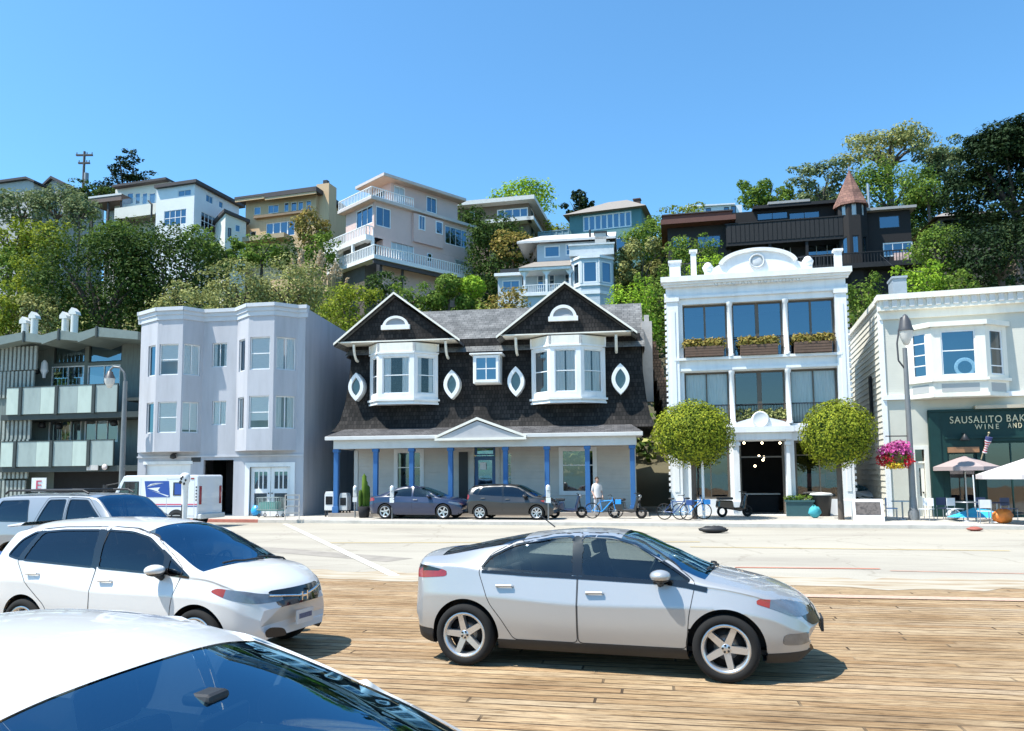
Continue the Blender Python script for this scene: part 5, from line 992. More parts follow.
def blobs_to_leaves(B, n, rng, shell_=.82, up=.25, jit=.55):
    """B: array of (cx,cy,cz,rx,ry,rz); leaves scattered near blob surfaces, facing outwards"""
    B = np.array(B, float); area = (B[:, 3] * B[:, 5] + B[:, 3] * B[:, 4]); k = rng.choice(len(B), size=n, p=area / area.sum())
    d = rng.normal(size=(n, 3)); d[:, 2] += .25; d /= np.linalg.norm(d, axis=1, keepdims=True)
    r = np.clip(rng.normal(shell_ + .06, .16, size=(n, 1)), .25, 1.18); P = B[k, :3] + d * B[k, 3:] * r
    N = d / B[k, 3:]; N /= np.linalg.norm(N, axis=1, keepdims=True); N = N + rng.normal(size=(n, 3)) * jit + np.array([0, 0, up]); N /= np.linalg.norm(N, axis=1, keepdims=True)
    return P, N
def crown_blobs(hw, hd, hh, rng, style):
    B = []
    if style == 'round':
        nb = int(np.clip(14 + hw * hh * 1.1, 18, 60))
        for _ in range(nb):
            d = rng.normal(size=3); d /= np.linalg.norm(d); d[2] = abs(d[2]) * rng.choice([1, 1, -.9]); f = rng.uniform(.5, .78); s = rng.uniform(.20, .36)
            B.append((d[0] * hw * f, d[1] * hd * f, d[2] * hh * f, s * hw * rng.uniform(.8, 1.2), s * hd, s * hh * rng.uniform(.75, 1)))
        B.append((0, 0, -.1 * hh, hw * .7, hd * .7, hh * .7))
    elif style == 'bush':
        for _ in range(int(np.clip(16 + hw * hh * 1.4, 20, 60))):
            a = rng.uniform(0, 6.283); f = math.sqrt(rng.uniform()) * .82; s = rng.uniform(.16, .3); top = math.sqrt(max(.05, 1 - f * f)); z = rng.uniform(-1.15, top * .9)
            B.append((hw * f * math.cos(a), hd * f * math.sin(a), hh * z, s * hw, s * hd, s * hh * 1.1))
        B.append((0, 0, -.35 * hh, hw * .75, hd * .75, hh * .85)); B.append((0, 0, -1.0 * hh, hw * .8, hd * .8, hh * .7))
    elif style == 'loose':
        for _ in range(int(np.clip(30 + hw * 2.2, 34, 64))):
            d = rng.normal(size=3); d /= np.linalg.norm(d); f = rng.uniform(.1, .85) ** .6; s = rng.uniform(.13, .25)
            B.append((d[0] * hw * f, d[1] * hd * f, d[2] * hh * f, s * hw, s * hd, s * hh * .8))
    elif style == 'flat':          # wind-swept umbrella crown
        for _ in range(30):
            a = rng.uniform(0, 6.283); f = math.sqrt(rng.uniform(0, 1)) * .85; s = rng.uniform(.16, .27)
            zc = hh * (.55 * (1 - f * f) + rng.uniform(-.28, .22))
            B.append((hw * f * math.cos(a), hd * f * math.sin(a), zc, s * hw, s * hd, hh * rng.uniform(.16, .3)))
        for a in rng.uniform(0, 6.283, 8): B.append((hw * .8 * math.cos(a), hd * .8 * math.sin(a), -hh * rng.uniform(.2, .75), hw * .16, hd * .16, hh * .2))
    elif style == 'tiers':         # cedar plates
        for k in range(11):
            z = -hh + 2 * hh * (k + .5) / 11; rr_ = 1 - .82 * (k / 10) ** 1.3
            for _ in range(5):
                a = rng.uniform(0, 6.283); f = rng.uniform(.3, .75) * rr_; B.append((hw * f * math.cos(a), hd * f * math.sin(a), z + rng.uniform(-.05, .05) * hh, hw * .27 * rr_ + .1, hd * .27 * rr_ + .1, hh * .055))
    elif style == 'cypress':       # broad ragged plates sweeping up at the tips
        for k in range(130):
            z = rng.uniform(-1, .8); rr_ = (1 - .72 * max(0, z)) * rng.uniform(.35, .95); a = rng.uniform(0, 6.283)
            B.append((hw * rr_ * math.cos(a), hd * rr_ * math.sin(a), hh * (z + .12 * rr_), hw * rng.uniform(.14, .28), hd * rng.uniform(.14, .28), hh * rng.uniform(.06, .13)))
        B.append((0, 0, -.25 * hh, hw * .55, hd * .55, hh * .7))
        for k in range(8): z = .5 + .5 * k / 8; B.append((hw * rng.uniform(-.12, .12), 0, hh * z, hw * .13, hd * .13, hh * .1))
    elif style == 'ball': B = [(0, 0, 0, hw, hd, hh)]
    return B
KCOUNT = [0]
def plant(style, fol, cx, top, bot, hw_px, Y, label, cat='tree', name='tree', group=None, dens=1.0, leaf_px=1.9, trunk=True, lean=0.0, base=None, limbs=7, depth=1.0):
    KCOUNT[0] += 1; rng = np.random.default_rng(100 + KCOUNT[0]); k = Y / FPX
    c = at(cx, (top + bot) / 2, Y); hw = hw_px * k; hh = (bot - top) / 2 * k; hd = hw * depth; leaf = leaf_px * k
    gz = (hill(c.x, c.y) if base is None else base); gz = min(gz - .3 if base is None else base, c.z - hh * .6)
    if name in ('shrub', 'bush', 'hedge') and style == 'round': style = 'bush'
    t = thing(name, label, cat, (c.x + lean, c.y, gz), 0, group)
    n = int(np.clip(dens * 7.5 * hw_px * (bot - top) / leaf_px ** 1.6, 700, 46000))
    P, N = blobs_to_leaves(crown_blobs(hw, hd, hh, rng, style), n, rng, up=.4 if style != 'ball' else .15, jit=.38, shell_=.82 if style != 'ball' else .92)
    lo, hi = np.percentile(P[:, 0], (2, 98) if style != 'ball' else (.3, 99.7)); P[:, 0] = (P[:, 0] - (lo + hi) / 2) * (2 * hw / (hi - lo))
    lo, hi = np.percentile(P[:, 2], (2 if style != 'bush' else 12, 98.5) if style != 'ball' else (.3, 99.7)); P[:, 2] = (P[:, 2] - hi) * (2 * hh / (hi - lo)) + hh
    if style == 'ball': q_ = P / (np.abs(P).max() + 1e-6); ph = KCOUNT[0] * 1.7; P *= (1 + .035 * np.sin(7 * q_[:, 0] + ph) * np.sin(6 * q_[:, 2] + 2 * ph) + .03 * np.sin(11 * q_[:, 1] + 9 * q_[:, 2] + ph))[:, None]
    me = leafmesh('crown', P, N, leaf, rng, FOL[fol]); o = bpy.data.objects.new('crown', me); C.objects.link(o); o.parent = t; o.location = (-lean, 0, c.z - gz)
    if trunk:
        m = MB(); H = c.z - gz; r0 = max(.07, min(.5, hw * .085)); knee = Vector((-lean * .4, 0, max(.15, H - hh * .75)))
        m.tube((0, 0, -.4), knee, r0 * 1.15, r0 * .8, 8)
        for q in range(limbs):
            a = 6.283 * q / limbs + .4; e = Vector((-lean + hw * .62 * math.cos(a), hd * .62 * math.sin(a), H + hh * rng.uniform(-.2, .5))); mid = knee.lerp(e, .5) + Vector((0, 0, hh * .08)); m.tube(knee, mid, r0 * .62, r0 * .36, 6); m.tube(mid, e, r0 * .36, r0 * .1, 5)
        m.build('trunk', bark, t)
    return t
# skyline and upper slope, left to right
plant('round', 'grey', 20, 189, 226, 26, 98, 'grey green bushy tree at the far left below the grey gabled house', lean=.5)
plant('round', 'grey', 57, 187, 226, 24, 97, 'grey green tree beneath the small pale gable, left of utility pole')
plant('round', 'grey', 80, 194, 228, 18, 95, 'grey green tree in front of the dark carport')
plant('loose', 'dark', 92, 183, 205, 24, 108, 'dark ragged bush behind the carport roof', 'bush', 'bush')
plant('tiers', 'cyp', 124, 150, 200, 25, 116, 'dark tiered cedar behind the white and cream house', 'cedar', 'cedar_tree', leaf_px=1.8)
plant('round', 'yellow', 12, 222, 262, 24, 78, 'yellow green shrub at the left edge below the grey green trees', 'shrub', 'shrub')
plant('round', 'dark', 40, 224, 262, 22, 80, 'dark green shrub between yellow green shrubs at upper left', 'shrub', 'shrub')
plant('round', 'yellow', 52, 220, 250, 18, 76, 'yellow green shrub just left of the big dark oak', 'shrub', 'shrub')
plant('round', 'mid', 10, 252, 292, 22, 70, 'mid green shrub at the left edge halfway down the slope', 'shrub', 'shrub')
plant('round', 'yellow', 32, 256, 290, 18, 68, 'yellow green shrub in the middle of the left slope', 'shrub', 'shrub')
plant('round', 'yellow', 8, 286, 330, 20, 62, 'yellow green shrub above the roof of the grey green flats', 'shrub', 'shrub')
plant('round', 'olive', 36, 292, 332, 20, 62, 'olive shrub behind the white vent cowls', 'shrub', 'shrub')
plant('round', 'dark', 102, 229, 345, 60, 66, 'huge dark green oak filling the slope behind the grey green flats', dens=.9, leaf_px=2.1)
plant('round', 'dark', 168, 227, 330, 50, 67, 'broad dark oak below the white hill house', dens=.9, leaf_px=2.1)
plant('round', 'mid', 122, 225, 252, 34, 72, 'sunlit green crown rising at the top of the dark oaks')
plant('round', 'mid', 198, 226, 252, 18, 80, 'light green shrub under the big window of the white house', 'shrub', 'shrub')
plant('round', 'olive', 183, 284, 324, 30, 54, 'pale olive shrub above the left end of the lavender flats', 'shrub', 'shrub')
plant('loose', 'mid', 228, 240, 275, 24, 78, 'green shrub below the cream lean-to house', 'shrub', 'shrub', dens=1.6)
plant('round', 'olive', 240, 262, 318, 34, 58, 'pale olive bush above the middle of the lavender roof', 'bush', 'bush')
plant('round', 'olive', 290, 262, 318, 36, 59, 'large pale olive bush below the pampas plumes', 'bush', 'bush')
plant('round', 'mid', 262, 238, 262, 22, 82, 'mid green shrub under the deck of the ochre house', 'shrub', 'shrub')
plant('round', 'dark', 290, 240, 266, 18, 84, 'dark green shrub under the right end of the ochre house', 'shrub', 'shrub')
plant('round', 'rust', 312, 211, 250, 17, 88, 'brown tinged tree between ochre house and pink house')
plant('round', 'mid', 322, 234, 268, 16, 80, 'green shrub at the left end of the pink house decks', 'shrub', 'shrub')
plant('round', 'yellow', 350, 287, 332, 27, 52, 'bright yellow green bush right of the lavender flats', 'bush', 'bush')
plant('round', 'dark', 383, 272, 300, 20, 62, 'dark shrub beneath the corner of the pink house deck', 'shrub', 'shrub')
plant('round', 'mid', 412, 284, 308, 22, 60, 'leafy hedge below the pink house retaining wall', 'hedge', 'hedge')
for cx, cy, r, f, lb in ((449, 287, 13, 'mid', 'round clipped dark green shrub, largest below the pink house deck'), (472, 288, 12, 'lime', 'round clipped light green shrub right of the largest clipped shrub'), (437, 302, 11, 'mid', 'low clipped shrub just above the left gable roof'), (466, 304, 10, 'mid', 'small clipped shrub resting above the grey roof ridge')):
    plant('ball', f, cx, cy - r, cy + r, r * 1.1, 60, lb, 'shrub', 'clipped_shrub', 'clipped round shrubs', trunk=True, dens=1.6, leaf_px=1.8)
plant('round', 'rust', 508, 289, 314, 20, 62, 'orange tinged shrub below the pale blue annex', 'shrub', 'shrub')
plant('round', 'dark', 500, 216, 300, 33, 84, 'tall dark tree between the pink house and the pale blue house')
plant('round', 'rust', 512, 232, 262, 20, 82, 'bronze tinted crown in front of the brown flat roofed house')
plant('round', 'dark', 470, 206, 250, 14, 92, 'dark tree behind the right end of the pink house')
plant('round', 'lime', 524, 181, 214, 29, 118, 'bright lime green tree behind the brown flat roofed house')
plant('loose', 'cyp', 578, 192, 222, 14, 116, 'small dark pine on the skyline left of the teal house', 'pine', 'pine_tree', dens=1.6)
plant('round', 'yellow', 559, 222, 238, 14, 104, 'yellow green shrub on the teal house terrace', 'shrub', 'shrub')
plant('round', 'mid', 660, 216, 270, 34, 84, 'green tree with gaps right of the teal house', dens=1.0)
plant('loose', 'olive', 640, 240, 300, 24, 76, 'rust flecked bush right of the pale blue house', 'bush', 'bush', dens=1.8)
plant('round', 'lime', 628, 285, 335, 28, 58, 'bright green bush behind the right shingled gable', 'bush', 'bush')
plant('round', 'mid', 668, 266, 330, 28, 60, 'green bush beside the left parapet post of the white building', 'bush', 'bush')
plant('round', 'mid', 692, 236, 264, 24, 66, 'leafy bush in front of the dark red timber house', 'bush', 'bush')
plant('round', 'lime', 712, 258, 285, 24, 60, 'light green shrub behind the arched parapet left side', 'shrub', 'shrub')
plant('round', 'yellow', 683, 205, 225, 20, 100, 'yellow green shrub left of the small white skyline house', 'shrub', 'shrub')
plant('round', 'mid', 735, 214, 240, 16, 84, 'small green tree left of the dark balcony')
plant('loose', 'mid', 766, 178, 218, 25, 106, 'airy tree on the skyline above the dark balcony', dens=1.5)
plant('loose', 'grey', 820, 164, 215, 28, 104, 'tall grey green tree left of the turret', dens=1.5)
plant('flat', 'olive', 888, 131, 174, 44, 102, 'flat topped oak with bare limbs on the right skyline', limbs=11, dens=1.0, leaf_px=2.0)
plant('loose', 'grey', 945, 138, 185, 26, 100, 'grey green loose tree between the flat topped oak and the cypress', dens=1.3)
plant('round', 'mid', 890, 164, 222, 36, 92, 'dense green tree directly right of the turret roof')
plant('round', 'dark', 926, 178, 250, 22, 84, 'dark narrow tree right of the turreted house wing')
plant('round', 'mid', 928, 180, 206, 20, 82, 'lighter green crown above the turreted house right wing')
plant('cypress', 'cyp', 1014, 126, 232, 60, 66, 'large black green cypress with ragged top at the right edge', 'cypress', 'cypress_tree', leaf_px=2.2, dens=2.4)
plant('round', 'cyp', 1000, 222, 290, 46, 56, 'dark spreading tree behind the bakery roof', limbs=9, leaf_px=2.1)
plant('round', 'mid', 938, 226, 278, 28, 58, 'mid green tree in front of the grey brown roofed house')
plant('round', 'lime', 922, 262, 300, 22, 50, 'pale green shrub behind the bakery roof unit', 'shrub', 'shrub')
plant('round', 'mid', 955, 272, 304, 20, 50, 'green shrub above the middle of the bakery cornice', 'shrub', 'shrub')
plant('round', 'mid', 863, 275, 308, 18, 52, 'small bush between the white building and the bakery', 'bush', 'bush')
# pampas plumes
rng = np.random.default_rng(9); P = []; 
c0 = at(318, 274, 66); t = thing('pampas_grass', 'clump of cream pampas grass plumes below the pink house', 'pampas grass', (c0.x, c0.y, hill(c0.x, c0.y) - .3))
m = MB(); PP = []; NN = []
for k in range(26):
    x = rng.uniform(-2.6, 2.2); y = rng.uniform(-1.2, 1.2); z = c0.z - t.location.z + rng.uniform(-1.2, 1.1) - x * .25; m.tube((x * .7, y * .7, 0), (x, y, z), .03, .02, 5)
    s = np.linspace(0, 1, 60); q = np.stack([x + s * .25 + rng.normal(0, .05, 60), y + rng.normal(0, .05, 60), z - .3 + s * 1.2], 1); PP.append(q); NN.append(rng.normal(size=(60, 3)))
m.build('stem', FOL['olive'], t); me = leafmesh('plume', np.concatenate(PP), np.concatenate([a / np.linalg.norm(a, axis=1, keepdims=True) for a in NN]), .16, rng, FOL['plume']); o = bpy.data.objects.new('plume', me); C.objects.link(o); o.parent = t
# hillside scrub (uncountable ground cover)
rng = np.random.default_rng(21)
for fol, nclump, name, seed in (('mid', 820, 'hillside_scrub', 1), ('olive', 640, 'hillside_scrub', 2), ('dark', 680, 'hillside_scrub', 3)):
    Bs = []
    while len(Bs) < nclump:
        Y = 49 + 75 * rng.uniform() ** 1.3; x = rng.uniform(-1.0, 1.0) * Y; r = rng.uniform(.7, 1.7) * (.8 + Y / 160); Bs.append((x, Y, hill(x, Y) + r * .25, r, r, r * .75))
    P, N = blobs_to_leaves(Bs, nclump * 110, rng, up=.4, jit=.38); me = leafmesh(name, P, N, .3, rng, FOL[fol]); o = bpy.data.objects.new(name, me); C.objects.link(o); o['kind'] = 'stuff'

# ================================================================== VEHICLES
def pch(xk, yk, x):
    """monotone cubic through keys"""
    xk = np.array(xk, float); yk = np.array(yk, float); h = np.diff(xk); d = np.diff(yk) / h; m = np.zeros(len(xk)); m[0] = d[0]; m[-1] = d[-1]
    for i in range(1, len(xk) - 1): m[i] = 0 if d[i - 1] * d[i] <= 0 else 3 * (h[i - 1] + h[i]) / ((2 * h[i] + h[i - 1]) / d[i - 1] + (h[i] + 2 * h[i - 1]) / d[i])
    x = np.clip(np.asarray(x, float), xk[0], xk[-1]); i = np.clip(np.searchsorted(xk, x, side='right') - 1, 0, len(xk) - 2); t = (x - xk[i]) / h[i]
    return (2 * t**3 - 3 * t**2 + 1) * yk[i] + (t**3 - 2 * t**2 + t) * h[i] * m[i] + (-2 * t**3 + 3 * t**2) * yk[i + 1] + (t**3 - t**2) * h[i] * m[i + 1]
def keys(*kv): return [k for k, _ in kv], [v for _, v in kv]
def chaikin(P, n=1, rad=.045):
    Q = []; m = len(P)
    for k in range(m):
        p, a, b = P[k], P[k - 1], P[(k + 1) % m]; la = math.hypot(a[0] - p[0], a[1] - p[1]); lb = math.hypot(b[0] - p[0], b[1] - p[1]); ra = min(rad, la * .35) / la; rb = min(rad, lb * .35) / lb
        s_ = (p[0] + (a[0] - p[0]) * ra, p[1] + (a[1] - p[1]) * ra); e = (p[0] + (b[0] - p[0]) * rb, p[1] + (b[1] - p[1]) * rb)
        for t in (0, .33, .67, 1): Q.append(tuple(s_[c] * (1 - t) ** 2 + 2 * p[c] * t * (1 - t) + e[c] * t * t for c in (0, 1)))
    return Q
def inpoly(P, x, y):
    P = np.array(P); c = np.zeros(len(x), bool); j = len(P) - 1
    for i in range(len(P)):
        xi, yi = P[i]; xj, yj = P[j]
        with np.errstate(divide='ignore', invalid='ignore'): hit = ((yi > y) != (yj > y)) & (x < (xj - xi) * (y - yi) / (yj - yi + 1e-12) + xi)
        c ^= hit; j = i
    return c
def nearest(P, x, y):
    best = (9e9, 0, 0); n = len(P)
    for i in range(n):
        ax, ay = P[i]; bx, by = P[(i + 1) % n]; dx, dy = bx - ax, by - ay; L = dx * dx + dy * dy + 1e-12; t = min(1, max(0, ((x - ax) * dx + (y - ay) * dy) / L)); qx, qy = ax + dx * t, ay + dy * t; d = (x - qx) ** 2 + (y - qy) ** 2
        if d < best[0]: best = (d, qx, qy)
    return best
class Shell:
    """Lofted car skin. Local x forward, y left, z up. Regions cut clean-edged pieces (glass, doors, lamps) out of one surface."""
    def __init__(s, S):
        s.S = S; xs = [S['x0']]; x = S['x0']
        L0, L1 = S['x0'], S['x1']
        while x < L1:
            e = min(x - L0, L1 - x); x += .034 if e > .22 else .012 + .1 * max(0, e); xs.append(min(x, L1))
        xs = np.array(xs); s.xs = xs; g = lambda k: pch(*S[k], xs)
        zb, zs, zh, zt, wm, wr = (g(k) for k in ('zb', 'zs', 'zh', 'zt', 'wm', 'wr'))
        zh = np.minimum(zh, zt - .012); drop = np.minimum(pch(*S['drop'], xs), (zt - zh) * .6)
        tw = S.get('tuck', .045); wb = wm - pch(*S['bin'], xs)
        # control points of each section: bottom, rocker, mid, shoulder, belt, roof edge, crown
        T = [0]; rows = []
        cp = [(wm - tw - .05, zb), (wm - tw, zb + .07), (wm - .008, zb + (zs - zb) * .55), (wm, zs), (wb, zh), (wr, zt - drop), (wr * .55, zt - drop * .22), (wr * 0, zt)]
        seg = [2, 8, 9, 9, 15, 9, 8]; s.J = np.cumsum([0] + seg)
        Y = []; Z = []
        for k, n in enumerate(seg):
            p0 = cp[max(0, k - 1)]; p1 = cp[k]; p2 = cp[k + 1]; p3 = cp[min(len(cp) - 1, k + 2)]
            for q in range(n):
                t = q / n
                if k in (1, 2, 5, 6):      # curved spans
                    m1 = [(b - a) * .5 for a, b in zip(p0, p2)]; m2 = [(b - a) * .5 for a, b in zip(p1, p3)]
                    if k == 1: m1 = [b - a for a, b in zip(p1, p2)]
                    if k == 2: m2 = [(b - a) * .9 for a, b in zip(p1, p2)]
                    if k == 5: m1 = [(b - a) * .9 for a, b in zip(p1, p2)]
                    if k == 6: m2 = [p2[0] - p1[0], 0 * p1[1]]
                    h = (2 * t**3 - 3 * t**2 + 1, t**3 - 2 * t**2 + t, -2 * t**3 + 3 * t**2, t**3 - t**2)
                    Y.append(h[0] * p1[0] + h[1] * m1[0] + h[2] * p2[0] + h[3] * m2[0]); Z.append(h[0] * p1[1] + h[1] * m1[1] + h[2] * p2[1] + h[3] * m2[1])
                else:
                    bow = .022 * math.sin(math.pi * t) if k == 4 else 0
                    Y.append(p1[0] * (1 - t) + p2[0] * t + bow); Z.append(p1[1] * (1 - t) + p2[1] * t)
        Y.append(cp[-1][0]); Z.append(cp[-1][1]); Y = np.array(Y); Z = np.array(Z)      # (nj+1, ni)
        nj = len(Y) - 1; s.nj = nj; ni = len(xs)
        Yf = np.concatenate([-Y, Y[:-1][::-1]]); Zf = np.concatenate([Z, Z[:-1][::-1]])  # right side (-y) first, over the top, to left
        X = np.repeat(xs[None], len(Yf), 0)
        c = pch(*S['bow'], xs)[None]; X = X - c * (Yf / .9) ** 2                         # rounded ends in plan
        s.V = np.stack([X, Yf, Zf], -1); s.nr = len(Yf); s.ni = ni
        A = s.V; du = np.gradient(A, axis=1); dv = np.gradient(A, axis=0); N = np.cross(du, dv); s.N = N / (np.linalg.norm(N, axis=2, keepdims=True) + 1e-9)
        if s.N[nj, ni // 2, 2] < 0: s.N = -s.N
        s.Cf = (A[:-1, :-1] + A[1:, :-1] + A[1:, 1:] + A[:-1, 1:]) / 4; s.Nf = (s.N[:-1, :-1] + s.N[1:, 1:]) / 2
        s.R = np.full(s.Cf.shape[:2], -1); s.regs = []
    def region(s, poly, ax='xz', side=0, cond=None, smooth=1, grid=None, rows=None):
        """returns region index; ax 'xz' side view, 'yz' front/back view"""
        k = len(s.regs); C_, N_ = s.Cf, s.Nf
        if grid is not None: M = grid(C_, N_)
        else:
            P = chaikin(list(poly), smooth) if smooth else list(poly)
            a, b = (C_[..., 0], C_[..., 2]) if ax == 'xz' else (C_[..., 1], C_[..., 2])
            M = inpoly(P, a.ravel(), b.ravel()).reshape(a.shape)
            if ax == 'xz': M &= (C_[..., 1] * side > .02)
            if cond is not None: M &= cond(C_, N_)
        if rows is not None:
            K = np.zeros(M.shape[0], bool); K[rows[0]:rows[1]] = True; K |= K[::-1]; M &= K[:, None]
        M &= (s.R < 0); s.R[M] = k; s.regs.append(dict(poly=None if grid is not None else P, ax=ax)); return k
    def mesh(s, k, name, mats, parent, off=0.0, gap=0.0, matf=None):
        I, J = np.where(s.R == k); idx = {}; vs = []; fs = []
        def vid(i, j):
            if (i, j) not in idx:
                idx[(i, j)] = len(vs); p = s.V[i, j].copy(); n = s.N[i, j]
                nb = [s.R[a, b] if 0 <= a < s.nr - 1 and 0 <= b < s.ni - 1 else -9 for a in (i - 1, i) for b in (j - 1, j)]
                oth = sorted({q for q in nb if q != -9}, reverse=True)
                if len(oth) > 1:
                    best = None
                    for q in oth:
                        if q < 0 or s.regs[q]['poly'] is None: continue
                        a_ = (p[0], p[2]) if s.regs[q]['ax'] == 'xz' else (p[1], p[2])
                        d, qx, qz = nearest(s.regs[q]['poly'], *a_)
                        if best is None or d < best[0]: best = (d, qx, qz, q)
                    if best and best[0] < .045 ** 2:
                        _, qx, qz, q = best
                        if s.regs[q]['ax'] == 'xz':
                            dx, dz = qx - p[0], qz - p[2]; dy = -(n[0] * dx + n[2] * dz) / n[1] if abs(n[1]) > .3 else 0; p += (dx, float(np.clip(dy, -.03, .03)), dz)
                        else:
                            dy, dz = qx - p[1], qz - p[2]; dx = -(n[1] * dy + n[2] * dz) / n[0] if abs(n[0]) > .3 else 0; p += (float(np.clip(dx, -.03, .03)), dy, dz)
                        if gap and s.regs[k]['poly'] is not None:
                            P = s.regs[k]['poly']; cx = sum(a for a, _ in P) / len(P); cz = sum(b for _, b in P) / len(P)
                            a_ = np.array((p[0] - cx, p[2] - cz)); L = np.hypot(*a_); p[0] -= a_[0] / L * gap; p[2] -= a_[1] / L * gap
                vs.append(tuple(p + n * off))
            return idx[(i, j)]
        mi = []
        for i, j in zip(I, J):
            fs.append((vid(i, j), vid(i, j + 1), vid(i + 1, j + 1), vid(i + 1, j))); mi.append(0 if matf is None else matf(s.Cf[i, j], s.Nf[i, j]))
        me = bpy.data.meshes.new(name); me.from_pydata(vs, [], fs)
        for m in (mats if isinstance(mats, list) else [mats]): me.materials.append(m)
        me.polygons.foreach_set('material_index', mi); me.polygons.foreach_set('use_smooth', [True] * len(fs)); me.update()
        bm = bmesh.new(); bm.from_mesh(me); bmesh.ops.recalc_face_normals(bm, faces=bm.faces)
        ctr = sum((f.normal.dot(f.calc_center_median() - Vector((0, 0, .6))) for f in bm.faces))
        if ctr < 0: bmesh.ops.reverse_faces(bm, faces=bm.faces)
        bm.to_mesh(me); bm.free()
        o = bpy.data.objects.new(name, me); C.objects.link(o); o.parent = parent; return o
    def surf(s, x, z, side):
        d = (s.V[..., 0] - x) ** 2 + (s.V[..., 2] - z) ** 2 + np.where(s.V[..., 1] * side > .05, 0, 9); i, j = np.unravel_index(np.argmin(d), d.shape); p = s.V[i, j]; n = s.N[i, j]
        return Vector((x, p[1] - (n[0] * (x - p[0]) + n[2] * (z - p[2])) / n[1] if abs(n[1]) > .25 else p[1], z)), Vector(n)
    def front(s, y, z, lo=1.2):
        d = (s.V[..., 1] - y) ** 2 + (s.V[..., 2] - z) ** 2 + np.where(s.V[..., 0] > lo, 0, 9); i, j = np.unravel_index(np.argmin(d), d.shape); p = s.V[i, j]; n = s.N[i, j]
        return Vector((p[0] - ((n[1] * (y - p[1]) + n[2] * (z - p[2])) / n[0] if abs(n[0]) > .3 else 0), y, z))
    def patch(s, mb, poly, off=.006, lo=1.2, mi=0):
        cy = sum(a for a, _ in poly) / len(poly); cz = sum(b for _, b in poly) / len(poly); n = len(poly); rs = (1, .66, .33)
        vs = [s.front(cy + (a - cy) * f, cz + (b - cz) * f, lo) + Vector((off, 0, 0)) for f in rs for a, b in poly] + [s.front(cy, cz, lo) + Vector((off, 0, 0))]
        fs = [(r * n + k, r * n + (k + 1) % n, (r + 1) * n + (k + 1) % n, (r + 1) * n + k) for r in range(2) for k in range(n)] + [(2 * n + k, 2 * n + (k + 1) % n, 3 * n) for k in range(n)]
        mb.add(vs, fs, mi, True)
    def line(s, mb, pts, side, wd=.012, off=.004, closed=False, mi=0, step=.04):
        """thin strip lying on the side of the body along (x,z) points"""
        P = list(pts) + ([pts[0]] if closed else []); Q = []
        for a, b in zip(P, P[1:]):
            n = max(1, int(math.hypot(b[0] - a[0], b[1] - a[1]) / step)); Q += [(a[0] + (b[0] - a[0]) * k / n, a[1] + (b[1] - a[1]) * k / n) for k in range(n)]
        Q.append(P[-1]); pr = None
        for k in range(len(Q)):
            a = Q[max(0, k - 1)]; b = Q[min(len(Q) - 1, k + 1)]; L = math.hypot(b[0] - a[0], b[1] - a[1]) + 1e-9; nx, nz = -(b[1] - a[1]) / L, (b[0] - a[0]) / L
            u, nu = s.surf(Q[k][0] + nx * wd / 2, Q[k][1] + nz * wd / 2, side); v, nv = s.surf(Q[k][0] - nx * wd / 2, Q[k][1] - nz * wd / 2, side); cur = (u + nu * off, v + nv * off)
            if pr: mb.add([pr[0], cur[0], cur[1], pr[1]], [(0, 1, 2, 3)], mi, True)
            pr = cur
def paint(name, col, metal=0.0, rough=.35):
    return plain(name, col, rough, .015, 2, metal=metal, coat=1.0)
p_white = paint('white_car_paint', (.64, .64, .63)); p_silver = paint('silver_car_paint', (.43, .43, .425), .4, .36); p_suv = paint('pale_silver_paint', (.30, .31, .32), .35, .36); p_navy = paint('navy_car_paint', (.006, .018, .060)); p_black = paint('black_car_paint', (.012, .012, .013)); p_blue = paint('blue_car_paint', (.02, .12, .5))
tyre_m = plain('tyre_rubber', (.006, .006, .006), .9, .2, 20); rim_m = plain('alloy', (.62, .62, .62), .3, .05, 4, metal=.8); blackpl = plain('black_plastic', (.02, .02, .021), .55, .15, 20); gloss_blk = plain('gloss_black', (.008, .008, .009), .12, .1, 3, coat=.6); hub_dark = plain('brake_dark', (.06, .055, .05), .6, .3, 10)
chrome = plain('chrome', (.8, .8, .8), .12, .03, 3, metal=1); lamp_r = plain('red_lens', (.28, .012, .014), .15, .25, 25, coat=.8); lamp_c = plain('lamp_reflector', (.20, .21, .22), .25, .3, 9, metal=.5, coat=1); amber = plain('amber_lens', (.30, .035, .012), .2, .2, 12, coat=.8); seat_m = plain('seat_cloth', (.055, .055, .058), .85, .2, 8); plate_m = plain('plate_white', (.62, .62, .6), .5, .1, 8); dash_m = plain('dash_grey', (.05, .05, .052), .7, .15, 6)
cg_side = glass('car_side_glass', (.52, .58, .57), .05, gcol=(.8, .9, 1)); cg_dark = glass('privacy_glass', (.06, .07, .075), .05, gcol=(.7, .85, 1)); cg_wind = glass('windscreen_glass', (.42, .60, .66), .26, gcol=(.32, .66, .92))
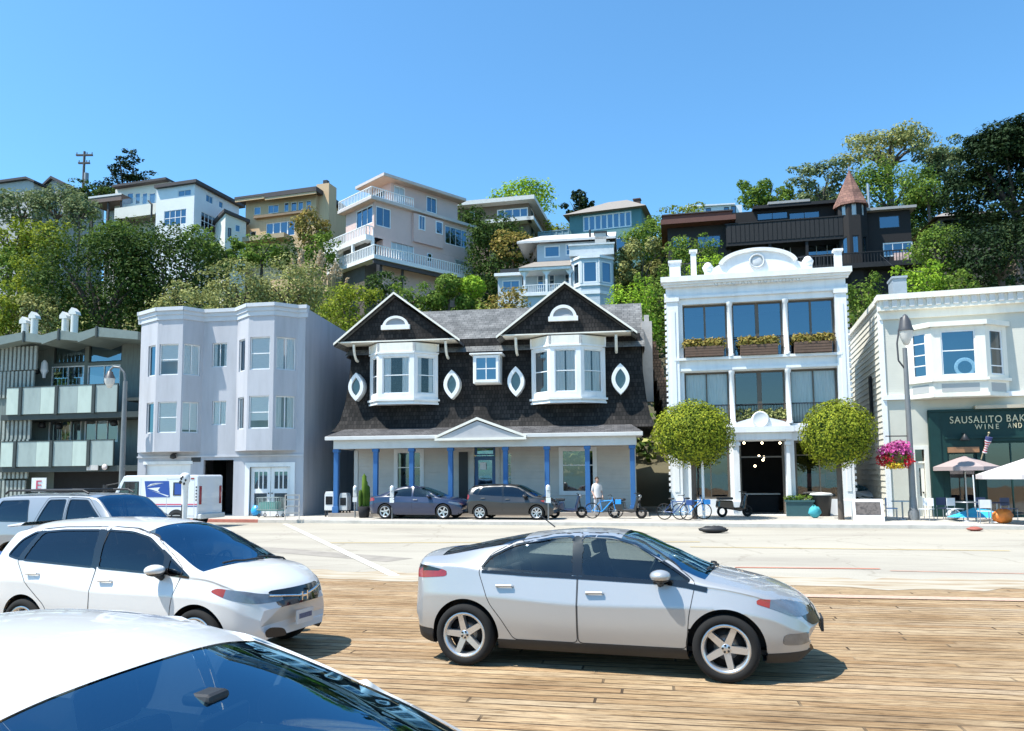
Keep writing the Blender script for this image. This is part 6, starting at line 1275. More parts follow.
def wheel(root, x, y, r, w, side, style=5, rimc=None):
    k = 1 if side > 0 else -1
    T = Matrix.Translation((x, y, r)) @ Matrix.Rotation(R(-90) * k, 4, 'X') @ Matrix.Rotation(R(13 + 40 * x), 4, 'Z')    # local z -> outwards
    o = bpy.data.objects.new('wheel', None); C.objects.link(o); o.parent = root
    m = MB(T); ri = r * .74
    m.lathe([(ri, -w * .5), (r * .93, -w * .5), (r * .985, -w * .36), (r, -w * .2), (r, w * .2), (r * .985, w * .38), (r * .93, w * .5), (r * .8, w * .53), (ri, w * .46), (ri - .012, w * .38)], n=40); m.build('tyre', tyre_m, o)
    m = MB(T); m.lathe([(ri - .002, -w * .45), (ri - .012, w * .2), (ri + .004, w * .45), (ri - .02, w * .47), (ri - .035, w * .40), (ri - .05, w * .1)], n=40)
    m.lathe([(0, w * .36), (r * .13, w * .36), (r * .17, w * .30), (r * .18, w * .05)], n=20)
    for s_ in range(style):
        a = 2 * math.pi * s_ / style
        for e in ((0,) if style == 5 else (-.1, .1)):
            A = Matrix.Rotation(a + e, 4, 'Z'); wi, wo = (r * .105, r * .085) if style == 5 else (r * .05, r * .04)
            m.add([(r * .1, -wi, w * .34), (ri - .012, -wo, w * .40), (ri - .012, wo, w * .40), (r * .1, wi, w * .34), (r * .1, -wi * 1.2, w * .1), (ri - .012, -wo * 1.2, w * .16), (ri - .012, wo * 1.2, w * .16), (r * .1, wi * 1.2, w * .1)], [(0, 1, 2, 3), (0, 4, 5, 1), (3, 2, 6, 7), (1, 5, 6, 2)], 0, False, A)
    m.build('rim', rimc or rim_m, o)
    m = MB(T); m.lathe([(0, -.02), (ri * .80, -.02), (ri * .80, -.04)], n=24); m.lathe([(0, w * .02), (ri * .5, w * .02), (ri * .5, -.02)], n=24, mi=1)
    for s_ in range(5): m.tube((r * .1 * math.cos(s_ * 1.2566 + .6), r * .1 * math.sin(s_ * 1.2566 + .6), w * .3), (r * .1 * math.cos(s_ * 1.2566 + .6), r * .1 * math.sin(s_ * 1.2566 + .6), w * .39), .012, .012, 6, 0)
    m.build('brake_disc', [blackpl, plain('disc_steel', (.28, .26, .24), .4, .2, 8, metal=.8) if 'disc_steel' not in MAT else MAT['disc_steel']], o)
    return o
def car(S, name, label, loc, rz, pnt, group=None, detail=2):
    t = thing(name, label, 'car', loc, rz, group); sh = Shell(S)
    r = S['r']; ar = r + .055; axles = S['axles']; yb = S['track']
    arches = []
    for ax in axles:
        P = [(ax + ar * math.cos(2 * math.pi * k / 48), r + ar * math.sin(2 * math.pi * k / 48)) for k in range(48)]
        for sd in (-1, 1): arches.append(sh.region(P, 'xz', sd, lambda c, n: (np.abs(c[..., 1]) > .35), 0))
    wx0, wx1 = S['wind']; bx0, bx1 = S['back']; jA = sh.J[5]; nr = sh.nr
    def top(x0, x1, e=1):
        def f(c, n):
            M = np.zeros(c.shape[:2], bool); M[jA + e:nr - 1 - jA - e, :] = True; xx = ((sh.xs[:-1] + sh.xs[1:]) / 2)[None]; return M & (xx > x0) & (xx < x1)
        return f
    kw = sh.region(None, grid=top(wx0, wx1)); kb = sh.region(None, grid=top(bx0, bx1))
    wins = []; doors = []; lamps = []
    for sd in (-1, 1):
        for q, mt in S['windows']: wins.append((sh.region(q, 'xz', sd, lambda c, n: c[..., 2] > .7, 1, rows=(sh.J[4] - 1, sh.J[5])), sd, mt))
        for q, mt, nm, mf in S.get('side_regions', ()): lamps.append((sh.region(q, 'xz', sd, lambda c, n: np.abs(c[..., 1]) > .25, 0 if 'trim' in nm else 1, rows=(sh.J[4] - 1, sh.J[5]) if 'pillar' in nm else None), nm, mt, mf))
        for q in S['doors']: doors.append((sh.region(q, 'xz', sd, lambda c, n: np.abs(c[..., 1]) > .35, 1, rows=(0, sh.J[5])), sd, q))
    for q, mt, nm, sgn in S.get('front_regions', ()): lamps.append((sh.region(q, 'yz', 0, (lambda c, n, g=sgn: (c[..., 0] * g > .9) & (n[..., 0] * g > .25)), 1), nm, mt, None))
    low = S.get('cladding'); fm = None
    mats = [pnt, blackpl]
    fm = (lambda c, n: 1 if low and c[2] < low(c[0]) else 0)
    b = sh.mesh(-1, 'body', mats, t, matf=fm)
    for k, sd, q in doors: sh.mesh(k, 'door', mats, t, gap=.0035, matf=fm)
    sh.mesh(kw, 'windscreen', cg_wind, t, -.004); sh.mesh(kb, 'rear_window', S.get('rear_glass', cg_dark), t, -.004)
    for k, sd, mt in wins: sh.mesh(k, 'window', mt, t, -.005)
    for k, nm, mt, mf in lamps: sh.mesh(k, nm, mt if isinstance(mt, list) else mt, t, .003, matf=mf)
    # end caps and floor
    for i in (0, sh.ni - 1): m = MB(); P = [tuple(sh.V[j, i]) for j in range(sh.nr)]; m.add(P, [tuple(range(len(P)))], 0); m.build('end_panel', pnt, t)
    m = MB(); x0, x1 = S['x0'] + .15, S['x1'] - .25; wv = S['hw'] - .12; m.box(x0, -wv + .1, S['floor'], x1, wv - .1, S['floor'] + .05)
    for ax in axles:
        for sd in (-1, 1):
            Q = [(ax + (ar + .01) * math.cos(R(a)), max(S['floor'] - .02, r + (ar + .01) * math.sin(R(a)))) for a in range(-30, 211, 12)]
            for a, c in zip(Q, Q[1:]): m.quad((a[0], sd * (S['hw'] - .36), a[1]), (c[0], sd * (S['hw'] - .36), c[1]), (c[0], sd * (S['hw'] - .07), c[1]), (a[0], sd * (S['hw'] - .07), a[1]))
            m.add([(q[0], sd * (S['hw'] - .36), q[1]) for q in Q], [tuple(range(len(Q)))])
    m.build('underbody', blackpl, t)
    # arch lips, window surrounds, door seams
    if detail > 1:
        for sd in (-1, 1):
            for q, mt in S['windows']: m = MB(); sh.line(m, chaikin(list(q), 1), sd, .022, .003, True); m.build('window_trim', gloss_blk, t)
            if 'beltline' in S: m = MB(); sh.line(m, S['beltline'], sd, .03, .005); m.build('belt_trim', gloss_blk, t)
            for q in S['doors']: m = MB(); sh.line(m, chaikin(list(q), 1), sd, .008, .0015, True); m.build('door_seam', blackpl, t)
    for ax in axles:
        for sd in (-1, 1): wheel(t, ax, sd * yb, r, S.get('tw', .21), sd, S.get('spokes', 5))
    # mirrors, handles
    for sd in (-1, 1):
        mx, mz = S['mirror']; p, n = sh.surf(mx, mz, sd); m = MB(Matrix.Translation(p) @ Matrix.Scale(S.get('mirror_k', 1), 4) @ Matrix.Translation(-p)); m.ball((p.x + .02, p.y + sd * .13, p.z + .05), .105, .115, .06, 16, 9, 0); m.ball((p.x + .02, p.y + sd * .12, p.z + .025), .095, .105, .045, 14, 7, 1); m.tube((p.x, p.y - sd * .03, p.z - .06), (p.x + .02, p.y + sd * .1, p.z - .0), .04, .035, 8, 1); m.build('mirror', [pnt, blackpl], t)
        for hx, hz in S['handles']:
            p, n = sh.surf(hx, hz, sd); q, _ = sh.surf(hx + .17, hz + .004, sd); o = n * .03; m = MB(); m.tube(p + o, q + o, .016, .014, 8); m.tube(p, p + o, .013, .013, 6); m.tube(q, q + o, .013, .013, 6); m.build('door_handle', pnt, t)
    # cabin
    m = MB(); sw = S['seat_x']; 
    for sx in sw:
        for y in (-.36, .36):
            m.box(sx - .25, y - .24, S['floor'] + .1, sx + .25, y + .24, S['floor'] + .34); T_ = Matrix.Translation((sx - .24, y, S['floor'] + .3)) @ Matrix.Rotation(R(-14), 4, 'Y'); hb = .55 if sx > 0 else .44; m.box(-.06, -.23, 0, .08, .23, hb, 0, T_); m.box(-.03, -.12, hb + .02, .06, .12, hb + .17, 0, T_)
    m.build('seat', seat_m, t, bevel=.03)
    cz = S['cowl_z']; m = MB(); m.box(wx1 - .62, -S['hw'] + .22, cz - .36, wx1 - .04, S['hw'] - .22, cz - .10); m.build('dashboard', dash_m, t, bevel=.05)
    T_ = Matrix.Translation((wx1 - .72, .36, cz - .08)) @ Matrix.Rotation(R(-65), 4, 'Y'); m = MB(T_); m.lathe([(.17 + .016 * math.cos(a), .016 * math.sin(a)) for a in np.linspace(0, 6.283, 9)], n=24); m.box(-.16, -.015, -.01, .16, .015, .01); m.build('steering_wheel', blackpl, t)
    if detail > 1:
        for y in (.18, -.42):
            p = []
            for k in range(7):
                yy = y + .1 * k; c = sh.V[sh.nj:, :, :]; d = (sh.V[..., 0] - (wx1 - .04 - .06 * abs(yy) + .012 * k)) ** 2 + (sh.V[..., 1] - yy) ** 2 + np.where(sh.V[..., 2] > .7, 0, 9); i, j = np.unravel_index(np.argmin(d), d.shape); p.append(tuple(Vector(sh.V[i, j]) + Vector((0, 0, .02))))
            m = MB(); m.path(p, .012, 6); m.build('wiper', blackpl, t)
    return t, sh

# --- silver hatchback-sedan in the foreground
VOLT = dict(x0=-2.06, x1=2.27, hw=.893, r=.322, axles=(-1.343, 1.343), track=.79, floor=.24, cowl_z=1.0, wind=(.30, 1.23), back=(-1.72, -.78), rear_glass=cg_side,
    zb=keys((-2.06, .42), (-2.0, .26), (-1.7, .2), (0, .19), (1.8, .19), (2.15, .2), (2.27, .30)), zs=keys((-2.06, .58), (-1.9, .72), (-1.3, .74), (0, .68), (1.3, .70), (1.9, .62), (2.27, .46)),
    zh=keys((-2.06, .68), (-2.03, .98), (-1.92, 1.05), (-1.5, 1.045), (-1.1, .99), (0, .935), (.9, .90), (1.25, .885), (1.7, .82), (2.0, .73), (2.2, .60), (2.27, .50)),
    zt=keys((-2.06, .72), (-2.04, 1.03), (-1.97, 1.135), (-1.7, 1.175), (-1.2, 1.275), (-.7, 1.36), (-.1, 1.402), (.3, 1.378), (.75, 1.205), (1.23, 1.0), (1.5, .945), (1.85, .86), (2.08, .755), (2.2, .65), (2.27, .52)),
    wm=keys((-2.06, .74), (-1.95, .82), (-1.6, .87), (-1.0, .89), (0, .893), (1.2, .893), (1.7, .875), (2.0, .82), (2.2, .72), (2.27, .62)),
    wr=keys((-2.06, .64), (-1.9, .62), (-1.3, .57), (-.4, .575), (.3, .585), (.8, .67), (1.23, .76), (1.7, .76), (2.05, .66), (2.2, .58), (2.27, .5)),
    drop=keys((-2.06, .03), (-1.6, .06), (-.5, .075), (.4, .075), (1.2, .05), (1.8, .04), (2.27, .03)), bin=keys((-2.06, .03), (-1.5, .06), (0, .075), (1.2, .07), (1.8, .06), (2.27, .04)), bow=keys((-2.06, -.16), (-1.7, -.05), (-1.2, -.02), (-.6, 0), (.2, .05), (1.2, .10), (1.6, .12), (1.9, .18), (2.27, .34)),
    windows=[([(-1.18, 1.015), (-1.10, 1.13), (-.86, 1.25), (-.42, 1.33), (-.20, 1.345), (-.16, .975)], cg_side), ([(-.085, .968), (-.11, 1.347), (.20, 1.34), (.45, 1.275), (.83, 1.07), (1.03, .945), (.70, .935)], cg_side)],
    doors=[[(-1.20, .99), (-1.10, 1.16), (-.86, 1.285), (-.42, 1.365), (-.125, 1.38), (-.12, .30), (-.80, .30), (-.93, .50), (-1.06, .66)], [(-.115, 1.38), (.22, 1.372), (.48, 1.305), (.86, 1.095), (1.07, .94), (1.0, .62), (.97, .30), (-.11, .30)]],
    side_regions=[([(-.23, 1.352), (-.09, 1.354), (-.06, .965), (-.18, .97)], gloss_blk, 'pillar_trim', None), ([(-2.14, .90), (-2.14, 1.03), (-1.85, 1.04), (-1.56, .985), (-1.56, .925), (-1.85, .90)], [lamp_r, gloss_blk], 'taillight', lambda c, n: 0 if c[2] < .985 else 1),
                  ([(1.62, .755), (1.66, .80), (1.90, .775), (2.12, .70), (2.14, .62), (1.98, .625), (1.80, .70)], [lamp_c, amber], 'headlight', lambda c, n: 1 if c[0] < 1.76 else 0),
                  ([(1.86, .37), (1.88, .47), (2.14, .475), (2.18, .40), (2.05, .36)], lamp_c, 'fog_lamp', None), ([(-1.02, .1), (-1.02, .295), (1.03, .295), (1.03, .1)], blackpl, 'sill_trim', None), ([(-2.3, .1), (-2.3, .40), (-1.62, .355), (-1.62, .1)], blackpl, 'bumper_trim', None), ([(1.66, .1), (1.66, .285), (2.5, .315), (2.5, .1)], blackpl, 'bumper_trim', None)],
    front_regions=[([(-.62, .60), (-.55, .68), (.55, .68), (.62, .60), (.5, .52), (-.5, .52)], gloss_blk, 'grille', 1), ([(-.55, .28), (-.6, .36), (.6, .36), (.55, .28)], gloss_blk, 'air_intake', 1)],
    cladding=None, beltline=[(-1.16, .985), (-.6, .962), (0, .945), (.6, .925), (1.0, .918)], mirror=(.72, .955), handles=[(-.98, .84), (-.02, .80)], seat_x=(.25, -.75), spokes=5, tw=.215)
pr, pf = ground(470, 664), ground(724, 681); dr = (pf - pr).normalized(); rzv = math.atan2(dr.y, dr.x); nl = Vector((-dr.y, dr.x, 0)); cv = (pr + pf) / 2 + nl * .79
volt, vsh = car(VOLT, 'parked_car', 'silver hatchback with five spoke wheels parked alone on the wooden boardwalk', (cv.x, cv.y, .0), rzv, p_silver)
m = MB(); m.path([(-.55, .0, 1.41), (-.75, .0, 1.56)], .008, 6); m.build('antenna', black, volt)
for sd in (-1, 1): m = MB(); vsh.line(m, [(.80, .925), (.98, .905), (1.18, .87)], sd, .05, .006); m.build('fender_trim', gloss_blk, volt)
m = MB(); m.box(2.26, -.17, .40, 2.285, .17, .53); m.build('plate_bracket', blackpl, volt)
# --- white hatchback (left)
FIT = dict(x0=-1.98, x1=2.05, hw=.848, r=.305, axles=(-1.265, 1.265), track=.75, floor=.25, cowl_z=1.03, wind=(.36, 1.30), back=(-1.93, -1.62),
    zb=keys((-1.98, .42), (-1.9, .28), (-1.6, .22), (0, .2), (1.7, .2), (1.95, .2), (2.05, .28)), zs=keys((-1.98, .62), (-1.8, .80), (-1.2, .82), (0, .74), (1.2, .74), (1.75, .66), (2.05, .48)),
    zh=keys((-1.98, .75), (-1.93, .98), (-1.8, 1.06), (-1.4, 1.05), (-.6, 1.0), (.4, .945), (1.0, .915), (1.35, .91), (1.7, .84), (1.93, .74), (2.05, .58)),
    zt=keys((-1.98, .80), (-1.94, 1.12), (-1.86, 1.32), (-1.72, 1.445), (-1.4, 1.50), (-.6, 1.53), (0, 1.515), (.36, 1.47), (.85, 1.25), (1.30, 1.035), (1.55, .985), (1.8, .89), (1.95, .80), (2.02, .70), (2.05, .60)),
    wm=keys((-1.98, .72), (-1.88, .79), (-1.5, .835), (-.8, .847), (0, .847), (1.1, .847), (1.6, .83), (1.85, .77), (1.98, .68), (2.05, .60)),
    wr=keys((-1.98, .60), (-1.8, .57), (-1.2, .58), (-.3, .59), (.36, .60), (.8, .66), (1.30, .73), (1.6, .73), (1.85, .64), (1.98, .55), (2.05, .48)),
    drop=keys((-1.98, .04), (-1.6, .09), (-.5, .085), (.4, .08), (1.2, .05), (1.8, .04), (2.05, .03)), bin=keys((-1.98, .03), (-1.4, .06), (0, .075), (1.2, .07), (1.7, .06), (2.05, .04)), bow=keys((-1.98, -.14), (-1.6, -.04), (-1.1, 0), (.2, .05), (1.25, .10), (1.5, .12), (1.75, .17), (2.05, .29)),
    windows=[([(-1.62, 1.10), (-1.52, 1.28), (-1.36, 1.37), (-1.28, 1.37), (-1.42, 1.06)], cg_dark), ([(-1.36, 1.055), (-1.22, 1.375), (-.9, 1.40), (-.33, 1.41), (-.27, 1.0)], cg_dark), ([(-.19, .995), (-.23, 1.41), (.15, 1.395), (.42, 1.335), (.72, 1.16), (.76, .955)], cg_dark), ([(.81, .955), (.79, 1.13), (.97, 1.03), (1.14, .93)], cg_dark)],
    doors=[[(-1.44, 1.05), (-1.27, 1.41), (-.9, 1.44), (-.25, 1.45), (-.21, .98), (-.25, .30), (-.78, .30), (-.92, .56), (-1.2, .78)], [(-.20, 1.45), (.16, 1.435), (.47, 1.365), (.82, 1.16), (1.02, 1.02), (.93, .62), (.90, .30), (-.24, .30)]],
    side_regions=[([(-.36, 1.42), (-.22, 1.42), (-.17, .99), (-.29, .995)], gloss_blk, 'pillar_trim', None), ([(-1.45, 1.05), (-1.30, 1.385), (-1.19, 1.39), (-1.34, 1.05)], gloss_blk, 'pillar_trim', None), ([(.70, .955), (.66, 1.22), (.82, 1.13), (.85, .95)], gloss_blk, 'pillar_trim', None), ([(-2.04, .78), (-2.04, 1.02), (-1.86, 1.10), (-1.74, 1.02), (-1.78, .88)], lamp_r, 'taillight', None), ([(1.42, .80), (1.50, .835), (1.75, .80), (1.98, .72), (2.0, .655), (1.85, .66), (1.62, .725)], [lamp_c, amber], 'headlight', lambda c, n: 1 if c[0] < 1.60 else 0)],
    front_regions=[([(-.50, .71), (-.44, .775), (.44, .775), (.50, .71), (.36, .60), (-.36, .60)], gloss_blk, 'grille', 1), ([(-.36, .26), (-.42, .40), (.42, .40), (.36, .26)], blackpl, 'air_intake', 1)],
    cladding=None, mirror=(.74, .965), handles=[(-1.20, .90), (-.10, .855)], seat_x=(.20, -.75), spokes=7, tw=.19)
TF = R(19.5); df = Vector((math.cos(TF), -math.sin(TF), 0)); nf = Vector((math.sin(TF), math.cos(TF), 0))
pfw = at(200, 640, 8.45); pfw.z = 0; cf = pfw - df * 1.265 + nf * .75
fit, fsh = car(FIT, 'parked_car', 'white hatchback with dark windows parked at the left in front of the silver SUV', (cf.x, cf.y, 0), -TF, p_white)
# chrome bar and letter badge on the grille, plate, roof spoiler
m = MB()
pts = []
for y in np.linspace(-.47, .47, 15): pts.append(tuple(fsh.front(y, .735 - .06 * (1 - abs(y) / .5)) + Vector((.012, 0, 0))))
m.path(pts, .014, 6); m.build('grille_bar', chrome, fit)
bx = max(q[0] for q in pts) + .012; m = MB(); bz = .675
m.box(bx - .01, -.058, bz - .048, bx + .012, -.038, bz + .048); m.box(bx - .01, .038, bz - .048, bx + .012, .058, bz + .048); m.box(bx - .01, -.038, bz - .01, bx + .012, .038, bz + .01); m.build('badge', chrome, fit)
for sd in (-1,):
    m = MB(); fsh.patch(m, chaikin([(sd * .36, .30), (sd * .41, .39), (sd * .53, .41), (sd * .56, .37), (sd * .53, .29)], 1), .008); m.build('fog_recess', blackpl, fit)
m = MB(); m.box(2.055, -.155, .375, 2.075, .155, .525); pl = m.build('number_plate', plate_m, fit); m = MB(); m.box(2.0755, -.12, .43, 2.077, .12, .485); m.build('plate_characters', plain('plate_ink', (.10, .12, .2), .6, .6, 60), pl)
m = MB(); m.add([(-1.62, -.56, 1.485), (-1.62, .56, 1.485), (-1.98, .52, 1.44), (-1.98, -.52, 1.44), (-1.70, -.56, 1.44), (-1.70, .56, 1.44), (-1.97, .52, 1.415), (-1.97, -.52, 1.415)], [(0, 1, 2, 3), (7, 6, 5, 4), (3, 2, 6, 7), (0, 3, 7, 4), (2, 1, 5, 6)]); m.build('spoiler', p_white, fit, bevel=.012)
# --- silver SUV behind it
SUV = dict(x0=-2.2, x1=2.3, hw=.86, r=.37, axles=(-1.34, 1.34), track=.74, floor=.42, cowl_z=1.18, wind=(.48, 1.12), back=(-2.2, -1.95),
    zb=keys((-2.2, .52), (-1.9, .45), (0, .42), (1.9, .44), (2.3, .5)), zs=keys((-2.2, .86), (-1.5, .92), (1.2, .92), (2.0, .86), (2.3, .7)), zh=keys((-2.2, .95), (-2.12, 1.1), (-1.5, 1.12), (.9, 1.10), (1.2, 1.09), (1.9, 1.02), (2.2, .92), (2.3, .78)),
    zt=keys((-2.2, 1.0), (-2.15, 1.45), (-2.0, 1.68), (-1.7, 1.725), (-.5, 1.74), (.2, 1.73), (.5, 1.69), (.85, 1.42), (1.12, 1.19), (1.5, 1.14), (2.0, 1.07), (2.2, .98), (2.3, .84)), wm=keys((-2.2, .78), (-2.0, .84), (-1, .86), (1.4, .86), (2.0, .82), (2.3, .72)), wr=keys((-2.2, .64), (-1.9, .65), (.4, .65), (1.12, .74), (1.9, .72), (2.3, .6)),
    drop=keys((-2.2, .06), (.4, .06), (1.2, .04), (2.3, .04)), bin=keys((-2.2, .03), (0, .04), (1.5, .05), (2.3, .05)), bow=keys((-2.2, -.06), (-1.8, 0), (1.6, 0), (2.0, .06), (2.3, .16)),
    windows=[([(-2.0, 1.18), (-1.86, 1.58), (-1.14, 1.60), (-1.02, 1.18)], cg_dark), ([(-.80, 1.17), (-.62, 1.60), (-.20, 1.61), (-.16, 1.17)], cg_dark), ([(-.07, 1.17), (-.10, 1.61), (.33, 1.60), (.78, 1.22), (.76, 1.17)], cg_dark)],
    doors=[[(-.88, 1.12), (-.66, 1.645), (-.14, 1.655), (-.12, .5), (-.72, .5), (-.84, .8)], [(-.11, 1.655), (.36, 1.64), (.86, 1.2), (.86, .5), (-.11, .5)]], side_regions=[([(-2.22, .9), (-2.22, 1.12), (-2.06, 1.12), (-2.06, .9)], lamp_r, 'taillight', None)], front_regions=[], cladding=lambda x: .5, mirror=(.68, 1.18), handles=[(-.72, 1.02), (.0, 1.01)], seat_x=(.15, -.8), spokes=6, tw=.25)
prs = at(15, 575, 15.6); prs.z = 0; TS = R(17); ds = Vector((math.cos(TS), -math.sin(TS), 0)); ns = Vector((math.sin(TS), math.cos(TS), 0)); cs = prs + ds * 1.34 + ns * .76
suv, ssh = car(SUV, 'parked_car', 'pale silver SUV with roof rack parked behind the white hatchback', (cs.x, cs.y, 0), -TS, p_suv)
m = MB()
for y in (-.58, .58): m.path([(-1.9, y, 1.72), (-1.8, y, 1.79), (.1, y, 1.79), (.25, y, 1.73)], .022, 8)
for x in (-1.4, -.3): m.tube((x, -.58, 1.80), (x, .58, 1.80), .018)
m.build('roof_rack', blackpl, suv)
m = MB()
for sd in (-1, 1): 
    for ax in (-1.34, 1.34):
        P = [(ax + .47 * math.cos(R(a)), .37 + .47 * math.sin(R(a))) for a in range(-8, 189, 7)]; pr_ = None
        for q in P:
            s0, _ = ssh.surf(q[0], max(q[1], .46), sd); cur = ((q[0], s0.y - sd * .01, q[1]), (q[0], s0.y + sd * .05, q[1]), (ax + (q[0] - ax) * .9, s0.y + sd * .05, .37 + (q[1] - .37) * .9))
            if pr_: m.quad(pr_[0], cur[0], cur[1], pr_[1]); m.quad(pr_[1], cur[1], cur[2], pr_[2])
            pr_ = cur
m.build('flared_arch', p_suv, suv)
# --- near white car (roof and windscreen fill the lower left corner)
SED = dict(x0=-2.3, x1=2.3, hw=.90, r=.33, axles=(-1.38, 1.38), track=.79, floor=.22, cowl_z=.99, wind=(.22, 1.28), back=(-1.75, -.95),
    zb=keys((-2.3, .42), (-2.1, .24), (0, .19), (2.1, .2), (2.3, .3)), zs=keys((-2.3, .62), (-1.5, .76), (1.2, .72), (2.0, .64), (2.3, .5)), zh=keys((-2.3, .78), (-2.2, .93), (-1.6, .98), (0, .93), (1.25, .90), (1.8, .83), (2.15, .72), (2.3, .55)),
    zt=keys((-2.3, .82), (-2.22, 1.0), (-1.85, 1.07), (-1.4, 1.24), (-.9, 1.41), (-.45, 1.475), (-.1, 1.452), (.22, 1.39), (.8, 1.20), (1.28, 1.0), (1.7, .93), (2.1, .82), (2.25, .68), (2.3, .58)), wm=keys((-2.3, .74), (-2.0, .85), (-1, .9), (1.3, .9), (1.9, .85), (2.2, .72), (2.3, .62)), wr=keys((-2.3, .66), (-1.7, .62), (-.8, .60), (.22, .62), (.8, .69), (1.28, .77), (1.8, .73), (2.3, .52)),
    drop=keys((-2.3, .03), (-1, .06), (.3, .055), (1.25, .05), (2.3, .03)), bin=keys((-2.3, .03), (0, .07), (1.5, .06), (2.3, .04)), bow=keys((-2.3, -.16), (-1.8, -.03), (-1.2, -.02), (-.6, 0), (.15, .06), (1.2, .11), (1.8, .15), (2.3, .3)),
    windows=[([(-1.38, 1.02), (-1.05, 1.25), (-.6, 1.345), (-.16, 1.37), (-.12, .99)], cg_dark), ([(-.05, .985), (-.08, 1.37), (.2, 1.355), (.5, 1.25), (1.02, .96)], cg_side)],
    doors=[[(-1.42, .98), (-1.06, 1.285), (-.6, 1.385), (-.09, 1.41), (-.08, .32), (-.85, .32), (-1.1, .66)], [(-.075, 1.41), (.22, 1.40), (.53, 1.285), (1.06, .96), (1.0, .32), (-.075, .32)]], side_regions=[([(-2.35, .76), (-2.35, .94), (-1.95, .95), (-1.9, .82)], lamp_r, 'taillight', None), ([(1.6, .74), (1.66, .78), (2.05, .72), (2.22, .62), (2.0, .62)], lamp_c, 'headlight', None)],
    front_regions=[([(-.55, .42), (-.6, .60), (.6, .60), (.55, .42)], gloss_blk, 'grille', 1)], cladding=None, mirror=(.70, .97), handles=[(-1.1, .86), (.0, .83)], seat_x=(.15, -.85), spokes=5, tw=.21)
TN = R(16); pc = ground(252, 640, 1.395); dn = Vector((math.cos(TN), -math.sin(TN), 0)); nn = Vector((math.sin(TN), math.cos(TN), 0)); cn = pc - dn * .19 - nn * .60
near, nsh = car(dict(SED, mirror_k=.62, windows=[(SED['windows'][0][0], cg_side), SED['windows'][1]], rear_glass=cg_side), 'parked_car', 'white car nearest the camera, only its roof and windscreen in the lower left corner', (cn.x, cn.y, 0), -TN, p_white, None, 1); near.scale = (1, 1, 1.045)
m = MB(); m.box(.40, -.05, 1.29, .50, .05, 1.325); m.box(.50, -.11, 1.215, .53, .11, 1.28); m.tube((.44, 0, 1.31), (.51, 0, 1.25), .012); m.build('interior_mirror', blackpl, near, bevel=.02)
# --- dark cars along the far kerb: one body, copied
dk0, _ = car(SED, 'parked_car', 'navy car parked at the kerb by the first three blue porch posts', (0, 0, 0), 0, p_navy, 'dark cars parked along the far kerb', 1)
def kerb_pos(px, off):
    d = Vector((math.cos(KA), math.sin(KA), 0)); 
    for k in range(6000):
        p = kl + d * (k * .012 - 20); q = p - Vector((-d.y, d.x, 0)) * off
        if q.x / q.y * FPX + 512 >= px: return q
    return q
def put(o, px, label, flip=False, off=-1.95):
    p = kerb_pos(px, off); o.location = (p.x, p.y, .14); o.rotation_euler = (0, 0, KA + (math.pi if flip else 0)); o['label'] = label
put(dk0, 421, 'navy car parked at the kerb by the left porch posts')
bk, _ = car(FIT, 'parked_car', 'black hatchback parked at the kerb below the porch pediment', (0, 0, 0), 0, p_black, 'dark cars parked along the far kerb', 1); put(bk, 512, bk['label'])
# --- blue car sliver at the left edge
bl = copy_tree(dk0); bl['label'] = 'bright blue car whose front just enters at the left edge beside the white hatchback'; del bl['group']; p = at(3, 585, 11.0); bl.location = (p.x - 2.35, p.y + .75, 0); bl.rotation_euler = (0, 0, -R(17))
for c in [x for x in bpy.data.objects if x.parent == bl]:
    if c.type == 'MESH' and p_navy.name in [m_.name for m_ in c.data.materials]:
        c.data = c.data.copy()
        for k_, m_ in enumerate(c.data.materials):
            if m_ == p_navy: c.data.materials[k_] = p_blue
# --- white car nosed in between the two right-hand buildings
wc = copy_tree(bl); wc['label'] = 'white car nose parked in the alley between white building and bakery'
p = at(866, 500, 37.0); wc.location = (p.x - .2, p.y + 1.9, .14); wc.rotation_euler = (0, 0, R(-62))
for c in [x for x in bpy.data.objects if x.parent == wc]:
    if c.type == 'MESH' and p_blue.name in [m_.name for m_ in c.data.materials]:
        c.data = c.data.copy()
        for k_, m_ in enumerate(c.data.materials):
            if m_ == p_blue: c.data.materials[k_] = p_white
# --- postal van
pm = paint('postal_white', (.70, .72, .74)); pblue = plain('postal_blue', (.02, .07, .30), .4, .05, 3); pred = plain('stripe_red', (.55, .10, .16), .5, .1); pbl2 = plain('stripe_blue', (.03, .08, .28), .5, .1)
TV = R(11); pv = at(197, 523, 31.6); pv.z = 0; du = Vector((math.cos(TV), -math.sin(TV), 0)); nu = Vector((math.sin(TV), math.cos(TV), 0))
van = thing('mail_van', 'white boxy mail van with blue eagle emblem on its side', 'van', (pv.x, pv.y, 0), -TV)
